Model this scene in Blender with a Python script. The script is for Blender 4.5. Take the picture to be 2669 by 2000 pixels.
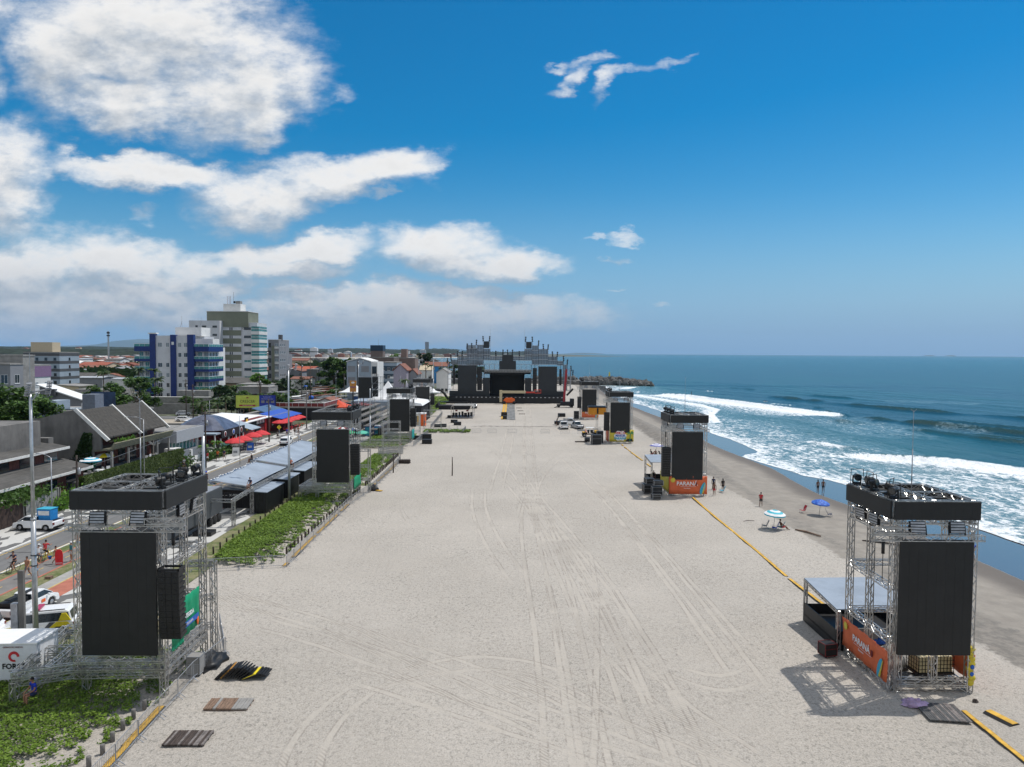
import bpy, bmesh, math, random
import numpy as np
from mathutils import Vector, Matrix, Euler, noise as mnoise
for o in list(bpy.data.objects): bpy.data.objects.remove(o)
R=math.radians; PI=math.pi
scene=bpy.context.scene; C=scene.collection
CAM_H=19.0
# ---------------------------------------------------------------- camera
cam_d=bpy.data.cameras.new('camera'); cam=bpy.data.objects.new('camera',cam_d); C.objects.link(cam)
cam_d.sensor_width=36; cam_d.lens=24.95; cam_d.clip_start=.5; cam_d.clip_end=60000
cam.matrix_world=Matrix.Translation((0,0,CAM_H))@Matrix.Rotation(R(90-2.467),4,'X')@Matrix.Rotation(R(0.36),4,'Z')
scene.camera=cam
scene.render.resolution_x=1024; scene.render.resolution_y=767
scene.view_settings.view_transform='Standard'; scene.view_settings.look='None'
scene.view_settings.exposure=0.0; scene.view_settings.gamma=1
# ---------------------------------------------------------------- node helper
class NB:
    def __init__(s,tree): s.t=tree; s.n=tree.nodes; s.l=tree.links
    def node(s,ty,**k):
        n=s.n.new(ty)
        for a,b in k.items(): setattr(n,a,b)
        return n
    def put(s,sock,v):
        if v is None: return
        if isinstance(v,bpy.types.NodeSocket): s.l.new(v,sock)
        else:
            try: sock.default_value=v
            except Exception:
                sock.default_value=(v[0],v[1],v[2],1) if len(v)==3 else v[:3]
    def m(s,op,a,b=None,c=None,clamp=False):
        n=s.node('ShaderNodeMath',operation=op,use_clamp=clamp)
        for i,v in enumerate((a,b,c)):
            if v is not None: s.put(n.inputs[i],v)
        return n.outputs[0]
    def v(s,op,a,b=None,scale=None):
        n=s.node('ShaderNodeVectorMath',operation=op)
        s.put(n.inputs[0],a)
        if b is not None: s.put(n.inputs[1],b)
        if scale is not None: s.put(n.inputs['Scale'],scale)
        return n.outputs['Value'] if op in('LENGTH','DOT_PRODUCT','DISTANCE') else n.outputs[0]
    def sm(s,x,a,b,c=0.,d=1.):
        n=s.node('ShaderNodeMapRange',interpolation_type='SMOOTHSTEP')
        for i,v in enumerate((x,a,b,c,d)): s.put(n.inputs[i],v)
        return n.outputs[0]
    def noise(s,vec,scale,detail=4,rough=.55,dist=0.,lac=2.):
        n=s.node('ShaderNodeTexNoise')
        s.put(n.inputs['Vector'],vec); s.put(n.inputs['Scale'],scale); s.put(n.inputs['Detail'],detail)
        s.put(n.inputs['Roughness'],rough); s.put(n.inputs['Distortion'],dist); s.put(n.inputs['Lacunarity'],lac)
        return n.outputs['Fac']
    def mix(s,f,a,b):
        n=s.node('ShaderNodeMix',data_type='RGBA'); s.put(n.inputs[0],f); s.put(n.inputs[6],a); s.put(n.inputs[7],b)
        return n.outputs[2]
    def xyz(s,x=0.,y=0.,z=0.):
        n=s.node('ShaderNodeCombineXYZ')
        for i,v in enumerate((x,y,z)): s.put(n.inputs[i],v)
        return n.outputs[0]
    def sep(s,v):
        n=s.node('ShaderNodeSeparateXYZ'); s.put(n.inputs[0],v); return n.outputs
    def attr(s,name):
        n=s.node('ShaderNodeAttribute',attribute_name=name); return n.outputs['Fac']
    def bump(s,h,strength=.5,dist=.1,nrm=None):
        n=s.node('ShaderNodeBump'); s.put(n.inputs['Height'],h); s.put(n.inputs['Strength'],strength); s.put(n.inputs['Distance'],dist)
        if nrm is not None: s.put(n.inputs['Normal'],nrm)
        return n.outputs[0]
    def pos(s): return s.node('ShaderNodeNewGeometry').outputs['Position']
# ---------------------------------------------------------------- sun and sky
SUN_AZ=math.atan2(4.9,2.5)          # from +Y towards +X
SUN_EL=R(63)
sun_dir=Vector((math.sin(SUN_AZ)*math.cos(SUN_EL),math.cos(SUN_AZ)*math.cos(SUN_EL),math.sin(SUN_EL)))
sl=bpy.data.lights.new('sun','SUN'); sl.energy=3.55; sl.angle=R(.5); sl.color=(1,.965,.91)
so=bpy.data.objects.new('sun',sl); C.objects.link(so); so.rotation_euler=(-sun_dir).to_track_quat('-Z','Y').to_euler()
w=bpy.data.worlds.new('World'); scene.world=w; w.use_nodes=True
wt=w.node_tree; wt.nodes.clear(); W=NB(wt)
def cloud_group():
    g=bpy.data.node_groups.new('cloud_field','ShaderNodeTree')
    g.interface.new_socket('P',in_out='INPUT',socket_type='NodeSocketVector')
    g.interface.new_socket('D',in_out='OUTPUT',socket_type='NodeSocketFloat')
    b=NB(g); gi=b.node('NodeGroupInput'); go=b.node('NodeGroupOutput')
    P=gi.outputs[0]; s=b.sep(P)
    # wisp warp
    nz=b.node('ShaderNodeTexNoise'); b.put(nz.inputs['Vector'],b.v('MULTIPLY',P,(1,2.0,1))); b.put(nz.inputs['Scale'],7.); b.put(nz.inputs['Detail'],7.); b.put(nz.inputs['Roughness'],.62)
    off=b.v('SCALE',b.v('SUBTRACT',nz.outputs['Color'],(.5,.5,.5)),scale=.10)
    nw=b.node('ShaderNodeTexNoise'); b.put(nw.inputs['Vector'],P); b.put(nw.inputs['Scale'],3.6); b.put(nw.inputs['Detail'],3.)
    off=b.v('ADD',off,b.v('SCALE',b.v('SUBTRACT',nw.outputs['Color'],(.5,.5,.5)),scale=.11))
    Q=b.v('ADD',P,off)
    cur=None
    def px(x,y,rx,ry,w=1.,rot=0.): return ((x-1334)/1850,(918-y)/1850,rx/1850,ry/1850,w,rot)
    blobs=[px(390,130,370,200),px(590,250,240,150),px(170,200,150,150),px(330,300,200,70),px(665,335,105,80),
      px(0,470,150,125),px(-20,60,120,70,.6),px(10,220,60,130,.35),
      px(400,455,300,48,1,-.12),px(300,420,170,30),px(700,510,190,78,1,.12),px(900,475,210,56,1,.12),px(1040,445,110,40,1,.15),
      px(60,690,320,115),px(330,690,210,75),px(500,715,200,60),px(720,655,260,48,1,.1),px(860,640,170,46,1,.05),px(700,700,240,40),
      px(1140,650,170,62),px(1230,680,220,52),px(1350,680,120,36),px(60,790,520,85),px(330,780,330,60),px(560,760,90,40,.8),
      px(860,780,220,52),px(1040,785,170,48),px(1250,800,220,50,.9),px(1000,825,620,55,1.0),px(1180,760,160,34,.8),px(400,845,900,70,.8),
      px(1500,216,100,22,.30,.3),px(1555,180,80,20,.26,.2),px(1580,236,80,24,.34,.6),px(1625,208,100,20,.32,.45),px(1460,186,50,17,.24),px(1715,168,80,16,.24,.2),
      px(1625,592,75,15,.3,.08),px(1545,600,60,10,.2),px(1580,655,50,14,.42),px(1572,750,40,11,.42),px(1690,786,40,10,.38),px(1180,740,60,14,.35),
      px(1020,525,40,16,.3),px(370,570,60,36,.32),px(880,260,60,30,.2)]
    for cu,cv,ru,rv,wt_,rot in blobs:
        q=b.v('SUBTRACT',Q,(cu,cv,0))
        if rot:
            n=b.node('ShaderNodeVectorRotate',rotation_type='Z_AXIS'); b.put(n.inputs['Vector'],q); n.inputs['Angle'].default_value=-rot; q=n.outputs[0]
        q=b.v('MULTIPLY',q,(1/ru,1/rv,0)); r=b.v('DOT_PRODUCT',q,q)
        d=b.m('SUBTRACT',wt_,r)
        cur=d if cur is None else b.m('SMOOTH_MAX',cur,d,.35)
    n2=b.noise(b.v('MULTIPLY',P,(1,1.6,1)),9.,8,.6)
    n3=b.noise(b.v('MULTIPLY',P,(1,1.8,1)),30.,5,.6)
    f=b.m('ADD',b.m('MULTIPLY',b.m('SUBTRACT',n2,.52),1.9),b.m('MULTIPLY',b.m('SUBTRACT',n3,.5),1.0))
    b.l.new(b.m('ADD',b.m('MAXIMUM',cur,-1.5),f),go.inputs[0])
    return g
sky=W.node('ShaderNodeTexSky',sky_type='NISHITA',sun_disc=False,sun_elevation=SUN_EL,sun_rotation=SUN_AZ,altitude=0,air_density=1.0,dust_density=.35,ozone_density=2.2)
tc=W.node('ShaderNodeTexCoord'); dv=W.v('NORMALIZE',tc.outputs['Generated']); ds=W.sep(dv)
ay=W.m('MAXIMUM',W.m('ABSOLUTE',ds[1]),.12)
U=W.m('DIVIDE',ds[0],ay); V=W.m('DIVIDE',ds[2],ay)
P=W.xyz(U,V,0.)
cg=cloud_group()
def CG(p):
    n=W.node('ShaderNodeGroup'); n.node_tree=cg; W.put(n.inputs[0],p); return n.outputs[0]
d0=CG(P); d1=CG(W.v('ADD',P,(.012,.034,0)))
alpha=W.m('MULTIPLY',W.m('POWER',W.sm(d0,-.5,1.0),1.2),W.sm(V,0.0,.012))
lit=W.sm(W.m('SUBTRACT',d0,d1),-.75,.62)
thick=W.sm(d0,.5,1.7)
shade=W.m('SUBTRACT',W.m('ADD',.64,W.m('MULTIPLY',lit,.46)),W.m('MULTIPLY',thick,.16))
low=W.sm(V,.0,.16,.72,1.)
shade=W.m('MULTIPLY',shade,low)
ccol=W.v('SCALE',W.mix(lit,(.80,.89,1.0,1),(1,.99,.975,1)),scale=W.m('MULTIPLY',shade,8.6))
ccol=W.mix(W.sm(V,0.,.15,.42,0.),ccol,(3.9,4.9,6.2,1))
hs=W.node('ShaderNodeHueSaturation'); W.put(hs.inputs['Color'],sky.outputs[0]); hs.inputs['Saturation'].default_value=1.62; hs.inputs['Value'].default_value=1.03; hs.inputs['Hue'].default_value=.493
skyc=W.mix(W.sm(V,-.02,.24,.92,0.),hs.outputs[0],(1.75,3.9,6.7,1))
fin=W.mix(alpha,skyc,ccol)
# unseen broken cloud added overhead and behind the viewpoint for whiter, stronger fill
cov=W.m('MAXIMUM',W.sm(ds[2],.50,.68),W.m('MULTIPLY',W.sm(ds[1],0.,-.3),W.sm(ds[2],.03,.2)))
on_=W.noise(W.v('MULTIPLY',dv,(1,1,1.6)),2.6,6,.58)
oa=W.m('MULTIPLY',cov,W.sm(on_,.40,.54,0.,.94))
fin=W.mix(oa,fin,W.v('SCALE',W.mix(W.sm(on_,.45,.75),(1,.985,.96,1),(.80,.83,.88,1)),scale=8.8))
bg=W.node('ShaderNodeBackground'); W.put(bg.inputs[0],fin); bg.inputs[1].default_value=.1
wo=W.node('ShaderNodeOutputWorld'); wt.links.new(bg.outputs[0],wo.inputs[0])
w.cycles.sampling_method='MANUAL'; w.cycles.sample_map_resolution=1024
# ---------------------------------------------------------------- materials
MATS={}
def mat(name,col,rough=.7,metal=0.,var=.12,vs=3.,bump=0.,bs=20.,spec=.4,stretch=(1,1,1),var2=0.,alpha=1.,trans=0.,coat=0.,emit=None):
    if name in MATS: return MATS[name]
    m=bpy.data.materials.new(name); m.use_nodes=True; b=NB(m.node_tree)
    p=b.n['Principled BSDF']
    o=b.node('ShaderNodeTexCoord').outputs['Object']
    o2=b.v('MULTIPLY',o,stretch) if stretch!=(1,1,1) else o
    f=b.noise(o2,vs,5,.6)
    lo=tuple(c*(1-var) for c in col)+(1,); hi=tuple(min(1,c*(1+var)) for c in col)+(1,)
    c=b.mix(b.sm(f,.3,.7),lo,hi)
    if var2:
        g=b.noise(o,.35,4,.6); c=b.mix(b.sm(g,.42,.68,0,var2),c,tuple(x*.45 for x in col)+(1,))
    b.put(p.inputs['Base Color'],c)
    p.inputs['Roughness'].default_value=rough; p.inputs['Metallic'].default_value=metal; p.inputs['Specular IOR Level'].default_value=spec
    if bump: b.put(p.inputs['Normal'],b.bump(b.noise(o2,bs,4,.6),bump,.03))
    if alpha<1: p.inputs['Alpha'].default_value=alpha
    if trans: p.inputs['Transmission Weight'].default_value=trans
    if coat: p.inputs['Coat Weight'].default_value=coat; p.inputs['Coat Roughness'].default_value=.08
    MATS[name]=m; return m
# ---------------------------------------------------------------- mesh builder
class MB:
    def __init__(s): s.v=[]; s.f=[]; s.mi=[]; s.sm=[]; s.cur=0
    def add(s,vs,fs,mi=None,smooth=False):
        o=len(s.v); s.v+=[tuple(a) for a in vs]
        for f in fs: s.f.append(tuple(i+o for i in f)); s.mi.append(s.cur if mi is None else mi); s.sm.append(smooth)
        return s
    def box(s,x0,x1,y0,y1,z0,z1,mi=None):
        vs=[(x0,y0,z0),(x1,y0,z0),(x1,y1,z0),(x0,y1,z0),(x0,y0,z1),(x1,y0,z1),(x1,y1,z1),(x0,y1,z1)]
        return s.add(vs,[(0,3,2,1),(4,5,6,7),(0,1,5,4),(1,2,6,5),(2,3,7,6),(3,0,4,7)],mi)
    def obox(s,c,sz,M=None,mi=None):
        x,y,z=[a/2 for a in sz]; M=M or Matrix.Identity(3); c=Vector(c)
        vs=[c+M@Vector(p) for p in [(-x,-y,-z),(x,-y,-z),(x,y,-z),(-x,y,-z),(-x,-y,z),(x,-y,z),(x,y,z),(-x,y,z)]]
        return s.add(vs,[(0,3,2,1),(4,5,6,7),(0,1,5,4),(1,2,6,5),(2,3,7,6),(3,0,4,7)],mi)
    def tube(s,p,q,r,n=6,r2=None,cap=True,mi=None,smooth=None):
        p=Vector(p); q=Vector(q); d=q-p
        if d.length<1e-6: return s
        d.normalize(); a=Vector((0,0,1)) if abs(d.z)<.9 else Vector((1,0,0))
        u=d.cross(a).normalized(); w=d.cross(u); r2=r if r2 is None else r2
        vs=[]
        for c,rr in((p,r),(q,r2)):
            for i in range(n):
                t=2*PI*i/n+PI/n; vs.append(c+u*(rr*math.cos(t))+w*(rr*math.sin(t)))
        fs=[(i,(i+1)%n,n+(i+1)%n,n+i) for i in range(n)]
        s.add(vs,fs,mi,smooth if smooth is not None else n>5)
        if cap:
            s.f.append(tuple(len(s.v)-2*n+i for i in reversed(range(n)))); s.f.append(tuple(len(s.v)-n+i for i in range(n)))
            mm=s.cur if mi is None else mi; s.mi+=[mm,mm]; s.sm+=[False,False]
        return s
    def path(s,pts,r,n=5,mi=None):
        for a,b in zip(pts,pts[1:]): s.tube(a,b,r,n,mi=mi)
        return s
    def quad(s,a,b,c,d,mi=None): return s.add([a,b,c,d],[(0,1,2,3)],mi)
    def prism(s,pts,y0,y1,axis='y',mi=None,smooth=False):
        """2D polygon pts (a,b) extruded: axis y -> (a,y,b); x -> (x,a,b); z -> (a,b,z)"""
        n=len(pts)
        def P(a,b,t): return {'y':(a,t,b),'x':(t,a,b),'z':(a,b,t)}[axis]
        vs=[P(a,b,y0) for a,b in pts]+[P(a,b,y1) for a,b in pts]
        fs=[tuple(range(n)),tuple(reversed(range(n,2*n)))]+[(i,n+i,n+(i+1)%n,(i+1)%n) for i in range(n)]
        return s.add(vs,fs,mi,smooth)
    def lathe(s,prof,c=(0,0,0),n=16,mi=None,smooth=True,ax='z'):
        vs=[];fs=[]
        for r,z in prof:
            for i in range(n):
                t=2*PI*i/n; a,b=r*math.cos(t),r*math.sin(t)
                p={'z':(a,b,z),'x':(z,a,b),'y':(a,z,b)}[ax]
                vs.append((p[0]+c[0],p[1]+c[1],p[2]+c[2]))
        for k in range(len(prof)-1):
            for i in range(n): fs.append((k*n+i,k*n+(i+1)%n,(k+1)*n+(i+1)%n,(k+1)*n+i))
        return s.add(vs,fs,mi,smooth)
    def ball(s,c,r,n=10,m=7,mi=None):
        if not hasattr(r,'__len__'): r=(r,r,r)
        vs=[];fs=[]
        for j in range(m+1):
            p=PI*j/m
            for i in range(n):
                t=2*PI*i/n; vs.append((c[0]+r[0]*math.sin(p)*math.cos(t),c[1]+r[1]*math.sin(p)*math.sin(t),c[2]-r[2]*math.cos(p)))
        for j in range(m):
            for i in range(n): fs.append((j*n+i,j*n+(i+1)%n,(j+1)*n+(i+1)%n,(j+1)*n+i))
        return s.add(vs,fs,mi,True)
    def xf(s,M,start=0):
        for i in range(start,len(s.v)): s.v[i]=tuple(M@Vector(s.v[i]))
        return s
    def mesh(s,name,mats):
        me=bpy.data.meshes.new(name); me.from_pydata(s.v,[],s.f)
        for m in (mats if isinstance(mats,(list,tuple)) else [mats]): me.materials.append(m)
        me.polygons.foreach_set('material_index',s.mi); me.polygons.foreach_set('use_smooth',s.sm)
        me.update(); return me
    def build(s,name,mats,parent=None,bevel=0.,loc=None,norm=True):
        me=s.mesh(name,mats)
        if norm:
            bm=bmesh.new(); bm.from_mesh(me); bmesh.ops.recalc_face_normals(bm,faces=bm.faces); bm.to_mesh(me); bm.free()
        o=bpy.data.objects.new(name,me); C.objects.link(o)
        if parent is not None: o.parent=parent
        if loc: o.location=loc
        if bevel:
            b=o.modifiers.new('bevel','BEVEL'); b.width=bevel; b.segments=2; b.limit_method='ANGLE'; b.angle_limit=R(40)
        return o
def tag(o,label,cat,group=None):
    o['label']=label; o['category']=cat
    if group: o['group']=group
    return o
def thing(name,label,cat,loc=(0,0,0),rz=0.,group=None):
    o=bpy.data.objects.new(name,None); C.objects.link(o); o.location=loc; o.rotation_euler=(0,0,rz); o.empty_display_size=.3
    return tag(o,label,cat,group)
def struct(o,kind='structure'): o['kind']=kind; return o
def dup(root,loc,rz=None,label=None,group=None,scale=None):
    r=root.copy(); C.objects.link(r); r.location=loc
    if rz is not None: r.rotation_euler=(root.rotation_euler[0],root.rotation_euler[1],rz)
    if label: r['label']=label
    if group: r['group']=group
    if scale: r.scale=(scale,)*3 if not hasattr(scale,'__len__') else scale
    for ch in list(root.children):
        c=ch.copy(); C.objects.link(c); c.parent=r
        for g in list(ch.children):
            d=g.copy(); C.objects.link(d); d.parent=c
    return r
def text(name,s,size,m,parent,loc,rot,ext=.004,font=None,align='CENTER',sx=1.,bold=0.):
    cu=bpy.data.curves.new(name,'FONT'); cu.body=s; cu.size=size; cu.extrude=ext; cu.align_x=align; cu.align_y='CENTER'; cu.offset=bold; cu.resolution_u=2
    t=bpy.data.objects.new(name,cu); me=bpy.data.meshes.new_from_object(t); bpy.data.objects.remove(t); me.materials.clear(); me.materials.append(m)
    o=bpy.data.objects.new(name,me); C.objects.link(o); o.parent=parent; o.location=loc; o.rotation_euler=rot; o.scale=(sx,1,1)
    return o
# ---------------------------------------------------------------- coast: tables (y -> x)
FRONT=[(0,53.9),(60,54.0),(73,53.6),(79,53.3),(92,52.4),(106,51.2),(111,50.1),(114,47.6),(120,46.8),(127,44.9),(134,43.9),(137,45.5),(140,48.6),(143,49.8),(149.5,50.3),(164,51.0),(175,49.4),(200,50.5),(240,51),(263,50.6),(281,48.2),(330,49),(380,52),(405,54),(425,56),(432,60)]
WET=[(0,44.5),(66,44.2),(90,43.6),(98,42.8),(108,43.3),(120,44.2),(133,43.6),(152,42.8),(170,43.5),(215,45.5),(250,44.5),(281,43),(340,45),(410,49),(432,52)]
DAMP=[(0,31.4),(62,31.3),(77,30.9),(89,31.2),(101,30.6),(120,31),(154,31.5),(190,32),(230,33),(432,38)]
COAST=[(0,55),(432,55),(470,20),(520,-30),(620,-95),(760,-150),(900,-190),(1000,-300),(1350,-420),(2100,-470),(2450,-380),(2700,-230),(3300,-120),(3900,200),(4500,500),(5200,900)]
def tab(T,y): return np.interp(y,[a for a,_ in T],[b for _,b in T])
def cx(y): return np.where(y<432,tab(FRONT,y)+1.2,tab(COAST,y))
def gz(x,y):
    """height of the beach; 0 on dry sand, falls to the sea"""
    x=np.asarray(x,float); y=np.asarray(y,float)
    near=y<432
    zn=np.where(x<31,0,-.035*(x-31)); zn=np.where(x>60,-1.0-.08*(x-60),zn)
    sd=tab(COAST,y)-x
    zf=np.clip((sd-25)*.03,-3,0)
    t=np.clip((y-410)/40,0,1); z=np.where(near,zn*(1-t)+zf*t,zf)
    return np.maximum(z,-3.0)
def grid_obj(name,X,Y,Z,m,attrs={},parent=None):
    ny,nx=X.shape; me=bpy.data.meshes.new(name)
    co=np.stack([X,Y,Z],-1).reshape(-1,3).astype(np.float32)
    idx=np.arange(nx*ny).reshape(ny,nx); q=np.stack([idx[:-1,:-1],idx[:-1,1:],idx[1:,1:],idx[1:,:-1]],-1).reshape(-1,4)
    me.vertices.add(len(co)); me.vertices.foreach_set('co',co.ravel())
    me.loops.add(q.size); me.loops.foreach_set('vertex_index',q.ravel().astype(np.int32))
    me.polygons.add(len(q)); me.polygons.foreach_set('loop_start',np.arange(0,q.size,4,dtype=np.int32))
    me.polygons.foreach_set('use_smooth',np.ones(len(q),bool))
    me.update(calc_edges=True); me.validate()
    for k,a in attrs.items():
        at=me.attributes.new(k,'FLOAT','POINT'); at.data.foreach_set('value',a.ravel().astype(np.float32))
    me.materials.append(m); o=bpy.data.objects.new(name,me); C.objects.link(o)
    if parent: o.parent=parent
    return o
def sstep(x,a,b): t=np.clip((x-a)/(b-a),0,1); return t*t*(3-2*t)
rs=np.random.RandomState(5)
def fbm(X,Y,s,o=4,seed=0):
    """cheap value noise"""
    out=np.zeros(X.shape); amp=1.; tot=0
    r=np.random.RandomState(seed); T=r.rand(256,256)
    for k in range(o):
        x=X/s*2**k+17.3*k; y=Y/s*2**k+5.1*k; xi=np.floor(x).astype(int); yi=np.floor(y).astype(int); fx=x-xi; fy=y-yi; fx=fx*fx*(3-2*fx); fy=fy*fy*(3-2*fy)
        a=T[xi%256,yi%256]; b=T[(xi+1)%256,yi%256]; c=T[xi%256,(yi+1)%256]; d=T[(xi+1)%256,(yi+1)%256]
        out+=amp*((a*(1-fx)+b*fx)*(1-fy)+(c*(1-fx)+d*fx)*fy); tot+=amp; amp*=.5
    return out/tot
# ---------------------------------------------------------------- sand / land sheet
def sand_material():
    m=bpy.data.materials.new('beach_sand'); m.use_nodes=True; b=NB(m.node_tree); p=b.n['Principled BSDF']
    P=b.pos(); s=b.sep(P); X,Y=s[0],s[1]
    dist=b.v('LENGTH',P)
    big=b.noise(P,.05,4,.6); mid=b.noise(P,.6,5,.65); fine=b.noise(P,5.,6,.75)
    foot=b.node('ShaderNodeTexVoronoi'); b.put(foot.inputs['Vector'],b.v('ADD',P,b.xyz(b.m('MULTIPLY',mid,.6),b.m('MULTIPLY',fine,.3),0.))); foot.inputs['Scale'].default_value=1.9
    pit=b.sm(foot.outputs['Distance'],.0,.42)
    c=b.mix(b.sm(big,.35,.65),(.395,.358,.312,1),(.455,.413,.362,1))
    c=b.mix(b.sm(mid,.3,.75,0,.16),c,(.33,.295,.25,1))
    gr=b.noise(b.v('MULTIPLY',P,(1.,.8,1.)),4.2,3,.75); gp=b.sm(b.noise(P,.07,3,.6),.30,.66); c=b.mix(b.m('MULTIPLY',b.sm(gr,.50,.66),b.m('ADD',.20,b.m('MULTIPLY',gp,.62))),c,(.20,.19,.165,1)); gg=b.noise(P,13.,2,.6); c=b.mix(b.m('MULTIPLY',b.sm(gg,.52,.66),b.m('ADD',.32,b.m('MULTIPLY',gp,.3))),c,(.21,.195,.17,1)); c=b.mix(b.m('MULTIPLY',b.sm(gg,.48,.34),.35),c,(.60,.55,.49,1))
    c=b.mix(b.m('MULTIPLY',b.sm(fine,.55,.80),.34),c,(.20,.18,.155,1))
    c=b.mix(b.m('MULTIPLY',b.sm(fine,.46,.28),.5),c,(.60,.55,.48,1))
    patch=b.sm(b.noise(b.v('MULTIPLY',P,(1,.6,1)),.13,4,.65),.5,.66)
    spk=b.sm(b.noise(b.v('MULTIPLY',P,(1,.8,1)),2.6,6,.78),.53,.68)
    c=b.mix(b.m('MULTIPLY',b.m('MULTIPLY',spk,b.m('ADD',.18,patch)),.62),c,(.155,.14,.125,1))
    # wheel tracks: pairs of ruts along y = long curves
    TRX=[(1,34,98,[4.74,.146,-.0027,9.26e-6]),(1,32,108,[4.17,.261,-.00473,1.75e-5]),(1,30,90,[-2.86,.328,-.00626,3.65e-5]),(1,28,85,[2.4,.062,-.00063,0]),(1,28,96,[5.24,.215,-.00387,1.4e-5]),(1,45,130,[14.7,.0202,-.000458,0]),
      (0,28,66,[-2.67,.248,-.00142,0]),(1,50,150,[13.8,-.281,.00301,-1.36e-5]),(1,85,130,[15.8,-.373,.00245,0]),(1,42,100,[13.0,.0423,-.000487,0]),(1,60,96,[26.3,-.616,.00308,0]),(1,28,44,[40.,-1.25,.0113,0]),(1,28,40,[39.2,-2.91,.0433,0]),
      (1,96,260,[1.4,.012,.00002,0]),(1,90,220,[3.6,-.02,.00012,0]),(1,100,250,[-6,.05,-.0001,0])]
    w1=b.m('MULTIPLY',b.m('SUBTRACT',b.noise(P,.05,2,.5),.5),1.6)
    core=None; rim=None
    def rut(e,k,wdt=.17):
        c_=b.m('MULTIPLY',b.sm(e,wdt+.07,wdt-.05),k); r_=b.m('MULTIPLY',b.sm(b.m('ABSOLUTE',b.m('SUBTRACT',e,wdt+.03)),.075,.015),k); return c_,r_
    def acc(a,x): return x if a is None else b.m('MAXIMUM',a,x)
    for i,(gd,ya,yb,c4) in enumerate(TRX):
        f=b.m('ADD',b.m('MULTIPLY',b.m('ADD',b.m('MULTIPLY',b.m('ADD',b.m('MULTIPLY',Y,c4[3]),c4[2]),Y),c4[1]),Y),c4[0])
        f=b.m('ADD',f,b.m('MULTIPLY',w1,.3))
        k=b.m('MULTIPLY',b.sm(Y,ya-4,ya+2),b.sm(Y,yb+6,yb-6)); dx=b.m('ABSOLUTE',b.m('SUBTRACT',X,f))
        e=b.m('ABSOLUTE',b.m('SUBTRACT',dx,.85)) if gd else dx
        c_,r_=rut(e,k); core=acc(core,c_); rim=acc(rim,r_)
    for i,(xa,xb,c4) in enumerate([(-7,6,[42.5,-.26,-.092,-.00182]),(-24,14,[39.8,-.766,-.0068,-8.4e-5]),(-9,9,[35.6,-.616,-.00287,0]),(-17,2,[36.7,-.878,-.0104,0]),(-24,-8,[34.8,-1.42,-.0268,0]),(-1,5,[40.5,-.322,-.147,0]),(8,14,[77,-5.99,.245,0]),(-14,-4,[136,12.2,.63,0])]):
        f=b.m('ADD',b.m('MULTIPLY',b.m('ADD',b.m('MULTIPLY',b.m('ADD',b.m('MULTIPLY',X,c4[3]),c4[2]),X),c4[1]),X),c4[0])
        k=b.m('MULTIPLY',b.sm(X,xa-1,xa+1),b.sm(X,xb+1,xb-1)); e=b.m('ABSOLUTE',b.m('SUBTRACT',b.m('ABSOLUTE',b.m('SUBTRACT',Y,b.m('ADD',f,b.m('MULTIPLY',w1,.3)))),.9))
        c_,r_=rut(e,k,.2); core=acc(core,c_); rim=acc(rim,r_)
    field=b.m('MULTIPLY',b.sm(X,-24,-17),b.sm(X,31,24))
    brk=b.sm(b.noise(P,.35,3,.6),.36,.5); core=b.m('MULTIPLY',core,b.m('ADD',.45,b.m('MULTIPLY',brk,.55))); rim=b.m('MULTIPLY',b.m('MULTIPLY',rim,b.sm(b.noise(P,.5,4,.7),.4,.6)),b.sm(b.noise(P,6.,3,.7),.35,.55))
    tw=b.node('ShaderNodeTexWave',wave_type='BANDS',bands_direction='DIAGONAL'); b.put(tw.inputs['Vector'],P); tw.inputs['Scale'].default_value=2.4; tw.inputs['Distortion'].default_value=1.5
    tread=b.m('MULTIPLY',b.m('MULTIPLY',core,b.sm(tw.outputs['Fac'],.45,.75)),b.sm(b.noise(P,.12,2,.5),.45,.6))
    c=b.mix(b.m('MULTIPLY',core,.8),c,(.455,.412,.357,1)); c=b.mix(b.m('MULTIPLY',rim,.62),c,(.20,.175,.15,1)); c=b.mix(b.m('MULTIPLY',tread,.42),c,(.21,.185,.16,1))
    trk=core
    # driven streaks
    st=b.noise(b.xyz(b.m('ADD',X,b.m('MULTIPLY',Y,.05)),b.m('MULTIPLY',Y,.025),0.),1.6,5,.7)
    c=b.mix(b.m('MULTIPLY',b.m('MULTIPLY',b.sm(st,.52,.66),field),.10),c,(.25,.225,.19,1))
    # damp, wet, churned, town
    dn=b.m('MULTIPLY',b.m('SUBTRACT',b.noise(P,.9,5,.7),.5),.9)
    damp=b.sm(b.m('ADD',b.attr('damp'),dn),.4,.6)
    dcol=b.mix(b.sm(mid,.3,.7),(.235,.21,.18,1),(.30,.27,.23,1))
    c=b.mix(damp,c,dcol)
    ch=b.sm(b.m('ADD',b.attr('churn'),dn),.45,.75); c=b.mix(b.m('MULTIPLY',ch,b.sm(b.noise(P,1.2,5,.7),.35,.6)),c,(.17,.155,.135,1))
    moist=b.sm(b.attr('moist'),0.1,1.); c=b.mix(b.m('MULTIPLY',moist,.85),c,(.115,.10,.088,1))
    wet=b.sm(b.m('ADD',b.attr('wet'),b.m('MULTIPLY',dn,.25)),.45,.6); c=b.mix(wet,c,(.10,.105,.115,1))
    tn=b.noise(P,.035,5,.7); tcol=b.mix(b.sm(tn,.4,.6),(.10,.095,.085,1),(.065,.085,.035,1)); tcol=b.mix(b.sm(b.noise(P,.25,4,.6),.5,.7),tcol,(.26,.24,.21,1))
    town=b.sm(b.attr('town'),.45,.55); c=b.mix(town,c,tcol)
    b.put(p.inputs['Base Color'],c)
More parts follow.
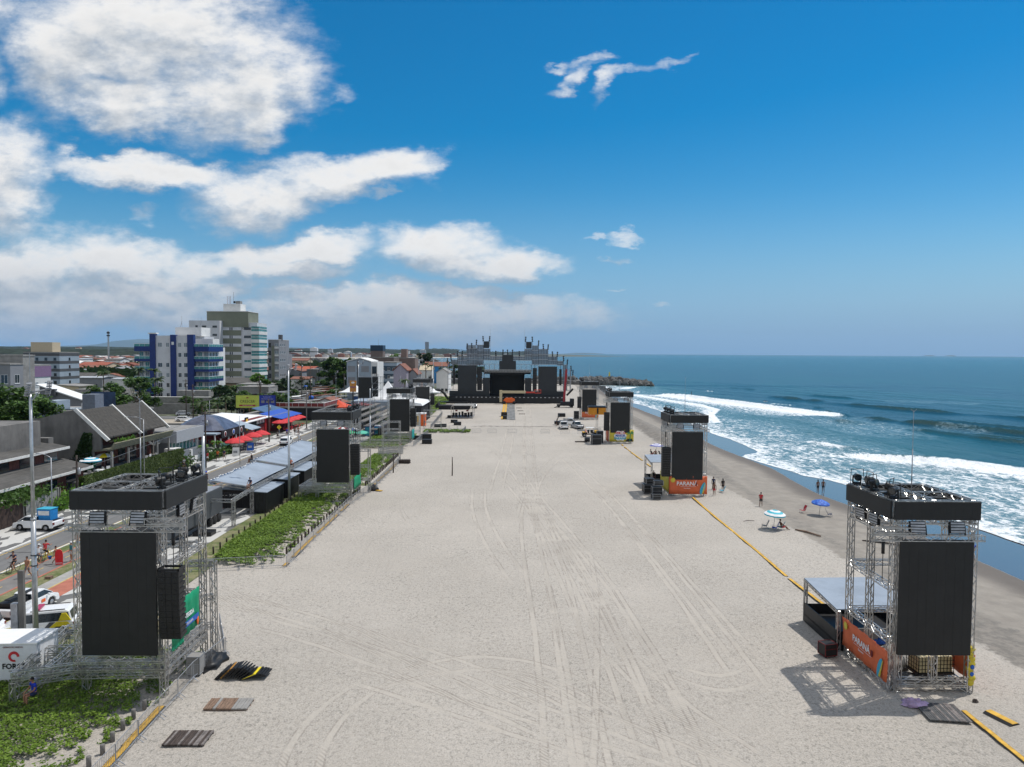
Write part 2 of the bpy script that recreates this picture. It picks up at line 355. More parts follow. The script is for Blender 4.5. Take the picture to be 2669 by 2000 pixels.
    b.put(p.inputs['Roughness'],b.m('SUBTRACT',.92,b.m('MULTIPLY',wet,.87)))
    b.put(p.inputs['Specular IOR Level'],b.m('ADD',.35,b.m('MULTIPLY',wet,.65)))
    h=b.m('ADD',b.m('MULTIPLY',fine,.5),b.m('ADD',b.m('MULTIPLY',mid,.7),b.m('MULTIPLY',pit,.16)))
    h=b.m('SUBTRACT',h,b.m('ADD',b.m('MULTIPLY',trk,.10),b.m('MULTIPLY',tread,.16)))
    h=b.m('MULTIPLY',h,b.m('SUBTRACT',1.,b.m('MAXIMUM',b.m('MULTIPLY',damp,.45),b.m('MAXIMUM',wet,b.m('MULTIPLY',moist,.6)))))
    b.put(p.inputs['Normal'],b.bump(h,.8,.15))
    return m
def axis(segs):
    out=[]
    for a,b_,st in segs: out+=list(np.arange(a,b_,st))
    return np.array(out)
xs=axis([(-9000,-1000,1000),(-1000,-300,50),(-300,-60,12),(-60,-28,4),(-28,28,1.4),(28,56,.55),(56,100,6),(100,400,60),(400,2000,200)]+[(2000,2001,5)])
ys=axis([(-40,18,8),(18,50,1.),(50,170,1.5),(170,300,3),(300,500,8),(500,1500,40),(1500,6000,150),(6000,26001,2500)])
X,Y=np.meshgrid(xs,ys)
Z=gz(X,Y)
# wind-blown unevenness and the bulldozed bank of dark sand beside the third tower
u=fbm(X,Y,2.2,4,3)-.5; on=(X>-24)&(X<31)&(Y<300); Z=Z+np.where(on,u*.22,0)
bankx=np.interp(Y,[105,125,150,180,215,260],[30.5,32,34,35,34.5,35]); bank=np.exp(-((X-bankx)/2.6)**2)*sstep(Y,100,125)*(1-sstep(Y,215,240))
Z=Z+bank*(.75+.9*(fbm(X,Y,3,4,9)-.3))
heap=np.exp(-((Y-181-2*(fbm(X,Y,9,2,2)))/1.8)**2)*sstep(X,-16,-8)*(1-sstep(X,24,30)); Z=Z+heap*.28*fbm(X,Y,2.5,3,8)
damp=sstep(X-(np.asarray(tab(DAMP,Y))+1.2*(fbm(X,Y,12,3,4)-.5)),-1.6,1.6)*np.where(Y<432,1,0)
wet=sstep(X-(tab(WET,Y)+.8*(fbm(X,Y,9,3,6)-.5)),-.9,1.1)*np.where(Y<432,1,0)
moist=sstep(X-tab(WET,Y)+3.2+2*(fbm(X,Y,14,3,11)-.5),-2.5,2.6)*np.where(Y<432,1,0)
churn=np.clip(bank*1.3,0,1)+heap*.9+.55*np.exp(-(((X-34)/4)**2+((Y-47)/8)**2))+.5*np.exp(-(((X-22)/4)**2+((Y-33.5)/2.2)**2))+.55*np.exp(-(((X+9)/5)**2+((Y-118)/9)**2))*0+.62*np.exp(-((X-32.8)/2.2)**2)
town=np.where((X<-34)&(Y<432),1.,0.); town=np.where((Y>=432)&(Y<2000),1.,town); town=np.where(Y>=3000,1.,town)
town=np.where((Y>2000)&(tab(COAST,Y)-X>420),1.,town); town=np.where((Y>432)&(Y<1300)&(tab(COAST,Y)-X<45),0.,town)
GROUND=struct(grid_obj('ground',X,Y,Z,sand_material(),dict(damp=damp,wet=wet,moist=moist,churn=churn,town=town)))
# ---------------------------------------------------------------- sea
def sea_material():
    m=bpy.data.materials.new('sea_water'); m.use_nodes=True; b=NB(m.node_tree); p=b.n['Principled BSDF']
    P=b.pos(); s=b.sep(P); X,Y=s[0],s[1]
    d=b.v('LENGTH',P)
    # colour: pale teal over the shallows, deep blue further out
    deep=b.sm(b.attr('depth'),0.,1.)
    bn=b.noise(b.v('MULTIPLY',P,(1.,.35,1)),.012,4,.6,.6)
    c=b.mix(deep,(.03,.11,.115,1),(.005,.052,.078,1))
    c=b.mix(b.m('MULTIPLY',b.sm(bn,.42,.62),.75),c,b.mix(deep,(.03,.11,.13,1),(.006,.075,.088,1)))
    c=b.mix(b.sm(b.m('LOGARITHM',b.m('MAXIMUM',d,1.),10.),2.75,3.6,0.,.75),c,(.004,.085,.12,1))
    crest=b.sm(b.attr('crest'),.1,.9); c=b.mix(b.m('MULTIPLY',crest,.8),c,(.018,.050,.040,1))
    # foam
    fw=b.v('MULTIPLY',P,(1.,1.,1.))
    wob=b.node('ShaderNodeTexNoise'); b.put(wob.inputs['Vector'],P); wob.inputs['Scale'].default_value=.5; wob.inputs['Detail'].default_value=4
    q=b.v('ADD',P,b.v('SCALE',b.v('SUBTRACT',wob.outputs['Color'],(.5,.5,.5)),scale=2.6))
    n1=b.noise(b.v('MULTIPLY',q,(.7,.28,1)),1.15,6,.68,.3); vo=b.node('ShaderNodeTexVoronoi',feature='DISTANCE_TO_EDGE'); b.put(vo.inputs['Vector'],b.v('MULTIPLY',q,(.8,.45,1))); vo.inputs['Scale'].default_value=.8
    web=b.sm(vo.outputs['Distance'],.16,.02)
    n2=b.noise(b.v('MULTIPLY',q,(1,.5,1)),4.,4,.7)
    fa=b.attr('foam')
    h=b.m('ADD',b.m('MULTIPLY',fa,1.15),b.m('ADD',b.m('MULTIPLY',b.m('SUBTRACT',n1,.5),1.7),b.m('ADD',b.m('MULTIPLY',web,.16),b.m('MULTIPLY',b.m('SUBTRACT',n2,.5),.55))))
    h=b.m('ADD',h,b.m('MULTIPLY',b.sm(fa,.0,.12,-1.2,0.),1.))
    foam=b.sm(h,.50,.86)
    veil=b.m('MULTIPLY',b.sm(h,.05,.55),.62); c=b.mix(veil,c,(.20,.31,.36,1))
    c=b.mix(foam,c,b.mix(b.sm(n2,.35,.6),(.62,.66,.69,1),(.86,.88,.89,1)))
    b.put(p.inputs['Base Color'],c); b.put(p.inputs['Roughness'],b.m('ADD',.22,b.m('MULTIPLY',foam,.5))); p.inputs['IOR'].default_value=1.33; p.inputs['Specular IOR Level'].default_value=.3
    w1=b.noise(b.v('MULTIPLY',P,(1.,.45,1)),.35,5,.6,.4); w2=b.noise(b.v('MULTIPLY',P,(1.,.6,1)),1.6,5,.65); w3=b.noise(b.v('MULTIPLY',P,(1.,.3,1)),.06,5,.65)
    hh=b.m('ADD',b.m('ADD',b.m('MULTIPLY',w1,1.),b.m('MULTIPLY',w3,4.5)),b.m('ADD',b.m('MULTIPLY',w2,.35),b.m('MULTIPLY',foam,.12)))
    b.put(p.inputs['Normal'],b.bump(hh,.75,.7))
    return m
SEA=-.72
t=np.concatenate([np.arange(0,70,.5),np.arange(70,150,1.2),150*1.06**np.arange(0,90)]); t=t[t<26000]
sy=np.concatenate([np.arange(20,180,1.),np.arange(180,320,1.6),np.arange(320,432.1,3)])
sy2=432*1.045**np.arange(1,95); sy2=sy2[sy2<26000]; sy=np.concatenate([[-200,-60],sy,sy2])
T,YY=np.meshgrid(t,sy)
edge=np.where(YY<432,tab(FRONT,YY)+1.1*(fbm(YY,YY*0,7,3,21)-.5),tab(COAST,YY)-25-30*(fbm(YY,YY*0,160,3,22)-.5)); edge=np.where(YY<432,edge,np.minimum(edge,54))
XX=edge+T
def crestline(pts,W,reach,soft=1.2,hgt=.8):
    """pts: list (y,x). foam shorewards of the line, a raised swell on it"""
    ya=[a for a,_ in pts]; xa=[b_ for _,b_ in pts]; xc=np.interp(YY,ya,xa); d=xc-XX+1.3*(fbm(XX,YY,6,3,31)-.5)+5*(fbm(XX,YY,26,2,33)-.5)*(reach==0)
    end=sstep(YY,ya[0],ya[0]+4)*(1-sstep(YY,ya[-1]-6,ya[-1]))
    f=np.where(d>0,np.exp(-np.clip(d,0,None)/W),0)*reach*end*sstep(d,-.2,soft)
    hgt_=hgt*np.exp(-np.where(d>0,(d/2.)**2,(d/3.5)**2))*end*(1 if reach else (.25+1.1*sstep(fbm(XX,YY,24,3,35),.38,.62)))
    return f,hgt_
foam=np.zeros(XX.shape); H=np.zeros(XX.shape)
for pts,W_,rc,hg in [([(10,104),(100,97),(120,87.5),(129,82),(135,73),(142,61)],13,1.12,.9),([(145,71),(152,70),(160,68),(163,67)],3.5,1.,.5),
      ([(226,108),(240,104),(261,99),(287,91.5),(326,82),(345,72)],21,1.08,1.),([(200,60),(228,66),(250,74),(275,75),(300,68),(345,60)],10,.95,.25),
      ([(520,112),(530,106),(542,97)],6,1.1,.9),([(366,108),(372,105),(379,102)],2.4,1.,.6),([(173,117),(176,116.5),(179,116)],1.5,1.,.3),([(274,112),(284,106),(290,104)],2.5,.85,.3),
      ([(395,66),(405,70),(425,78)],14,1.1,.2),([(350,63),(362,66),(378,68)],3,.9,.2)]:
    f,h_=crestline(pts,W_,rc,hgt=hg); foam=np.maximum(foam,f); H=np.maximum(H,h_)
crest=np.zeros(XX.shape)
for pts,hg in [([(160,131),(200,118),(226,110),(242,103)],1.2),([(150,121),(165,111),(185,105),(215,98)],.8),([(146,98),(166,90),(184,84.5),(200,78)],.5),([(140,150),(175,140),(210,128),(266,112)],.7),([(200,175),(245,146),(290,128),(330,118)],.9),([(140,130),(176,112),(178,111)],.6),([(300,160),(400,130),(470,118)],.6),([(170,220),(240,190),(330,165)],.6)]:
    f,h_=crestline(pts,1,0,hgt=hg); H=np.maximum(H,h_); crest=np.maximum(crest,h_/.9)
wash=np.exp(-T/16.)*.66*(.72+.5*fbm(XX,YY,10,3,41)); strk=.42*np.exp(-((T-14)/15)**2)*(YY<215)
foam=np.maximum(foam,np.where(YY<432,np.maximum(wash,strk*(.5+fbm(XX,YY,14,3,5))),0))
near=(YY<118)&(YY>0); foam=np.where(near,np.maximum(foam,.48*(1-sstep(T,38,50))),foam)
far=(YY>=432); foam=np.where(far,np.maximum(np.exp(-T/22)*.8*(YY<2000),np.exp(-T/45)*.9*((YY>900)&(YY<1250))),foam); foam=np.where(far&(YY>2000)&(T<60),.8,foam)
lip=np.exp(-((T-.25)/.35)**2)*np.where(YY<432,1,0); foam=np.maximum(foam,lip*1.1)
foam=np.maximum(foam,.0+.30*sstep(fbm(XX,YY*.5,30,4,51),.6,.8)*np.exp(-np.clip(T-40,0,None)/120))
depth=sstep(T,10,75)
sw=.16*np.sin((XX*.93+YY*.36)*.36+3*fbm(XX,YY,40,2,61))*np.exp(-T/400)*sstep(T,6,30)+.22*(fbm(XX,YY,9,3,62)-.5)*sstep(T,3,14)*np.exp(-T/500)
g0=gz(XX,YY); ZZ=np.where(YY<432,np.maximum(SEA,g0+.03),SEA); ZZ=np.where((YY<432)&(T<8),np.maximum(ZZ,g0+.03),ZZ)+H*sstep(T,2,8)+sw
SEAO=struct(grid_obj('sea',XX,YY,ZZ,sea_material(),dict(foam=foam,depth=depth,crest=np.clip(crest,0,1))))
# ---------------------------------------------------------------- shared materials
M_alu=mat('aluminium',(.50,.49,.475),.33,.8,var=.2,spec=.5)
M_seam=mat('panel_seam',(.012,.012,.012),.6)
M_alu2=mat('galvanised_steel',(.36,.37,.39),.45,.6,var=.2)
M_led=mat('led_panel',(.0155,.0155,.0155),.6,0,var=.12,vs=1.2,spec=.4)
M_blk=mat('black_plastic',(.012,.012,.013),.5,var=.3)
M_blk2=mat('black_metal',(.02,.02,.022),.42,.4,var=.25)
M_dark=mat('dark_cloth',(.014,.014,.017),.85,var=.3)
M_white=mat('white_paint',(.78,.78,.77),.5,var=.05)
M_whitec=mat('white_canvas',(.75,.75,.75),.7,var=.06)
M_glass=mat('dark_glass',(.02,.028,.035),.08,var=.3,spec=.8)
M_teal=mat('teal_glass',(.055,.21,.20),.12,var=.3,vs=.8,spec=.8)
M_bluetarp=mat('blue_grey_canvas',(.27,.32,.385),.75,var=.10,vs=.5,var2=.12)
M_conc=mat('concrete',(.27,.26,.245),.9,var=.15,vs=1.,bump=.3,var2=.3)
M_conc2=mat('weathered_concrete',(.17,.16,.15),.92,var=.2,vs=1.,stretch=(1,1,.25),bump=.3,var2=.5)
M_wood=mat('weathered_wood',(.20,.13,.09),.85,var=.35,vs=4,stretch=(6,1,1))
M_woodd=mat('dark_wood',(.06,.045,.038),.85,var=.4,vs=4,stretch=(6,1,1))
M_yel=mat('yellow_rubber',(.62,.36,.045),.75,var=.2,vs=3,var2=.3)
M_yel2=mat('bright_yellow',(.78,.62,.03),.5,var=.1)
M_org=mat('orange_banner',(.62,.13,.045),.6,var=.10,vs=1.)
M_yb=mat('yellow_banner',(.55,.45,.05),.6,var=.12,vs=1.)
M_green=mat('green_banner',(.005,.26,.12),.6,var=.12,vs=1.)
M_blue=mat('blue_paint',(.015,.10,.42),.5,var=.15)
M_cyan=mat('cyan_cloth',(.04,.35,.50),.6,var=.1)
M_red=mat('red_canvas',(.55,.035,.04),.75,var=.2,vs=1.2)
M_redd=mat('dark_red',(.16,.02,.02),.7,var=.3)
M_orange=mat('orange_paint',(.75,.13,.02),.5,var=.12)
M_terra=mat('terracotta_tiles',(.235,.10,.068),.88,var=.3,vs=2,bump=.3,var2=.3)
M_fibro=mat('fibre_cement',(.10,.095,.088),.92,var=.25,vs=1.5,stretch=(4,.4,1),var2=.5)
M_brick=mat('red_brick',(.16,.055,.04),.9,var=.3,vs=3)
M_tyre=mat('tyre_rubber',(.015,.015,.015),.8)
M_rim=mat('wheel_rim',(.35,.35,.36),.35,.6)
M_asph=mat('asphalt',(.16,.158,.155),.9,var=.14,vs=.7,stretch=(2.5,.15,1),bump=.3,var2=.15)
M_asph2=mat('cycle_asphalt',(.19,.18,.17),.9,var=.12,vs=.8,bump=.2,var2=.2)
M_pave=mat('grey_paving',(.33,.32,.30),.9,var=.12,vs=1.5,var2=.2)
M_redpath=mat('red_path_paint',(.42,.15,.10),.85,var=.15,vs=1.,var2=.2)
M_kerb=mat('white_kerb',(.66,.65,.62),.8,var=.1)
M_ylin=mat('yellow_line',(.52,.36,.10),.8,var=.2)
M_silver=mat('silver_paint',(.45,.46,.47),.3,.5)
M_wcar=mat('white_car_paint',(.80,.80,.80),.25,var=.02,coat=.8)
M_lamp=mat('lamp_lens',(.55,.55,.52),.3,var=.2)
M_skin=mat('skin_tan',(.36,.17,.10),.6,var=.05); M_skin2=mat('skin_dark',(.16,.075,.045),.6,var=.05); M_skin3=mat('skin_light',(.48,.27,.19),.6,var=.05)
def cloth(nm,c): return mat('cloth_'+nm,c,.85,var=.1)
# green leaf material with light coming through
def leafmat(name,a,b_,tr=.25):
    m=bpy.data.materials.new(name); m.use_nodes=True; b=NB(m.node_tree); p=b.n['Principled BSDF']
    g=b.node('ShaderNodeNewGeometry'); r=g.outputs['Random Per Island']
    c=b.mix(r,a+(1,),b_+(1,)); c=b.mix(b.sm(b.noise(g.outputs['Position'],.45,4,.6),.35,.65,0,.5),c,tuple(x*.6 for x in a)+(1,))
    b.put(p.inputs['Base Color'],c); p.inputs['Roughness'].default_value=.55; p.inputs['Specular IOR Level'].default_value=.3
    t=b.node('ShaderNodeBsdfTranslucent'); b.put(t.inputs[0],c); mx=b.node('ShaderNodeMixShader'); mx.inputs[0].default_value=tr
    b.l.new(p.outputs[0],mx.inputs[1]); b.l.new(t.outputs[0],mx.inputs[2]); b.l.new(mx.outputs[0],b.n['Material Output'].inputs[0]); return m
M_leaf=leafmat('tree_leaves',(.045,.10,.018),(.12,.21,.045)); M_leaf2=leafmat('dark_leaves',(.018,.045,.012),(.05,.095,.025)); M_leafy=leafmat('bright_leaves',(.07,.17,.015),(.16,.30,.04))
M_dune=leafmat('dune_creeper',(.09,.165,.012),(.215,.32,.04)); M_palm=leafmat('palm_fronds',(.035,.07,.02),(.09,.13,.04)); M_hedge=leafmat('hedge_leaves',(.06,.095,.02),(.11,.15,.035))
M_trunk=mat('tree_bark',(.12,.09,.065),.95,var=.3)
# stuff growing flat
def mosaic():
    m=bpy.data.materials.new('mosaic_pavement'); m.use_nodes=True; b=NB(m.node_tree); p=b.n['Principled BSDF']; P=b.pos()
    vo=b.node('ShaderNodeTexVoronoi'); b.put(vo.inputs['Vector'],b.v('MULTIPLY',b.v('ADD',P,b.xyz(b.m('MULTIPLY',b.noise(P,1.1,3,.5),.8),0.,0.)),(1.1,.5,1))); vo.inputs['Scale'].default_value=1.; 
    f=b.sm(b.sep(vo.outputs['Color'])[0],.60,.62); c=b.mix(f,(.56,.55,.52,1),(.10,.10,.10,1)); c=b.mix(b.m('MULTIPLY',b.noise(P,.5,5,.7),.35),c,(.28,.27,.25,1))
    b.put(p.inputs['Base Color'],c); p.inputs['Roughness'].default_value=.85; return m
M_mosaic=mosaic()
def grassy():
    m=bpy.data.materials.new('dry_grass'); m.use_nodes=True; b=NB(m.node_tree); p=b.n['Principled BSDF']; P=b.pos()
    c=b.mix(b.sm(b.noise(P,.6,6,.75),.38,.62),(.085,.12,.028,1),(.23,.21,.11,1)); c=b.mix(b.m('MULTIPLY',b.sm(b.noise(P,9.,4,.7),.4,.7),.4),c,(.05,.07,.02,1)); c=b.mix(b.sm(b.noise(P,.35,5,.7),.60,.70),c,(.32,.27,.20,1))
    b.put(p.inputs['Base Color'],c); p.inputs['Roughness'].default_value=.95; b.put(p.inputs['Normal'],b.bump(b.noise(P,14.,4,.7),.6,.05)); return m
M_grass=grassy()
# ---------------------------------------------------------------- truss and screen towers
def truss(mb,p,q,s=.38,r=.034,pitch=.5,ends=True):
    p=Vector(p); q=Vector(q); d=q-p; L=d.length; d.normalize()
    a=Vector((0,0,1)) if abs(d.z)<.9 else Vector((0,1,0))
    u=d.cross(a).normalized(); w=u.cross(d).normalized(); h=s/2-r
    cs=[u*h+w*h,-u*h+w*h,-u*h-w*h,u*h-w*h]
    for c in cs: mb.tube(p+c,q+c,r,4,cap=False)
    n=max(2,int(round(L/pitch))); n+=n%2
    for k in range(4):
        a_,b_=cs[k],cs[(k+1)%4]
        for i in range(n):
            t0=p+d*(L*i/n); t1=p+d*(L*(i+1)/n)
            x,y=(a_,b_) if (i+k)%2 else (b_,a_)
            mb.tube(t0+x,t1+y,r*.62,4,cap=False)
    if ends:
        for t in (.03,L-.03):
            for k in range(4): mb.tube(p+d*t+cs[k],p+d*t+cs[(k+1)%4],r*.75,3,cap=False)
    return mb
def led(mb,x0,x1,y0,y1,z0,z1,cell=.5):
    """panel wall with fine seams between cabinets"""
    mb.box(x0,x1,y0,y1,z0,z1)
def trusspart(name,parent,*segs,**k):
    for a,b in segs:
        mb=MB(); truss(mb,a,b,**k); mb.build(name,M_alu,parent,norm=False)
def led_part(name,parent,x0,x1,y0,y1,z0,z1,face='y'):
    mb=MB(); mb.box(x0,x1,y0,y1,z0,z1,0)
    g=.004
    if face=='y':
        n=max(1,round((x1-x0)/.5)); m_=max(1,round((z1-z0)/1.))
        for i in range(1,n): x=x0+(x1-x0)*i/n; mb.box(x-g/2,x+g/2,y0-.004,y0-.001,z0,z1,1)
        for i in range(1,m_): z=z0+(z1-z0)*i/m_; mb.box(x0,x1,y0-.0045,y0-.0012,z-g/2,z+g/2,1)
    return mb.build(name,[M_led,M_seam],parent)
def screen_tower(loc,side,ordn,H=10.85,base=0.,near=True,front='open'):
    """local x: 0 at the field side, grows away from the field (mirrored for the left row); y: 0 front"""
    sg=1 if side=='right' else -1
    pitch=.5 if near else .8
    where={'right':'seaward row','left':'row beside the road'}[side]
    lab=f'tall black video screen on truss tower, {ordn} in the {where}'
    t=thing('screen_tower',lab,'screen tower',loc,0,'screen towers flanking the beach arena')
    W_=4.75 if (side=='right' and near and loc[1]<50) else 4.95; Dp=5.3; hz=H-1.0
    def X(x): return sg*x
    def S(a,b): return ((X(a[0]),a[1],a[2]),(X(b[0]),b[1],b[2]))
    zb=base
    for (x,y) in ((.15,.15),(W_-.15,.15),(.15,Dp-.15),(W_-.15,Dp-.15),(.15,Dp/2),(.55,.15)):
        trusspart('leg',t,S((x,y,zb),(x,y,hz+.1)),pitch=pitch)
    trusspart('leg',t,S((W_-.15,Dp/2,zb),(W_-.15,Dp/2,hz+.1)),pitch=pitch)
    z0=zb+.15
    fr=[S((.3,.15,z0),(W_-.3,.15,z0)),S((.3,.15,z0+.42),(W_-.3,.15,z0+.42)),S((.3,Dp-.15,z0),(W_-.3,Dp-.15,z0)),S((.15,.3,z0),(.15,Dp-.3,z0)),S((W_-.15,.3,z0),(W_-.15,Dp-.3,z0)),S((2.55,.15,zb+.6),(2.55,.15,zb+(2.2 if side=='right' else .9)))]
    trusspart('base_frame',t,*fr,pitch=pitch)
    br=[]
    for z in (zb+2.9,zb+5.9):
        br+=[S((.15,.3,z),(.15,Dp-.3,z)),S((.3,Dp-.15,z),(W_-.3,Dp-.15,z)),S((W_-.15,.3,z),(W_-.15,Dp-.3,z))]
    trusspart('side_brace',t,*br,pitch=pitch)
    zt=H-2.0
    trusspart('top_beam',t,S((-1.25,-.15,zt),(W_+.25,-.15,zt)),S((-1.25,-.15,zt+.42),(.9,-.15,zt+.42)),S((.15,.3,zt+.1),(.15,Dp-.3,zt+.1)),S((W_-.15,.3,zt+.1),(W_-.15,Dp-.3,zt+.1)),S((.3,Dp-.15,zt+.3),(W_-.3,Dp-.15,zt+.3)),S((.3,Dp/2,zt+.3),(W_-.3,Dp/2,zt+.3)),pitch=pitch)
    # upper ring under and inside the header
    ring=[]
    for z in (hz-.12,H-.12):
        ring+=[S((0,.12,z),(W_,.12,z)),S((0,Dp-.12,z),(W_,Dp-.12,z)),S((.15,.2,z),(.15,Dp-.2,z)),S((W_-.15,.2,z),(W_-.15,Dp-.2,z))]
    ring+=[S((0,Dp*.5,H-.12),(W_,Dp*.5,H-.12)),S((W_*.5,.2,H-.12),(W_*.5,Dp-.2,H-.12)),S((.15,.15,hz),(.15,.15,H)),S((W_-.15,.15,hz),(W_-.15,.15,H)),S((.15,Dp-.15,hz),(.15,Dp-.15,H)),S((W_-.15,Dp-.15,hz),(W_-.15,Dp-.15,H))]
    trusspart('header_frame',t,*ring,pitch=pitch)
    a,b=sorted((X(.02),X(W_+.04)))
    led_part('header_screen',t,a,b,-.16,-.03,hz,H)
    led_part('header_screen',t,a,b,Dp+.05,Dp+.18,hz,H)
    s1,s2=sorted((X(-.03),X(-.16))); led_part('header_screen',t,s1,s2,.05,Dp-.02,hz,H,'x')
    s1,s2=sorted((X(W_+.06),X(W_+.19))); led_part('header_screen',t,s1,s2,.05,Dp-.02,hz,H,'x')
    a,b=sorted((X(.28),X(4.35)))
    led_part('main_screen',t,a,b,-.34,-.2,zb*.0+(2.27 if side=='right' else 2.4),(H-2.2))
    mb=MB()
    for k in range(9): x=X(.5+.45*k); mb.box(x-.06,x+.06,-.3,-.22,H-2.2,H-2.10)
    a,b=sorted((X(.4),X(4.3))); mb.box(a,b,-.29,-.23,H-2.13,H-2.09); mb.build('hanging_bar',M_blk2,t)
    # chain hoist
    mb=MB(); cx_=X(-.6) ; mb.tube((cx_,-.15,zt-.15),(cx_,-.15,zt-.9),.09,8); mb.tube((cx_,-.15,zt-.9),(cx_,-.15,7.0 if side=='left' else 6.3),.02,4); mb.build('chain_hoist',M_blk2,t)
    # lightning rod
    mb=MB(); mx=X(W_*.52); mb.tube((mx,Dp*.5,H-.3),(mx,Dp*.5,H+2.6),.035,6); mb.tube((mx,Dp*.5,H+2.6),(mx,Dp*.5,H+4.9),.016,5)
    for q in (-1,1): mb.tube((mx,Dp*.5,H+4.8),(mx+.18*q,Dp*.5,H+4.98),.012,4)
    mb.build('lightning_rod',M_alu2,t)
    return t
def line_array(loc,sg,lab,n=12,w=1.15,h=.31,tilt=True):
    t=thing('line_array',lab,'loudspeaker',loc,0,'hanging line array loudspeakers')
    mb=MB()
    for x in (-w/2,w/2-.05): mb.box(x,x+.05,-.35,.45,-.02,.16)
    for y in (-.35,.4): mb.box(-w/2,w/2,y,y+.05,.02,.14)
    mb.build('rigging_frame',M_blk2,t)
    y=0;z=0
    for i in range(n):
        a=R(.2+i*.55) if tilt else 0
        mb=MB(); mb.prism([(-.36,0),(.36,-.05),(.36,-h+.06),(-.36,-h+.01)],-w/2,w/2,'x')
        for xx in (-.17,.17): mb.box(xx-.012,xx+.012,-.385,-.355,-h+.03,-.02)
        for xx in (-.38,.38):
            mb.lathe([(0,-.362),(.09,-.366),(.11,-.372),(.115,-.36)],(xx,0,-h/2),8,ax='y')
        M=Matrix.Translation((0,y,z))@Matrix.Rotation(a,4,'X'); mb.xf(M)
        mb.build('speaker_cabinet',M_blk,t); z-=h*math.cos(a); y+=h*math.sin(a)*.9
    return t
def moving_light():
    t=thing('moving_head_light','x','spotlight',(0,0,0),0,'moving head lights on the tower tops')
    mb=MB(); mb.box(-.2,.2,-.2,.2,0,.16); mb.build('lamp_base',M_blk,t,bevel=.02)
    mb=MB(); mb.box(-.26,-.2,-.07,.07,.14,.62); mb.box(.2,.26,-.07,.07,.14,.62); mb.box(-.26,.26,-.09,.09,.13,.19); mb.build('yoke',M_blk,t,bevel=.015)
    mb=MB(); mb.lathe([(0,-.26),(.13,-.26),(.17,-.18),(.18,.05),(.22,.16),(.22,.24),(.19,.26)],(0,0,.52),16,ax='y'); mb.build('lamp_head',M_blk,t)
    mb=MB(); mb.lathe([(0,.245),(.1,.25),(.185,.24)],(0,0,.52),16,ax='y'); mb.build('lens',M_glass,t)
    mb=MB(); mb.path([(-.36,0,0),(-.36,0,1.0),(.36,0,1.0),(.36,0,0)],.022,5); mb.build('lamp_stand',M_blk2,t)
    return t
ML=moving_light(); ML_used=[False]
def put_ml(loc,rz,lab,scale=1.15,tilt=0.):
    if not ML_used[0]:
        ML_used[0]=True; ML.location=loc; ML.rotation_euler=(tilt,0,rz); ML['label']=lab; ML.scale=(scale,)*3; return ML
    o=dup(ML,loc,rz,lab,scale=scale); o.rotation_euler=(tilt,0,rz); return o
def flood_light():
    t=thing('flood_light','x','flood light',(0,0,0),0,'strobe and flood lights under the tower headers')
    mb=MB(); mb.box(-.42,.42,-.09,.09,-.33,.33); mb.build('lamp_housing',M_blk2,t,bevel=.015)
    mb=MB()
    for k in range(4): mb.box(-.38,.38,-.105,-.092,-.28+k*.155,-.18+k*.155)
    mb.build('lamp_cells',M_alu2,t)
    mb=MB(); mb.box(-.48,-.43,-.03,.03,-.45,.1); mb.box(.43,.48,-.03,.03,-.45,.1); mb.box(-.48,.48,-.03,.03,-.5,-.45); mb.build('mounting_bracket',M_blk2,t)
    return t
FL=flood_light(); FL_used=[False]
def put_fl(loc,rx,rz,lab):
    if not FL_used[0]:
        FL_used[0]=True; o=FL; o.location=loc; o['label']=lab
    else: o=dup(FL,loc,rz,lab)
    o.rotation_euler=(rx,0,rz); return o
ORD=['nearest','second nearest','third','farthest']
TOW={}
rl=random.Random(4)
for side,rows in (('left',[(-18.95,38.3),(-20.4,89.9),(-21.2,148.6),(-23.3,203.)]),('right',[(21.35,39.3),(21.1,94.2),(20.6,149.8),(19.9,203.4)])):
    for i,(tx,ty) in enumerate(rows):
        H=11.35 if side=='left' else 10.85
        base=1.15 if side=='left' else 0.
        t=screen_tower((tx,ty,0),side,ORD[i],H,base,near=i<2); TOW[side,i]=t; sg=1 if side=='right' else -1
        rown='seaward row' if side=='right' else 'roadside row'
        la=line_array((tx-sg*.55,ty-.35,H-4.2 if side=='left' else H-4.4),sg,f'black column of stacked loudspeakers hung from the {ORD[i]} tower of the {rown}',12 if i<3 else 10)
        if (side,i)==('right',0): # none hangs on this one in the photograph: only its chain
            for c in list(la.children): bpy.data.objects.remove(c)
            bpy.data.objects.remove(la)
        ns=5 if i<2 else 4
        for k in range(ns):
            pos_=(tx+sg*(.35+.25*(k%2)),ty+.6+k*4.4/(ns-1),H+.0)
            desc=['frontmost','second from the front','middle' if ns==5 else 'third from the front','fourth from the front' if ns==5 else 'rearmost','rearmost'][k]
            put_ml(pos_,rl.uniform(-2.6,2.6) if i else [2.2,.8,-2.6,1.6,3.0][k],f'{desc} black moving light on top of the {ORD[i]} tower, {rown}',1.02,rl.uniform(-.2,.2))
        mbk=None
        for k,(fx,fy,rz) in enumerate([(1.3,-.1,0),(3.5,-.1,0),(.0,2.0,-sg*PI/2),(.0,3.6,-sg*PI/2)] if i<2 else [(1.3,-.1,0),(3.5,-.1,0)]):
            put_fl((tx+sg*fx,ty+fy,H-1.42),-.25+.12*k,rz+.1*(k-1),f'black flood light {["front inner","front outer","field side front","field side rear"][k]}, {ORD[i]} tower of the {rown}')
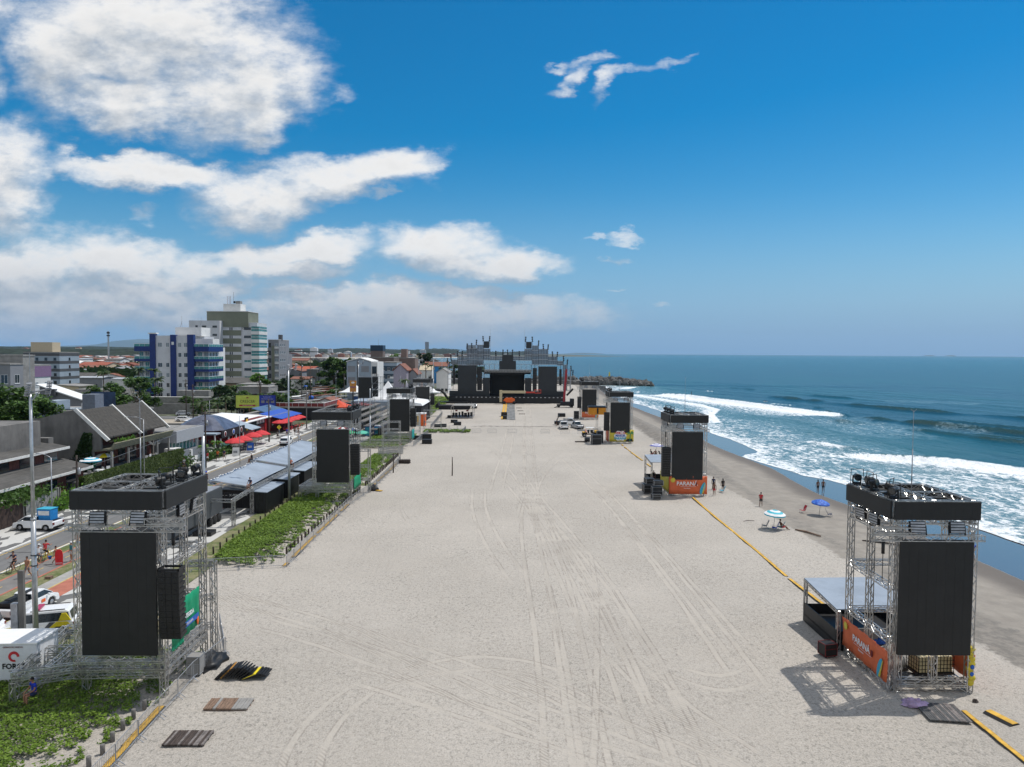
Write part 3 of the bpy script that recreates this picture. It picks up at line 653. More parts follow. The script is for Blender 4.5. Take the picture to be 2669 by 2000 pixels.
# raised truss platforms under the roadside towers
def platform(i,tx,ty,ext):
    n=i<2; t=thing('truss_platform',f'low truss platform under the {ORD[i]} tower of the roadside row','truss platform',(tx,ty,0),0,'truss platforms under the roadside towers')
    p=.5 if n else .9; fy=-1.25 if i==0 else .15; bx=-ext-(1.3 if i==0 else 0)
    for (x,y) in [(-.15,.1),(-4.4,.1),(-ext,fy),(bx,5.2),(-4.8,5.2),(-.15,5.2)]: trusspart('leg',t,((x,y,-.1),(x,y,1.35)),pitch=p)
    F=lambda x,z:(x,.1+(fy-.1)*min(1,max(0,(-x-4.4)/(ext-4.4))),z)
    for z in (1.25,1.70,2.15): trusspart('deck_beam',t,(F(0,z),F(-4.9,z)),((-.15,.3,z),(-.15,5.2,z)),pitch=p,s=.42)
    for z in (1.25,1.70):
        trusspart('deck_beam',t,(F(-4.9,z),F(-ext-.15,z)),((-ext,fy+.1,z),(bx,5.2,z)),((bx,5.2,z),(-4.6,5.2,z)),((-4.8,.2,z),(-4.8,5.,z)),((-(ext+4.8)/2,(fy+.1)/2,z),((bx-4.8)/2,5.,z)),pitch=p)
        trusspart('deck_beam',t,(((bx-ext)/2,(fy+5.2)/2,z),(-4.8,2.4,z)),pitch=p)
    trusspart('diagonal_brace',t,((-ext,fy+.3,.2),(-ext+1.5,5.,1.)),((-ext,fy+.2,.15),(bx,5,.15)),pitch=p)
    ox=.32 if i==0 else 1.15
    trusspart('outrigger',t,((ox,5.6,0),(ox,5.6,5.9)),((-1.2,5.4,5.75),(ox,5.6,5.75)),((-.2,5.4,3.6),(ox,5.6,3.6)),((-.2,5.4,1.8),(ox,5.6,1.8)),pitch=p)
platform(0,-18.95,38.3,7.45); platform(1,-20.4,89.9,6.6); platform(2,-21.2,148.6,5.6)
# ---------------------------------------------------------------- road, pavements, verges (sheets along y)
def sheet(name,xl,xr,y0,y1,z,m,kind='structure',h=0.,st=6):
    """strip between x=xl(y) and x=xr(y)"""
    f=lambda a,y: a(y) if callable(a) else a
    n=max(1,int((y1-y0)/st)); vs=[];fs=[]
    for i in range(n+1):
        y=y0+(y1-y0)*i/n; vs+=[(f(xl,y),y,z),(f(xr,y),y,z)]
    for i in range(n): fs.append((2*i,2*i+1,2*i+3,2*i+2))
    mb=MB(); mb.add(vs,fs)
    if h:
        L=[(f(xl,y0+(y1-y0)*i/n),y0+(y1-y0)*i/n) for i in range(n+1)]; Rr=[(f(xr,y0+(y1-y0)*i/n),y0+(y1-y0)*i/n) for i in range(n+1)]
        for S_ in (L,Rr):
            for a,b in zip(S_,S_[1:]): mb.quad((a[0],a[1],z),(b[0],b[1],z),(b[0],b[1],z-h),(a[0],a[1],z-h))
    o=mb.build(name,m,norm=False); o['kind']=kind; return o
def bend(x0): # the street bends slightly away past the bars
    return lambda y: x0-.0009*max(0,y-95)**1.35-(0.02*max(0,y-250))
YE=430
sheet('road',bend(-47.35),bend(-43.3),30,YE,.03,M_asph)
sheet('pavement',-53.4,bend(-47.6),30,YE,.16,M_mosaic)
sheet('kerb',bend(-47.6),bend(-47.35),30,YE,.165,M_kerb,h=.13)
sheet('kerb',bend(-43.3),bend(-43.15),30,YE,.11,M_kerb,h=.08)
sheet('road_marking',bend(-47.2),bend(-47.08),30,YE,.035,M_ylin); sheet('road_marking',bend(-43.55),bend(-43.43),30,YE,.035,M_ylin)
sheet('grass_verge',bend(-43.15),-41.9,30,190,.06,M_grass)
sheet('cycle_path',-41.9,-39.4,30,230,.07,M_asph2)
for a in (-41.95,-39.5): sheet('path_marking',a,a+.22,30,150,.075,M_redpath)
for k in range(24): sheet('path_marking',-40.72,-40.62,34+k*5,36+k*5,.075,M_ylin)
sheet('grass_verge',-39.4,-37.9,30,120,.06,M_grass)
sheet('footpath',-37.9,-36.6,30,120,.065,M_pave)
sheet('path_marking',-36.75,-36.62,30,120,.072,M_ylin)
sheet('red_path',-36.6,-34.7,30,120,.07,M_redpath)
sheet('promenade',-34.7,-29.8,30,120,.068,M_mosaic)
sheet('paved_ground',-39.4,-29.5,120,260,.066,M_pave)
sheet('grass_verge',-29.8,-26.3,30,100,.062,M_grass)
sheet('sand_strip',lambda y:-26.3,lambda y:-20.,100,102,.03,M_grass)
# car parks / side streets further back
sheet('side_street',-120,-53.4,117,124,.02,M_asph); sheet('side_street',-140,-53.4,198,206,.02,M_asph)
sheet('yard',-100,-62,165,196,.025,mat('sandy_yard',(.40,.35,.28),.95,var=.2,vs=.5,bump=.2,var2=.3))
# ---------------------------------------------------------------- creeping dune plants
def leaves(name,area,n,size,zf,m,label=None,seed=1,tall=.12,kind='stuff'):
    """area: function(rng)->(x,y) or None"""
    r=random.Random(seed); mb=MB(); V=mb.v; Fc=mb.f
    k=0
    while k<n:
        p=area(r)
        if p is None: continue
        x,y=p; z=zf(x,y)+r.random()*tall; a=r.random()*6.28; s=size*(.6+.8*r.random()); t1=r.uniform(-.6,.6); t2=r.uniform(-.6,.6)
        ca,sa=math.cos(a)*s,math.sin(a)*s; i=len(V)
        V.append((x-ca,y-sa,z-s*t1)); V.append((x+sa*.6,y-ca*.6,z-s*t2*.5)); V.append((x+ca,y+sa,z+s*t1)); V.append((x-sa*.6,y+ca*.6,z+s*t2*.5)); Fc.append((i,i+1,i+2,i+3)); k+=1
    mb.mi=[0]*len(Fc); mb.sm=[False]*len(Fc)
    o=mb.build(name,m,norm=False); o['kind']=kind; return o
def patchy(x,y,s,th,seed=0): return mnoise.fractal(Vector((x/s+seed*13.7,y/s,seed)),1.,2.,3)>th
def a1(r):
    x=r.uniform(-31,-18.6); y=r.uniform(29,44)
    # sand shows along the bollard line
    e=-19.6-.55*max(0,(35-y))*.5
    if x>e+.6: return None
    fr=(e-x)
    if fr<2.4 and not patchy(x,y,.7,.14-.2*fr,1): return None
    if not patchy(x,y,.5,-.38,2): return None
    return x,y
leaves('dune_creeper',a1,44000,.07,lambda x,y:.03+.22*max(0,min(1,(-19.8-x)/2.5)),M_dune,seed=2,tall=.18)
def a2(r):
    y=r.uniform(61.5,98); xl=-27.6 if y>68 else -27.6+(68-y)*.15; xr=-20.9
    x=r.uniform(xl,xr); fr=xr-x
    if fr<2.8 and not patchy(x,y,.8,.22-.12*fr,3): return None
    if y<64 and not patchy(x,y,.8,.2-(y-61.5)*.15,4): return None
    return x,y
leaves('dune_creeper',a2,40000,.095,lambda x,y:.05+.25*max(0,min(1,(-20.9-x)/3)),M_dune,seed=3,tall=.22)
def a3(r):
    y=r.uniform(100,131); x=r.uniform(-25.4,-20.8); fr=-20.8-x
    if fr<2.2 and not patchy(x,y,.9,.2-.12*fr,5): return None
    return x,y
leaves('dune_creeper',a3,14000,.12,lambda x,y:.1,M_dune,seed=4,tall=.25)
def a4(r): return r.uniform(-31,-21.8),r.uniform(140,163)
leaves('dune_creeper',a4,6000,.2,lambda x,y:.1,M_dune,seed=5,tall=.3)
def a5(r):
    x,y=r.uniform(-21,-10),r.uniform(167,173)
    return (x,y) if patchy(x,y,1.2,-.1,6) else None
leaves('dune_creeper',a5,2600,.2,lambda x,y:.1,M_dune,seed=6,tall=.3)
def a6(r): return r.uniform(-37,-24.3),r.uniform(183,300)
leaves('dune_creeper',a6,9000,.33,lambda x,y:.1,M_dune,seed=7,tall=.5)
# ---------------------------------------------------------------- timber bollards
bl=None
def bollards(pts,where,mt=M_conc2,h=.5,r=.11):
    for i,(x,y) in enumerate(pts):
        mb=MB(); mb.lathe([(0,0),(r,0),(r,h*.97),(r*.9,h),(0,h)],(0,0,0),8); o=mb.build('bollard',mt,loc=(x,y,0))
        tag(o,where[i] if isinstance(where,list) else where,'bollard','short posts edging the dune plants')
d1=[(-19.2,31.6),(-19.15,32.6),(-19.3,33.7),(-19.4,34.8),(-19.45,35.9),(-19.4,36.9)]
bollards(d1,[f'short round concrete post beside the foreground creeper, {a} from the camera' for a in ('first','second','third','fourth','fifth','sixth')])
bollards([(-27.8,64+1.55*k) for k in range(22)],'short dark timber post on the road edge of the long green strip',M_woodd,.75,.085)
bollards([(-21.1+.015*k,66+1.15*k) for k in range(27)],'short timber post on the sand edge of the long green strip',M_woodd,.65,.09)
bollards([(-20.7,100+1.3*k) for k in range(23)],'short timber post edging the green strip before the third tower',M_woodd,.7,.1)
# ---------------------------------------------------------------- crowd barriers
def barrier(near=True,L=2.1):
    t=thing('crowd_barrier','x','barrier',(0,0,0),0,'steel crowd barriers around the arena')
    mb=MB(); r=.021
    mb.path([(-L/2,0,.22),(-L/2,0,1.03),(-L/2+.08,0,1.1),(L/2-.08,0,1.1),(L/2,0,1.03),(L/2,0,.22),(-L/2,0,.22)],r,5)
    n=15 if near else 9
    for k in range(1,n): x=-L/2+L*k/n; mb.tube((x,0,.22),(x,0,1.1),.009 if near else .012,4,cap=False)
    mb.build('frame',M_alu2,t,norm=False)
    for x in (-L/2+.12,L/2-.12):
        mb=MB(); mb.path([(x,-.33,.0),(x,-.25,.06),(x,0,.24),(x,.25,.06),(x,.33,.0)],.019,4); mb.tube((x,0,0.02),(x,0,.24),.019,4); mb.build('foot',M_alu2,t,norm=False)
    return t
BA=barrier(); bcount=0
def put_barrier(x,y,rz,lab):
    global bcount
    bcount+=1
    if bcount==1: BA.location=(x,y,0); BA.rotation_euler=(0,0,rz); BA['label']=lab; return BA
    return dup(BA,(x,y,0),rz,lab)
def brun(p,q,lab,step=2.12,jit=.03):
    p=Vector(p); q=Vector(q); d=q-p; n=max(1,round(d.length/step)); a=math.atan2(d.y,d.x); r=random.Random(int(p.x*7+p.y))
    for i in range(n):
        c=p+d*((i+.5)/n); put_barrier(c.x,c.y,a+r.uniform(-jit,jit),lab)
brun((-17.95,29.5),(-18.25,40.2),'grey steel crowd barrier in the row edging the foreground creeper')
brun((-18.25,40.2),(-17.9,43.6),'grey steel crowd barrier in the row around the nearest roadside tower')
brun((-17.9,43.6),(-20.0,48.0),'grey steel crowd barrier closing the row behind the nearest roadside tower')
brun((-27.5,60.2),(-19.8,61.7),'grey steel crowd barrier in the short row at the near end of the green strip')
brun((-19.75,61.7),(-20.0,88.),'grey steel crowd barrier in the long row between the first two roadside towers',jit=.02)
brun((-19.9,88.),(-19.1,97.5),'grey steel crowd barrier curving past the second roadside tower')
brun((-19.1,97.5),(-19.2,121.5),'grey steel crowd barrier in the row beyond the second roadside tower')
brun((-19.2,121.5),(-23.5,127),'grey steel crowd barrier at the corner beyond the two timber posts')
brun((-25.5,141.5),(-19.8,142.5),'grey steel crowd barrier before the third roadside tower')
brun((-19.8,142.5),(-19.4,164),'grey steel crowd barrier in the row past the third roadside tower')
brun((-21,166.2),(-11.5,166.4),'grey steel crowd barrier in the fence around the far planted patch')
brun((-11.5,166.4),(-11.2,173),'grey steel crowd barrier at the side of the far planted patch')
brun((-21,173.2),(-11.4,173.2),'grey steel crowd barrier behind the far planted patch')
brun((-20.2,176),(-21.2,216),'grey steel crowd barrier in the row to the farthest roadside tower',2.4)
for x,w_ in ((-8.3,'leftmost'),(-4.6,'second from left'),(.15,'third from left'),(7.9,'fourth from left'),(12.6,'second from right'),(16.6,'rightmost')):
    put_barrier(x,166.6,.02,f'lone crowd barrier standing on open sand, {w_} of the scattered six')
# yellow cable covers
def cover(x0,y0,x1,y1,lab,w=.34,broken=False,seed=1):
    r=random.Random(seed); L=math.hypot(x1-x0,y1-y0); n=int(L/.95); mb=MB(); gapx=0
    ux,uy=(x1-x0)/L,(y1-y0)/L
    for i in range(n):
        if broken and r.random()<.28: continue
        wob=.06*math.sin(i*.21+seed)+r.uniform(-.015,.015); 
        a=i*.95; cx_,cy_=x0+ux*(a+.47)-uy*wob,y0+uy*(a+.47)+ux*wob
        M=Matrix.Rotation(math.atan2(uy,ux)+r.uniform(-.02,.02),3,'Z')
        mb.obox((cx_,cy_,.05),(.94,w*.72,.06),M,0); mb.obox((cx_,cy_,.035),(.95,w,.03),M,1)
    o=mb.build('cable_cover',[M_yel,M_blk]); tag(o,lab,'cable cover','yellow cable covers laid across the sand'); return o
cover(24.2,30.5,24.3,37.8,'yellow cable cover strip running toward the camera from the nearest seaward tower')
cover(23.95,50.8,23.6,60.,'yellow cable cover strip behind the roofed deck at the nearest seaward tower')
cover(23.6,60.,24.0,94.,'long yellow cable cover strip between the two nearest seaward towers',seed=3)
cover(23.4,117,22.9,149,'broken yellow cable cover strip before the third seaward tower',broken=True,seed=4)
cover(-18.35,29.5,-18.6,37.8,'yellow cable cover along the barriers beside the foreground creeper',w=.42,seed=5)
cover(-20.05,62,-20.35,88,'yellow cable cover behind the long barrier row beside the green strip',w=.42,seed=6,broken=True)
cover(-19.6,98,-19.6,121,'yellow cable cover behind the barriers beyond the second roadside tower',w=.42,seed=7,broken=True)
# ---------------------------------------------------------------- poles
def flood_pole(x,y,h,lab,base=False,heads=True,ang=0.):
    t=thing('floodlight_pole',lab,'light pole',(x,y,0),ang,'tall beach floodlight poles')
    mb=MB(); mb.tube((0,0,0),(0,0,h*.5),.17,12,.14); mb.tube((0,0,h*.5),(0,0,h-.4),.115,12,.085); mb.tube((0,0,h*.5-.06),(0,0,h*.5+.06),.16,12); mb.build('pole',M_silver,t)
    if base:
        mb=MB(); mb.box(-.85,.85,-.85,.85,0,.5); mb.build('plinth',M_blk2,t,bevel=.05)
    if heads:
        mb=MB(); mb.tube((-.15,0,h-.3),(1.15,0,h-.05),.045,6); mb.tube((0,0,h-.9),(.5,0,h-.2),.03,5); mb.build('cross_arm',M_alu2,t)
        for sx in (-.1,1.05):
            mb=MB()
            for k in range(6): M=Matrix.Rotation(.5,3,'X'); mb.obox((sx+.03*k-.08,-.08,h-.45+.15*k+(.12 if sx>0 else 0)),(.30,.16,.045),M)
            mb.box(sx-.02,sx+.02,-.0,.03,h-.5,h+.4); mb.build('lamp_bank',[M_alu2],t)
        mb=MB(); mb.tube((.0,0,h-.5),(.0,0,h+2.2),.02,5); mb.build('rod',M_alu2,t)
    mb=MB()
    for z in (h*.36,h*.32): mb.tube((0,0,z),(0,0,z+.06),.2,10)
    mb.build('clamp',M_blk2,t) if base is False and y<60 else None
    return t
flood_pole(-30.25,44.5,16.6,'tall grey floodlight pole at the left edge of the photo, nearest',ang=.3)
t=thing('street_light','grey concrete light pole on a black plinth beside the dark trailer','light pole',(-31.6,72.4,0))
mb=MB(); mb.tube((0,0,.5),(0,0,10.3),.21,12,.14); mb.build('pole',M_silver,t); mb=MB(); mb.box(-.95,.95,-.7,.7,0,.52); mb.build('plinth',M_blk2,t,bevel=.05)
flood_pole(-28.25,89.6,17.0,'tall grey floodlight pole rising beside the grey canvas roofs',heads=True,ang=.9)
for (x,y,o_) in ((-35.5,164,'beside the large hanging screen'),(-29.4,224,'third from the stage'),(-31.5,284,'second from the stage'),(-34,344,'last before the stage scaffold')):
    flood_pole(x,y,16.5,f'slender floodlight pole far along the beach, {o_}',ang=.4)
flood_pole(-28.8,143.9,12.,'bare grey pole rising behind the third roadside tower',heads=False); flood_pole(-27.5,185,12,'bare grey pole left of the farthest roadside tower',heads=False)
def utility_pole(x,y,h,lab,m=M_woodd,arm=True,r=.15):
    t=thing('utility_pole',lab,'utility pole',(x,y,0),0,'utility poles along the street')
    mb=MB(); mb.tube((0,0,0),(0,0,h),r,8,r*.7); mb.build('pole',m,t)
    if arm:
        mb=MB(); mb.box(-.9,.9,-.06,.06,h-.55,h-.43); mb.box(-.5,.5,-.06,.06,h-1.6,h-1.5)
        for q in (-.8,-.3,.3,.8): mb.tube((q,0,h-.43),(q,0,h-.25),.045,6)
        mb.build('cross_arm',M_blk2,t)
        mb=MB(); mb.tube((.25,0,h-2.3),(.25,0,h-1.5),.2,8); mb.build('transformer',M_alu2,t)
    return t
UP=[(-49.4,114,9.3,'dark timber utility pole in front of the dome roofed bar'),(-50.5,147.1,9.2,'dark utility pole beside the near red parasols'),(-50.5,174.1,10.5,'pale utility pole on the kerb right of the far red parasols'),
    (-53.,86.,6.2,'leaning utility pole beside the umbrella terrace'),(-54.2,80.,3.8,'short concrete pole beside the low tiled roofs'),(-81.5,181,10.5,'dark utility pole beside the white wall of the yard'),
    (-70,236,16,'tall dark utility pole left of the tallest flood pole'),(-66,232,17.5,'tall dark pole with a dark red top beside the river view'),(-73,205,12,'utility pole right of the blue and green billboard'),
    (-92,200,11,'utility pole in front of the blue balconied block'),(-62,262,11,'utility pole by the brown gabled shop'),(-58,300,11,'thin dark pole among the far street shops'),(-50,262,11,'thin pole beside the white marquee'),(-46,232,9,'pole in front of the blue shop wall'),(-44,210,8,'pole in front of the dark marquee stall'),(-40,330,12,'pole beside the brown sloping house')]
for i,(x,y,h,l) in enumerate(UP): utility_pole(x,y,h,l,M_conc2 if i in(2,4) else M_woodd,arm=i not in(4,7))
t=thing('utility_pole','square grey concrete pole behind the white generator','utility pole',(-29.75,42.6,0),0,'utility poles along the street')
mb=MB(); mb.prism([(-.17,-.12),(.17,-.12),(.13,.12),(-.13,.12)],0,5.6,'z'); mb.build('pole',M_conc2,t); mb=MB(); mb.box(-.62,-.2,-.15,.15,2.,3.6); mb.build('meter_box',M_alu2,t)
def street_lamp(x,y,h,lab,arm=(2.2,0)):
    t=thing('street_lamp',lab,'street lamp',(x,y,0),0,'curved street lamps'); mb=MB(); mb.tube((0,0,0),(0,0,h),.07,8,.045)
    mb.path([(0,0,h),(arm[0]*.4,arm[1]*.4,h+.35),(arm[0],arm[1],h+.4)],.04,6); mb.build('pole',M_alu2,t); mb=MB(); mb.ball((arm[0]*1.08,arm[1]*1.08,h+.36),(.32,.16,.07),8,5); mb.build('lamp_head',M_lamp,t); return t
street_lamp(-51.8,99.5,9.3,'thin curved street lamp in front of the big sloping roof',(-2.3,0)); street_lamp(-49.6,76.,7.4,'thin curved street lamp over the hedge terrace',(-1.9,.4)); street_lamp(-76,178,6.6,'white curved street lamp beside the palm trees',(1.6,0))
mb=MB(); mb.tube((0,0,0),(0,0,8.2),.05,6); tag(mb.build('thin_pole',M_alu2,loc=(-45.6,118.5,0)),'very thin grey pole standing on the road beside the rear canvas roof','pole')
# overhead wires
def wire(p,q,sag,lab,r=.014,mt=M_blk2):
    p=Vector(p);q=Vector(q); mb=MB(); pts=[p.lerp(q,k/12)-Vector((0,0,sag*4*(k/12)*(1-k/12))) for k in range(13)]; mb.path(pts,r,4); o=mb.build('overhead_wire',mt,norm=False); return tag(o,lab,'wire','overhead wires along the street')
wire((-54,40,7.),(-53,86,6.),.6,'dark overhead wire over the low fibre cement roofs'); wire((-53,86,6.1),(-49.4,114,8.7),.5,'dark overhead wire above the hedge terrace')
wire((-49.4,114,8.8),(-50.5,147.1,8.7),.6,'dark overhead wire before the dome roofed bar'); wire((-50.5,147.1,8.7),(-50.5,174,10),.5,'dark overhead wire above the red parasols')
wire((-54.2,80,3.7),(-49.4,114,7.6),.3,'thick pale overhead wire crossing the terrace',.022,M_alu2); wire((-30.2,44.4,6.2),(-54,52,7),.8,'slack black cable from the nearest pole to the street')
# ---------------------------------------------------------------- main stage (elevation measured at 1 px = 1/37.75 m)
SXf=lambda X: ((1120+X/5.5275)-1334)/6.83
SZf=lambda Y: 19-((850+Y/5.5275)-919.8)/6.83
YS=270.
stage=thing('concert_stage','huge black concert stage with castle like scaffold towers at the end of the beach','stage',(0,YS,0))
M_stg=mat('stage_led',(.022,.026,.030),.55,var=.1,vs=.3)
M_mesh=mat('steel_mesh_panel',(.24,.29,.35),.6,.1,var=.2,alpha=.62)
def SB(mb,X0,X1,Y0,Y1,y0,y1,mi=0): mb.box(SXf(X0),SXf(X1),y0,y1,max(0,SZf(Y1)),SZf(Y0),mi); return mb
def spart(name,m,*bx):
    mb=MB()
    for b_ in bx: SB(mb,*b_)
    return mb.build(name,m,stage)
spart('stage_base',M_blk,(285,1945,1008,1125,-3,14),(170,560,1078,1120,-6,-3))
spart('stage_deck',M_dark,(300,1930,1003,1008,-3,16))
spart('lower_screen',M_stg,(283,860,935,1003,-.5,1)); spart('lower_screen',M_stg,(1365,1942,935,1003,-.5,1))
spart('side_screen',M_stg,(405,668,570,935,-.6,.6)); spart('side_screen',M_stg,(1565,1828,577,935,-.6,.6))
spart('wing_panel',M_stg,(765,862,745,936,-.3,.8)); spart('wing_panel',M_stg,(1368,1462,745,936,-.3,.8))
spart('back_screen',M_stg,(862,1362,700,1000,11,12)); spart('back_wall',M_dark,(760,1460,640,700,10,11))
for x in (862,1356): spart('stage_wing',M_dark,(x,x+6,690,1000,1,11))
spart('roof_cover',M_dark,(770,1460,640,652,0,12)); spart('centre_screen',M_stg,(1040,1198,415,500,-.5,.6),(998,1238,498,640,-.55,.6))
tr=MB()
for z in (632,655): truss(tr,(SXf(785),-.8,SZf(z)),(SXf(1455),-.8,SZf(z)),.5,.05,1.1)
tr.build('roof_truss',M_alu,stage,norm=False)
mb=MB()
for k in range(13): X=870+k*41; mb.obox((SXf(X),-.9,SZf(682)),(.5,.5,.7))
mb.box(SXf(865),SXf(1365),-1,-.8,SZf(670),SZf(668)); mb.build('front_lamp_row',M_blk,stage)
for (a,b_,c,d) in ((680,756,590,925),(1475,1541,600,930),(333,371,605,835),(1857,1896,615,845)):
    mb=MB(); n=14; z0,z1=SZf(c),SZf(d)
    for k in range(n): za=z0+(z1-z0)*k/n; zb=z0+(z1-z0)*(k+.93)/n; q=.35*(k/n)**2; mb.box(SXf(a)+.1,SXf(b_)-.1,-1.2+q,.0+q,zb,za)
    mb.tube((SXf((a+b_)/2),-.5,z1),(SXf((a+b_)/2),-.5,z0+1.5),.08,5); mb.build('speaker_column',M_blk,stage)
# scaffold towers with barred panels
def scaff(mb,X0,X1,Y0,Y1,y0=0.,y1=2.5,st=2.3,r=.06):
    x0,x1=sorted((SXf(X0),SXf(X1))); zt,zb=SZf(Y0),SZf(Y1); nx=max(1,round((x1-x0)/st)); nz=max(1,round((zt-zb)/2.))
    for y in (y0,y1):
        for i in range(nx+1): mb.tube((x0+(x1-x0)*i/nx,y,zb),(x0+(x1-x0)*i/nx,y,zt),r,4,cap=False)
        for j in range(nz+1): z=zb+(zt-zb)*j/nz; mb.tube((x0,y,z),(x1,y,z),r*.8,4,cap=False)
    for i in range(nx+1):
        for j in range(nz+1): x=x0+(x1-x0)*i/nx; z=zb+(zt-zb)*j/nz; mb.tube((x,y0,z),(x,y1,z),r*.7,4,cap=False)
def bars(mb,X0,X1,Y0,Y1):
    x0,x1=SXf(X0),SXf(X1); zt,zb=SZf(Y0),SZf(Y1); n=max(2,round((x1-x0)/.62))
    for i in range(n+1):
        x=x0+(x1-x0)*i/n; mb.box(x-.06,x+.06,-.18,-.06,zb,zt,2)
    mb.box(x0,x1,-.05,.0,zb,zt,0)
    nj=max(2,round((zt-zb)/1.9))
    for j in range(nj+1): z=zb+(zt-zb)*j/nj; mb.box(x0,x1,-.24,-.18,z-.09,z+.09,1)
TL=[(405,533,435,560),(535,678,325,560),(680,768,275,560),(770,866,330,490),(866,1040,435,490),(310,400,490,550)]
TR_=[(1365,1463,330,490),(1470,1557,280,548),(1560,1697,330,548),(1700,1827,435,548),(1200,1363,435,490),(1833,1915,500,560),(1920,1974,552,920)]
for b_ in TL+TR_:
    mb=MB(); scaff(mb,b_[0],b_[1],b_[2],b_[3]); mb.build('scaffold_tower',M_alu2,stage,norm=False); mb=MB(); bars(mb,*b_); mb.build('barred_panel',[M_mesh,M_alu2,M_blk2],stage)
for (a,b_,c,d) in ((400,680,485,570),(255,405,540,920),(668,780,560,930),(1460,1565,560,930),(1825,2030,620,930),(780,1000,550,640),(1238,1460,550,640),(1970,2025,640,920)):
    mb=MB(); scaff(mb,a,b_,c,d,.7,3.5,2.0,.07); mb.build('scaffold_tower',M_alu2,stage,norm=False)
spart('pinnacle_screen',M_stg,(774,853,222,320,-.4,.3)); spart('pinnacle_screen',M_stg,(1382,1461,226,322,-.4,.3))
PIN=[(537,330),(603,325),(670,275),(765,222),(858,222),(400,440),(468,435),(305,490),(255,540),(948,432),(1050,413),(1117,413),(1186,413),(1285,432),(1375,226),(1470,226),(1560,280),(1628,330),(1697,335),(1760,435),(1830,440),(1920,500),(1975,550),(2028,640),(2055,700)]
for k,(X,Y) in enumerate(PIN):
    mb=MB(); x=SXf(X); z=SZf(Y); dx=.08*(-1)**k
    mb.tube((x,-.2,z-2),(x,-.2,z+1.7),.06,5)
    for q in range(3): mb.obox((x+dx*(q-1)*.6,-.3,z+.3+q*.7),(.5,.5,.55),Matrix.Rotation(.15*q,3,'Y')); mb.tube((x+dx,-.3,z+.2+q*.7),(x,-.2,z+.5+q*.7),.12,6)
    mb.build('lamp_stack',M_blk,stage)
mb=MB(); mb.tube((SXf(868),0,SZf(500)),(SXf(868),0,SZf(40)),.07,5,.03); mb.build('mast',M_alu2,stage); mb=MB(); mb.tube((SXf(1361),0,SZf(500)),(SXf(1361),0,SZf(40)),.07,5,.03); mb.build('mast',M_alu2,stage)
mb=MB(); mb.path([(SXf(110),-8,SZf(905)),(SXf(190),-8,SZf(915)),(SXf(240),-8,SZf(960)),(SXf(285),-6,SZf(1040))],.45,5); mb.build('side_arch',M_blk,stage)
mb=MB(); mb.path([(SXf(2050),-3,SZf(890)),(SXf(2010),-3,SZf(935)),(SXf(1960),-3,SZf(985))],.4,5); mb.build('side_arch',M_blk,stage)
mb=MB()
for k in range(26): X=395+k*60; mb.obox((SXf(X),-3.05,SZf(1018)),(.6,.12,.3))
mb.build('edge_lamp_row',M_alu2,stage)
# walkway on the sand, yellow covers
tag(MB().box(-1.75,1.0,200.6,265,0.02,.10).build('sand_walkway',mat('walkway_boards',(.17,.17,.165),.8,var=.3,vs=1,stretch=(1,.3,1))),'grey boarded walkway laid on the sand toward the stage','walkway')
for i,x in enumerate((-3.1,-2.3)): tag(MB().box(x,x+.55,202,264,.02,.12).build('cable_cover',M_yel),f'{"left" if i==0 else "right"} of two parallel yellow cable covers leading to the stage','cable cover')
mb=MB(); mb.box(-.9,.9,-1.2,1.2,0,1.2); mb.box(-.7,.7,-1.2,-1.0,1.2,1.35); 
tag(mb.build('flight_case',M_blk,loc=(-2.3,212,0),bevel=.05),'black equipment case standing on the yellow cable covers','case','equipment cases')
tag(MB().box(-.6,.6,-.9,.9,0,1.0).build('flight_case',M_blk,loc=(-2.0,203,0),bevel=.04),'black equipment case at the near end of the yellow covers','case','equipment cases')
for k in range(3):
    mb=MB()
    for q in range(4): mb.box(-1+q*.5,-.6+q*.5,-.25,.25,0,.12)
    mb.box(-1,.95,-.05,.05,.12,.16)
    tag(mb.build('timber_pallet',M_woodd,loc=(2.5+.35*k,244-k*12,0)),f'dark flat pallet right of the walkway, {["farthest","middle","nearest"][k]} of three','pallet','pallets right of the walkway')
# roofed band tent with instruments
t=thing('gazebo','grey curved roof gazebo sheltering instrument cases before the stage','gazebo',(-14.4,207.5,0))
mb=MB(); n=10; x0,x1=-3.2,3.2
prof=[(-3.3,2.9),(-3.15,3.5),(-2.6,3.75),(2.6,3.75),(3.15,3.5),(3.3,2.9),(3.2,2.9),(3.0,3.4),(2.5,3.6),(-2.5,3.6),(-3.0,3.4),(-3.2,2.9)]
mb.prism(prof,-3.,5.,'y'); mb.build('roof',M_conc,t)
for x in (-3.1,3.1):
    for y in (-2.9,4.9): trusspart('post',t,((x,y,0),(x,y,3.)),s=.25,pitch=.9)
mb=MB(); mb.box(-3.1,3.1,-2.9,4.9,.2,.35); mb.build('floor',M_alu2,t)
r=random.Random(3)
for k in range(7): 
    w_=r.uniform(.5,.9); h_=r.uniform(.7,1.5); x=-17+k*.87; 
    mb=MB(); mb.box(-w_/2,w_/2,-.4,.4,0,h_); mb.box(-w_/2-.02,w_/2+.02,-.42,.42,h_*.45,h_*.45+.05); mb.tube((-w_/3,-.42,h_*.7),(w_/3,-.42,h_*.7),.03,4)
    tag(mb.build('flight_case',M_blk,loc=(x,206+r.uniform(-.5,1.5),.35),bevel=.02),'black case packed under the curved gazebo roof','case','cases under the gazebo')
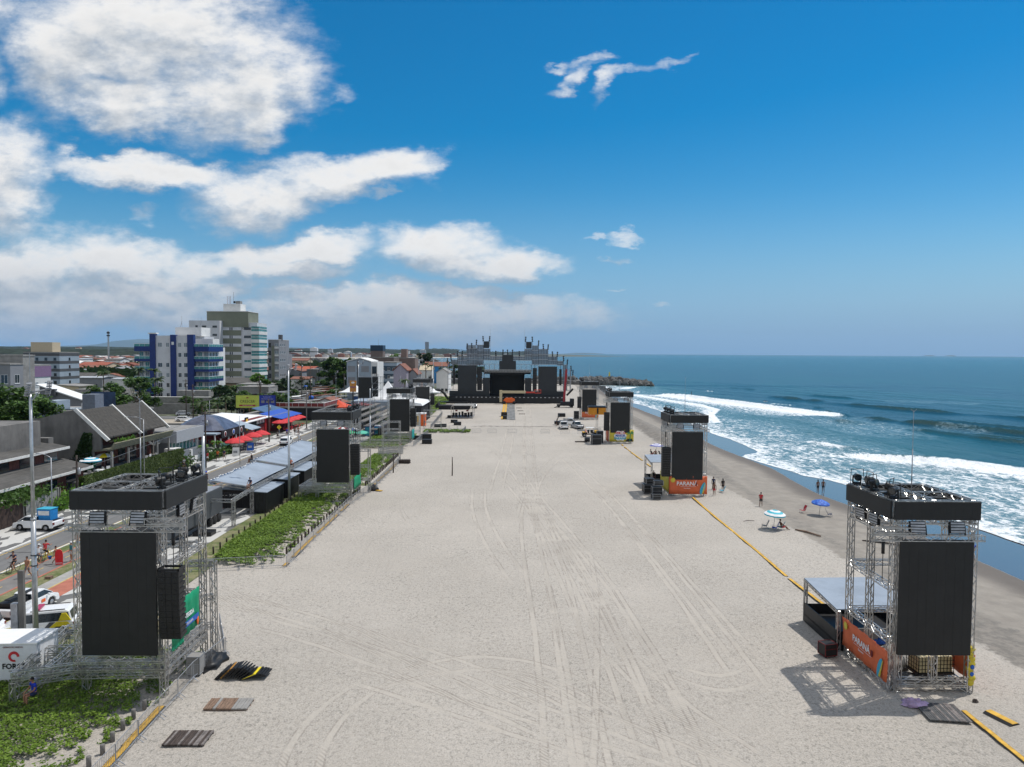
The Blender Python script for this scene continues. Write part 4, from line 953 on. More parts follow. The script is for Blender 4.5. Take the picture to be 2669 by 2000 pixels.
for k in range(2):
    mb=MB(); mb.lathe([(0,0),(.32,0),(.34,.03),(.34,.32),(.32,.35),(0,.35)],(0,0,0),14); mb.tube((-.25,0,0),(-.3,0,-.5),.02,4); mb.tube((.25,0,0),(.3,0,-.5),.02,4); mb.tube((0,.25,0),(0,.3,-.5),.02,4)
    tag(mb.build('drum',M_redd,loc=(-16.1+k*3.2,205.6,2.0)),f'dark red drum under the gazebo roof, {["left","right"][k]} of two','drum')
# barrow stack black mound left of gazebo
mb=MB(); mb.prism([(-5.5,0),(5.6,0),(6.2,2.4),(5.2,1.3),(-4.6,1.3),(-5.0,2.2),(-5.8,1.4)],-2,4,'y'); tag(mb.build('covered_equipment',M_dark,loc=(-19.8,238,0)),'long equipment pile under black covers left of the white car','equipment')
for (x,y,s,l) in ((-15.6,191.6,.9,'upper of two black road cases on sand below the gazebo'),(-14.2,185.2,.95,'lower of two black road cases on sand below the gazebo'),(-18.9,180,.8,'small black case beside the far fence corner'),(-17.5,180.4,.85,'black case at the far fence, right of its twin'),(-17.9,206.,.8,'small case at the gazebo left foot'),
    (14.9,211.8,1.1,'dark crate on sand above the parked pickups'),(-20.5,154,.9,'black case on the sand by the third roadside tower'),(-17.6,147.,1.,'black speaker box on the sand beyond the timber posts'),(-18.8,155.6,1.1,'flat black case topped with cables near the third roadside tower')):
    mb=MB(); mb.box(-s,s,-s*.6,s*.6,0,s*.95); mb.box(-s-.02,s+.02,-s*.6-.02,s*.6+.02,s*.4,s*.45); mb.box(-s*.9,-s*.5,-s*.64,-s*.6,s*.2,s*.7); mb.box(s*.5,s*.9,-s*.64,-s*.6,s*.2,s*.7)
    tag(mb.build('flight_case',M_blk,loc=(x,y,0),bevel=.02),l,'case','equipment cases')
# boom lift
t=thing('boom_lift','orange boom lift with cream boom parked before the stage','boom lift',(-1.2,267.3-5.,0))
mb=MB(); mb.prism([(-1.9,.7),(2.2,.7),(2.3,1.9),(1.2,2.4),(-1.2,2.3),(-1.9,1.5)],-1.,1.,'y'); mb.build('chassis',M_orange,t,bevel=.05)
for x in (-1.6,2.0):
    for y in (-1.05,1.05):
        mb=MB(); mb.lathe([(0,-.2),(.35,-.2),(.62,-.18),(.62,.18),(.35,.2),(0,.2)],(x,y,.62),14,ax='y'); w_=mb.build('wheel',M_tyre,t)
M_cream=mat('cream_paint',(.50,.43,.28),.5)
mb=MB(); mb.obox((-2.9,0,3.0),(1.0,.8,4.4)); mb.box(-3.4,6.3,-.35,.35,4.1,5.0); mb.build('lower_boom',M_cream,t,bevel=.04)
mb=MB(); mb.box(6.3,9.6,-.2,.2,4.2,4.7); mb.path([(9.6,-.5,4.2),(11.9,-.5,4.2),(11.9,.5,4.2),(9.6,.5,4.2),(9.6,-.5,4.2)],.07,5); mb.path([(9.6,-.5,5.4),(11.9,-.5,5.4),(11.9,.5,5.4),(9.6,.5,5.4),(9.6,-.5,5.4)],.06,5)
for x in (9.6,10.8,11.9): mb.tube((x,-.5,4.2),(x,-.5,5.4),.06,5); mb.tube((x,.5,4.2),(x,.5,5.4),.06,5)
mb.build('basket',mat('red_lift_paint',(.55,.05,.03),.5),t)
# red crane right of the stage
t=thing('mobile_crane','small crane with steep dark red boom right of the stage','crane',(18.4,249,0))
mb=MB(); mb.obox((0.2,0,6.6),(.75,.7,12.2),Matrix.Rotation(.07,3,'Y')); mb.obox((.55,0,11.5),(.5,.5,4.),Matrix.Rotation(.07,3,'Y')); mb.build('boom',mat('crane_red',(.30,.02,.03),.5),t,bevel=.05)
mb=MB(); mb.box(-1.4,3.4,-1.2,1.2,.6,2.); mb.box(2.,3.4,-1.,1.,2.,3.1); mb.box(-2.6,-1.4,-.6,.6,.5,1.1); mb.build('chassis',M_blk2,t,bevel=.06)
for x in (-2.,2.6):
    for y in (-1.,1.): mb=MB(); mb.lathe([(0,-.2),(.5,-.2),(.5,.2),(0,.2)],(x,y,.5),12,ax='y'); mb.build('wheel',M_tyre,t)
mb=MB(); mb.path([(-1.,-.8,1.),(-3.6,-2.6,.1)],.15,5); mb.path([(1.,-.8,1.),(2.6,-2.8,.1)],.15,5); mb.build('outrigger',M_blk2,t)
# low truss gates on the roadside row
def gate(x,y,w_,h,lab,levels=(0.33,.66),rz=0.):
    t=thing('truss_gate',lab,'truss gate',(x,y,0),rz,'free standing truss gates')
    trusspart('post',t,((0,0,0),(0,0,h)),((w_,0,0),(w_,0,h)),s=.32,pitch=.6)
    trusspart('beam',t,((0,0,h-.15),(w_,0,h-.15)),*[((.15,0,h*q),(w_-.15,0,h*q)) for q in levels],s=.3,pitch=.6)
gate(-22.1,121.2,2.9,7.2,'tall free standing truss gate behind the second roadside tower',(.25,.55,.8),.25)
gate(-21.8,176,4.2,4.8,'low truss gate in front of the farthest roadside tower',(.35,.65),.1)
t=thing('truss_stack','pile of grey truss lengths lying behind the tall truss gate','truss stack',(-24.4,131,0))
for k in range(4): trusspart('truss_length',t,((0,-2.+k*.15,.2+.35*k),(4.,1.+k*.15,.2+.35*k)),((0,-1.2,.2+.35*k),(4.,1.8,.2+.35*k)),s=.32,pitch=.7)
t=thing('truss_stack','long low run of grey trusses near the green parasols','truss stack',(-30,139,0))
for k in range(3): trusspart('truss_length',t,((0,k*.6,.6+.5*k),(9.5,k*.6,.6+.5*k)),s=.35,pitch=.8)
# two old timber posts
for i,(x,y,h) in enumerate(((-18.65,111.3,3.0),(-9.15,108.9,2.9))):
    mb=MB(); mb.tube((0,0,0),(.03,0,h*.55),.1,8,.085); mb.tube((.03,0,h*.55),(0,0.02,h),.085,8,.06)
    tag(mb.build('timber_post',M_woodd,loc=(x,y,0)),['rough timber net post standing near the barrier corner','rough timber net post standing alone on open sand'][i],'post')
# ---------------------------------------------------------------- things on the sand
def boards(name,x,y,lx,ly,rz,m,lab,n=12,h=.1,m2=None):
    r=random.Random(int(abs(x)*10)); mb=MB()
    for k in range(n):
        a=-lx/2+lx*k/n; mb.box(a,a+lx/n*.88,-ly/2+r.uniform(-.01,.01),ly/2+r.uniform(-.01,.01),h*.5,h+r.uniform(-.008,.008),1 if (m2 and r.random()<.3) else 0)
    for q in (-.42,0,.42): mb.box(-lx/2,lx/2,ly*q-.04,ly*q+.04,0,h*.5)
    o=mb.build(name,[m,m2 or m],loc=(x,y,.02)); o.rotation_euler=(0,0,rz); return tag(o,lab,'board','boards lying on the sand')
boards('timber_platform',-15.05,37.25,2.3,1.15,0.02,M_wood,'brown boarded panel lying on the sand, farther of the two panels',14,.14,M_conc)
boards('timber_platform',-15.7,33.9,2.0,1.3,.0,M_woodd,'dark worn boarded panel lying on the sand, nearer of the two panels',16,.12,mat('worn_board',(.17,.15,.14),.9,var=.4,vs=5))
boards('timber_platform',22.95,36.9,2.1,1.9,-.1,mat('grey_boards',(.085,.085,.085),.85,var=.3,vs=4,stretch=(1,5,1)),'grey slatted board in the shade before the nearest seaward tower',18,.1,mat('worn_board',(.17,.15,.14),.9,var=.4,vs=5))
r=random.Random(8)
for k in range(17):
    mb=MB(); mb.box(-.42,.42,-.48,.48,0,.05,0); 
    for q in range(5): mb.box(-.38+q*.17,-.30+q*.17,-.46,.46,.05,.075,0)
    yellow=k==12
    o=mb.build('cable_ramp',M_yel2 if yellow else (mat('ochre_ramp',(.35,.17,.03),.7) if k==3 else M_blk),loc=(-16.9+k*.15,40.75+.05*math.sin(k),.14+.26*math.sin(min(k,11)*.27))); o.rotation_euler=(0,-.75+.07*max(0,k-7),.06*r.uniform(-1,1))
    tag(o,'bright yellow ramp plate leaning in the row of black ramps' if yellow else ('ochre ramp plate near the left end of the leaning pile' if k==3 else 'black cable ramp plate in the leaning pile on the sand'),'cable ramp','cable ramps piled on the sand')
o=MB(); o.prism([(-.38,0),(-.2,.09),(.2,.09),(.38,0)],-.75,.75,'y',0); o.box(-.2,.2,-.74,.74,.09,.105,1); o=o.build('cable_ramp',[M_blk,M_yel],loc=(25.75,36.4,.02)); o.rotation_euler=(0,0,.32); tag(o,'single yellow and black cable ramp right of the nearest seaward tower','cable ramp')
# crumpled sheets
def blob(name,c,sz,m,lab,cat,seed=1,n=14,amp=.35,flat=.5):
    mb=MB(); vs=[];fs=[]
    for j in range(n//2+1):
        for i in range(n):
            p=PI/2*j/(n//2); t_=2*PI*i/n; q=Vector((math.cos(t_)*math.cos(p),math.sin(t_)*math.cos(p),math.sin(p)*flat)); d=1+amp*mnoise.noise(q*2.3+Vector((seed*3.1,0,0)))+amp*.6*mnoise.noise(q*6+Vector((seed,9,0)))
            vs.append((q.x*sz[0]*d,q.y*sz[1]*d,max(0,q.z*sz[2]*d*2/flat)))
    for j in range(n//2):
        for i in range(n): fs.append((j*n+i,j*n+(i+1)%n,(j+1)*n+(i+1)%n,(j+1)*n+i))
    mb.add(vs,fs,0,True); return tag(mb.build(name,m,loc=c),lab,cat)
blob('plastic_sheet',(21.95,37.75,.02),(.62,.3,.2),mat('pink_plastic',(.42,.30,.46),.35,var=.3,vs=2),'crumpled pink and lilac plastic sheet by the tower foot','plastic sheet',3,30,.45)
blob('sand_sack',(-19.,97.,.02),(.8,.6,.35),M_blk,'black heap of cables beside the barrier curve','cable heap',5)
boards('cable_ramp',-18.1,96.4,.5,1.0,.9,M_yel,'orange ramp plate lying by the black cable heap',3,.1)
t=thing('pallet_stack','small stack of dark pallets on the sand right of the timber post','pallet stack',(-18.35,120.9,0))
for k in range(4):
    mb=MB()
    for q in range(5): mb.box(-1.0+q*.42,-.7+q*.42,-.6,.6,.11,.14)
    for q in (-.55,0,.45): mb.box(-1,1,q,q+.1,0,.11)
    mb.xf(Matrix.Rotation(r.uniform(-.1,.1),4,'Z')); mb.build('pallet',M_woodd,t,loc=(r.uniform(-.05,.05),0,k*.16))
# banners on the seaward towers
def banner(x0,y0,x1,y1,z0,z1,m,lab,kind='parana',big=1.):
    t=thing('banner',lab,'banner',(x0,y0,0),math.atan2(y1-y0,x1-x0)); L=math.hypot(x1-x0,y1-y0); mb=MB(); n=24; vs=[];fs=[]
    for i in range(n+1):
        for j in range(5): a=i/n; vs.append((L*a,.035*math.sin(a*31+j)+.02*math.sin(a*77),z0+(z1-z0)*j/4))
    for i in range(n):
        for j in range(4): fs.append((i*5+j,(i+1)*5+j,(i+1)*5+j+1,i*5+j+1))
    mb.add(vs,fs,0,True); o=mb.build('canvas',m,t,norm=False); sol=o.modifiers.new('thick','SOLIDIFY'); sol.thickness=.012
    h=z1-z0; rot=(PI/2,0,0); yy=-.065
    if kind=='parana':
        text('lettering','PARANÁ',h*.30,M_whitec,t,(L*.47,yy,z0+h*.58),rot,bold=.012)
        mb=MB(); mb.box(L*.30,L*.70,yy-.004,yy,z0+h*.42,z0+h*.43); mb.build('underline',M_whitec,t)
        text('small_lettering','Secretaria',h*.09,M_whitec,t,(L*.47,yy,z0+h*.33),rot)
        mb=MB(); mb.prism([(L*.69,z0+h*.66),(L*.73,z0+h*.66),(L*.73,z0+h*.5),(L*.71,z0+h*.44),(L*.69,z0+h*.5)],yy-.01,yy,'y'); mb.build('crest_mark',M_redd,t)
        mb=MB(); pts=[]; 
        for k in range(20): a=PI*2*k/20; rr=h*(.15 if k%2 else .11); pts.append((L*.1+rr*math.cos(a),z0+h*.78+rr*math.sin(a)))
        mb.prism(pts,yy-.01,yy,'y'); mb.build('sun_mark',M_yb,t)
        mb=MB(); pts=[(L*.88+h*.13*math.cos(a)+h*.10*math.sin(a),z0+h*.33+h*.33*math.sin(a)) for a in [2*PI*k/20 for k in range(20)]]; mb.prism(pts,yy-.01,yy,'y'); mb.build('surfboard_mark',M_cyan,t)
        mb=MB(); mb.prism([(L*.86,z0+h*.04),(L*.90,z0+h*.04),(L*.95,z0+h*.62),(L*.94,z0+h*.64)],yy-.014,yy-.011,'y'); mb.build('stripe_mark',M_yb,t)
    elif kind=='verao':
        for k,(s_,mm,zz) in enumerate((('VERÃO',M_red,.72),('MAIOR',M_blue,.5),('PARANÁ',M_cyan,.27))): text('lettering',s_,h*.26,mm,t,(L*.45,yy,z0+h*zz),rot,bold=.03)
        mb=MB(); pts=[]
        for k in range(24): a=2*PI*k/24; rr=1+.12*math.cos(a*6); pts.append((L*.45+L*.24*rr*math.cos(a),z0+h*.5+h*.42*rr*math.sin(a)))
        mb.prism(pts,yy+.012,yy+.02,'y'); mb.build('cloud_mark',M_whitec,t)
        mb=MB(); mb.tube((L*.84,yy,z0+.1),(L*.87,yy,z0+h*.7),.07,5)
        for a in (-.4,.3,1.,2.,2.8,3.6): mb.prism([(L*.87,z0+h*.7),(L*.87+.5*math.cos(a)-.06,z0+h*.7+.35*math.sin(a)+.15),(L*.87+.85*math.cos(a),z0+h*.7+.5*math.sin(a)-.05)],yy-.01,yy,'y')
        mb.build('palm_mark',M_green,t)
        mb=MB(); mb.prism([(L*.66,z0+.05),(L*.98,z0+.05),(L*.93,z0+h*.25),(L*.75,z0+h*.25)],yy-.01,yy,'y'); mb.build('dark_mark',M_blk,t)
    elif kind=='green':
        text('lettering','PROTEGIDA',h*.155,M_whitec,t,(L*.5,yy,z0+h*.5),rot,bold=.015,sx=.85)
        mb=MB(); mb.prism([(L*.1,z0+h*.22),(L*.9,z0+h*.22),(L*.9,z0+h*.36),(L*.1,z0+h*.36)],yy-.012,yy,'y'); mb.build('blue_band',M_blue,t)
        text('small_lettering','DA FOTOGRAFIA',h*.09,M_whitec,t,(L*.5,yy-.02,z0+h*.29),rot,sx=.85)
        mb=MB(); mb.ball((L*.88,yy,z0+h*.16),(.16,.02,.3),8,6); mb.build('orange_mark',M_orange,t)
        for k in range(2): text('small_lettering','paraná',h*.08,M_whitec,t,(L*.3,yy,z0+h*(.78-.1*k)),rot)
    return t
banner(21.2,44.6,21.2,39.25,.55,2.35,M_org,'orange banner with white lettering along the side of the nearest seaward tower')
banner(26.25,39.4,26.25,44.7,.5,2.1,M_org,'plain orange banner on the sea side of the nearest seaward tower','plain')
banner(21.0,93.9,26.1,93.9,.35,2.75,M_org,'orange banner across the front of the second nearest seaward tower')
banner(20.98,99.4,20.98,94.2,.5,2.6,M_yb,'yellow banner on the left side of the second nearest seaward tower','plain')
banner(20.65,149.5,25.8,149.5,.4,2.9,M_yb,'yellow banner with palm tree across the third seaward tower','verao')
banner(20.5,153.6,20.5,149.8,.3,2.9,M_org,'narrow orange banner beside the yellow palm tree banner','plain')
banner(20.1,203.2,24.9,203.2,.6,2.9,M_org,'faded orange banner across the front of the farthest seaward tower')
banner(-18.75,38.7,-18.8,42.3,2.55,4.85,M_green,'green banner with white lettering beside the nearest roadside speakers','green')
banner(-18.85,38.9,-18.85,40.3,2.2,2.6,mat('green_banner2',(.01,.30,.15),.6),'lower piece of green banner under the hanging speakers','plain')
banner(-20.2,90.6,-20.2,94.6,1.3,2.9,M_green,'green banner on the side of the second roadside tower','plain')
banner(-21.0,149,-21.0,152.5,.6,2.6,mat('teal_banner',(.02,.30,.28),.6),'small teal banner on the side of the third roadside tower','plain')
# roofed decks behind the two nearest seaward towers
def roofed_deck(x0,x1,y0,y1,hb,hf,lab,sg=1):
    t=thing('roofed_deck',lab,'equipment deck',(0,0,0))
    mb=MB(); mb.box(x0,x1,y0,y0+.05,0,1.25); mb.box(x0,x0+.05,y0,y1,0,1.35); mb.box(x0,x1,y1-.05,y1,0,1.25); mb.box(x1-.05,x1,y0,y1,0,1.25); mb.box(x0,x1,y0,y1,.5,.56); mb.build('skirt',M_blk,t)
    mb=MB(); mb.add([(x0,y1,hb),(x1,y1,hb+.1),(x1,y0,hf+.1),(x0,y0,hf),(x0,y1,hb-.06),(x1,y1,hb+.04),(x1,y0,hf+.04),(x0,y0,hf-.06)],[(0,1,2,3),(7,6,5,4),(0,3,7,4),(1,5,6,2),(3,2,6,7),(0,4,5,1)]); mb.build('canvas_roof',M_bluetarp,t)
    for (x,y,h) in ((x0,y1,hb),(x1,y1,hb),(x0,y0,hf),(x1,y0,hf)): trusspart('post',t,((x+.12*sg,y,0),(x+.12*sg,y,h-.08)),s=.25)
    trusspart('roof_beam',t,((x0+.1,y0,hf-.2),(x0+.1,y1,hb-.2)),s=.22)
    return t
roofed_deck(20.95,26.2,44.9,50.,3.1,2.7,'black sided deck with sloping blue grey canvas roof behind the nearest seaward tower')
roofed_deck(19.7,26.,99.7,104.5,4.1,3.7,'black sided deck with blue grey canvas roof behind the second seaward tower')
# reservoirs, sacks and inflatable in the open base
for k,(x,y) in enumerate(((24.15,41.0),(25.3,41.15))):
    t=thing('water_tank',f'cream water tank in wire cage under the screen, {["left","right"][k]} of two','water tank',(x,y,.42),.06); mb=MB(); mb.box(-.47,.47,-.55,.55,.14,1.1); mb.build('tank',mat('cream_tank',(.62,.50,.27),.5,var=.12),t,bevel=.08)
    mb=MB()
    for q in range(6):
        a=-.5+.2*q; mb.box(a-.012,a+.012,-.6,-.575,.1,1.12); mb.box(a-.012,a+.012,.575,.6,.1,1.12); mb.box(-.525,-.5,a*1.15-.012,a*1.15+.012,.1,1.12); mb.box(.5,.525,a*1.15-.012,a*1.15+.012,.1,1.12)
    for q in range(5): z=.16+.23*q; mb.box(-.53,.53,-.61,-.59,z-.012,z+.012); mb.box(-.54,-.525,-.6,.6,z-.012,z+.012); mb.box(.525,.54,-.6,.6,z-.012,z+.012)
    mb.build('wire_cage',M_blk2,t); mb=MB(); mb.box(-.55,.55,-.6,.6,0,.1); mb.build('pallet',M_woodd,t); mb=MB(); mb.lathe([(0,1.16),(.12,1.16),(.14,1.1)],(0,0,0),12); mb.build('cap',M_blk,t)
t=thing('water_tank','cream water tank in wire cage behind the nearest roadside screen','water tank',(-22.3,43.6,1.2),0.); mb=MB(); mb.box(-.47,.47,-.55,.55,.14,1.1); mb.build('tank',MATS['cream_tank'],t,bevel=.08); mb=MB()
for q in range(6): a=-.5+.2*q; mb.box(a-.012,a+.012,-.6,-.575,.1,1.12)
mb.build('wire_cage',M_blk2,t)
blob('tarpaulin',(22.9,42.6,.3),(1.4,1.2,.45),M_conc,'grey crumpled tarpaulin spread inside the nearest seaward tower','tarpaulin',7,20,.4); blob('black_sack',(23.2,40.4,.25),(.9,.5,.16),M_blk,'flat black sack under the nearest seaward screen','sack',9)
tag(MB().box(-1.1,1.1,-.03,.03,0,1.15).build('white_board',M_conc,loc=(22.6,43.9,.7)),'pale board standing inside the nearest seaward tower','board')
blob('blue_crate',(23.2,44.1,.9),(.5,.4,.2),M_blue,'folded blue netting on top of the tarpaulin','netting',4)
mb=MB(); 
for q in range(7): z=.55+q*.27; mb.ball((26.0+.07*math.sin(q*1.7),39.35,z),(.2+.03*math.sin(q*2),.14,.2),10,6)
mb.ball((25.9,39.5,2.45),(.42,.3,.2),10,6); mb.ball((25.45,39.6,2.42),(.35,.2,.14),10,6); tag(mb.build('yellow_plastic_bag',mat('yellow_plastic',(.62,.48,.03),.3,var=.2)),'yellow plastic sheeting hanging at the right tower leg','plastic sheet')
mb=MB(); mb.ball((26.0,39.2,1.5),(.12,.03,.14),8,6); mb.ball((25.98,39.2,1.1),(.12,.03,.13),8,6); tag(mb.build('blue_marking',M_blue),'blue round marks on the hanging yellow sheeting','mark')
# cases
def road_case(x,y,z,sx,sy,sz,rz,lab,m=M_blk,trim=M_alu2,grp='equipment cases'):
    t=thing('flight_case',lab,'case',(x,y,z),rz,grp); mb=MB(); mb.box(-sx/2,sx/2,-sy/2,sy/2,.12,sz); mb.build('shell',m,t)
    mb=MB(); e=.02
    for a in (-1,1):
        for b_ in (-1,1):
            mb.box(a*sx/2-e,a*sx/2+e,b_*sy/2-e,b_*sy/2+e,.1,sz+e); 
        mb.box(-sx/2,sx/2,a*sy/2-e,a*sy/2+e,sz-.01,sz+e); mb.box(-sx/2,sx/2,a*sy/2-e,a*sy/2+e,.1,.14); mb.box(a*sx/2-e,a*sx/2+e,-sy/2,sy/2,sz-.01,sz+e); mb.box(a*sx/2-e,a*sx/2+e,-sy/2,sy/2,.1,.14)
        mb.box(-sx/2,sx/2,a*sy/2-e,a*sy/2+e,sz*.62,sz*.62+.03)
    mb.build('edge_trim',trim,t); mb=MB()
    for a in (-1,1):
        for b_ in (-1,1): mb.lathe([(0,-.025),(.06,-.025),(.06,.025),(0,.025)],(a*sx*.38,b_*sy*.38,.06),8,ax='y')
    mb.build('caster',M_tyre,t); return t
road_case(20.05,44.1,0,.85,.7,.85,.25,'black flight case with red trim beside the black deck skirt',trim=M_redd)
road_case(18.9,92.0,0,1.1,.9,.7,.1,'front flight case at the foot of the second seaward tower stack'); road_case(19.3,93.5,0,1.3,.9,1.4,.05,'middle flight case in the stack left of the second seaward tower'); road_case(19.5,93.6,1.5,1.2,.8,.7,.0,'flight case resting on the stack left of the second seaward tower')
road_case(18.6,96.3,0,1.2,1.6,1.2,.0,'large flight case beside the black deck of the second seaward tower'); road_case(18.8,96.2,1.25,1.1,1.3,.8,.1,'topmost flight case left of the second seaward tower')
road_case(17.6,147.3,0,1.9,1.4,2.1,.1,'big dark equipment case left of the third seaward tower'); road_case(18.7,149.9,0,1.3,1.1,2.6,0.,'tall dark cabinet behind the big case at the third seaward tower'); road_case(16.3,152.4,0,1.1,.9,.8,.0,'small dark case below the yellow buggy'); road_case(18.7,205,0,1.4,1.,2.3,0,'dark cabinet left of the farthest seaward tower')
boards('timber_plank',14.9,151.3,2.6,.7,.15,M_woodd,'dark plank lying below the yellow buggy',6,.2); boards('timber_plank',29.9,125.5,2.4,.25,.5,M_wood,'brown plank left of the second seaward tower',3,.1)
road_case(-18.5,41.0,0,.75,.7,1.15,0.,'grey electric box among cables at the nearest roadside tower foot',M_conc); blob('cable_heap',(-18.2,42.4,.02),(.8,1.2,.3),M_blk,'black heap of coiled cables at the nearest roadside tower foot','cable heap',11,18)
blob('seaweed',(35.6,65.9,.0-.15),(.25,.12,.05),M_blk,'small dark clump of weed on the damp sand','seaweed',2); blob('seaweed',(25.55,38.2,.02),(.16,.12,.08),M_woodd,'small brown clod beside the yellow strip','clod',2)
for k,(x,y,L,rz,lab) in enumerate(((37.8,71.8,3.4,-.5,'long dark driftwood branch on the damp sand'),(31.6,74.8,3.2,-1.05,'straight brown driftwood log on the sand edge'),(27.,79.9,1.4,.3,'thin stick lying left of the turquoise parasol'))):
    mb=MB(); rr=.11 if k<2 else .04; mb.tube((-L/2,0,.1),(-L*.1,.12,.14),rr*.6,7,rr); mb.tube((-L*.1,.12,.14),(L/2,-.05,.1),rr,7,rr*.7)
    if k==0: mb.tube((-.7,.1,.14),(-1.1,.45,.35),.06,5,.03)
    z=-.0 if x<31 else -.035*(x-31); o=mb.build('driftwood',M_woodd if k!=1 else M_wood,loc=(x,y,z)); o.rotation_euler=(0,0,rz); tag(o,lab,'driftwood')
tag(MB().box(-.25,.25,-.2,.2,0,.22).build('brick',M_wood,loc=(-38.3,58.1,.06),bevel=.02),'brown brick lying on the grass verge beside the cycle path','brick')
# orange container behind third seaward tower
mb=MB(); mb.box(-2.2,2.2,-1.2,1.2,0,2.); mb.box(-2.3,2.3,-1.3,1.3,1.7,2.05,1); mb.box(-.2,.2,-1.25,-1.2,.2,1.6,1); tag(mb.build('machine_cabin',[mat('amber_paint',(.55,.22,.01),.5),M_blk2],loc=(21.2,176,4.9-1)),'amber machine platform raised beside the third seaward tower','platform')
t=thing('truss_gate','thin truss mast carrying the amber machine platform','truss gate',(21.2,176,0)); trusspart('post',t,((0,0,0),(0,0,3.9)),s=.5,pitch=.8); trusspart('foot',t,((-1.,0,.2),(1.,0,.2)),s=.4,pitch=.8)
# traffic cone
mb=MB(); mb.lathe([(.42,0),(.42,.06),(.3,.08),(.1,1.0),(0,1.0)],(0,0,0),12); tag(mb.build('traffic_cone',M_orange,loc=(17.6,167.5,0)),'orange traffic cone behind the yellow buggy','cone')
# jetty of boulders
base=MB(); base.prism([(-40,-1.2),(84,-1.2),(76,.6),(60,2.0),(-40,2.4)],440,462,'y'); struct(base.build('jetty_core',M_conc2))
r=random.Random(12); rocks=MB(); ROCKM=mat('boulder_rock',(.12,.118,.112),.95,var=.55,vs=.5,var2=.3)
protos=[]
for s_ in range(5):
    bm=bmesh.new(); bmesh.ops.create_icosphere(bm,subdivisions=2,radius=1)
    for v in bm.verts: d=1+.45*mnoise.noise(v.co*1.2+Vector((s_*7,0,0)))+.12*mnoise.noise(v.co*3); v.co=Vector([round(a*2.2)/2.2*.5+a*.5 for a in v.co])*d
    me=bpy.data.meshes.new('boulder'); bm.to_mesh(me); bm.free(); me.materials.append(ROCKM); protos.append(me)
for k in range(298):
    x=86-abs(r.gauss(0,1))*26 if k<230 else r.uniform(10,60); x=max(6,x); w_=max(.1,(86-x)/26); w_=min(1,w_)
    y=r.uniform(434,470)*1.; hh=(.2+3.1*min(1,w_*1.4))*max(0,1-abs((y-452)/20.)**1.6); 
    o=bpy.data.objects.new('boulder',protos[k%5]); C.objects.link(o); q=r.uniform(.9,2.1); o.scale=(q*r.uniform(.7,1.2),q*r.uniform(.7,1.2),q*r.uniform(.5,.9)); o.location=(x,y,max(-.6,hh-.3)); o.rotation_euler=(r.random()*6,r.random()*6,r.random()*6)
    tag(o,'dark angular boulder in the heap of the rock jetty','boulder','boulders of the rock jetty')
mb=MB(); mb.prism([(-.7,0),(.7,0),(.35,3.2),(.25,4.6),(-.25,4.6),(-.35,3.2)],-.5,.5,'y'); tag(mb.build('harbour_marker',M_yel2,loc=(62,452,2.6)),'small yellow marker post on top of the rock jetty','marker')
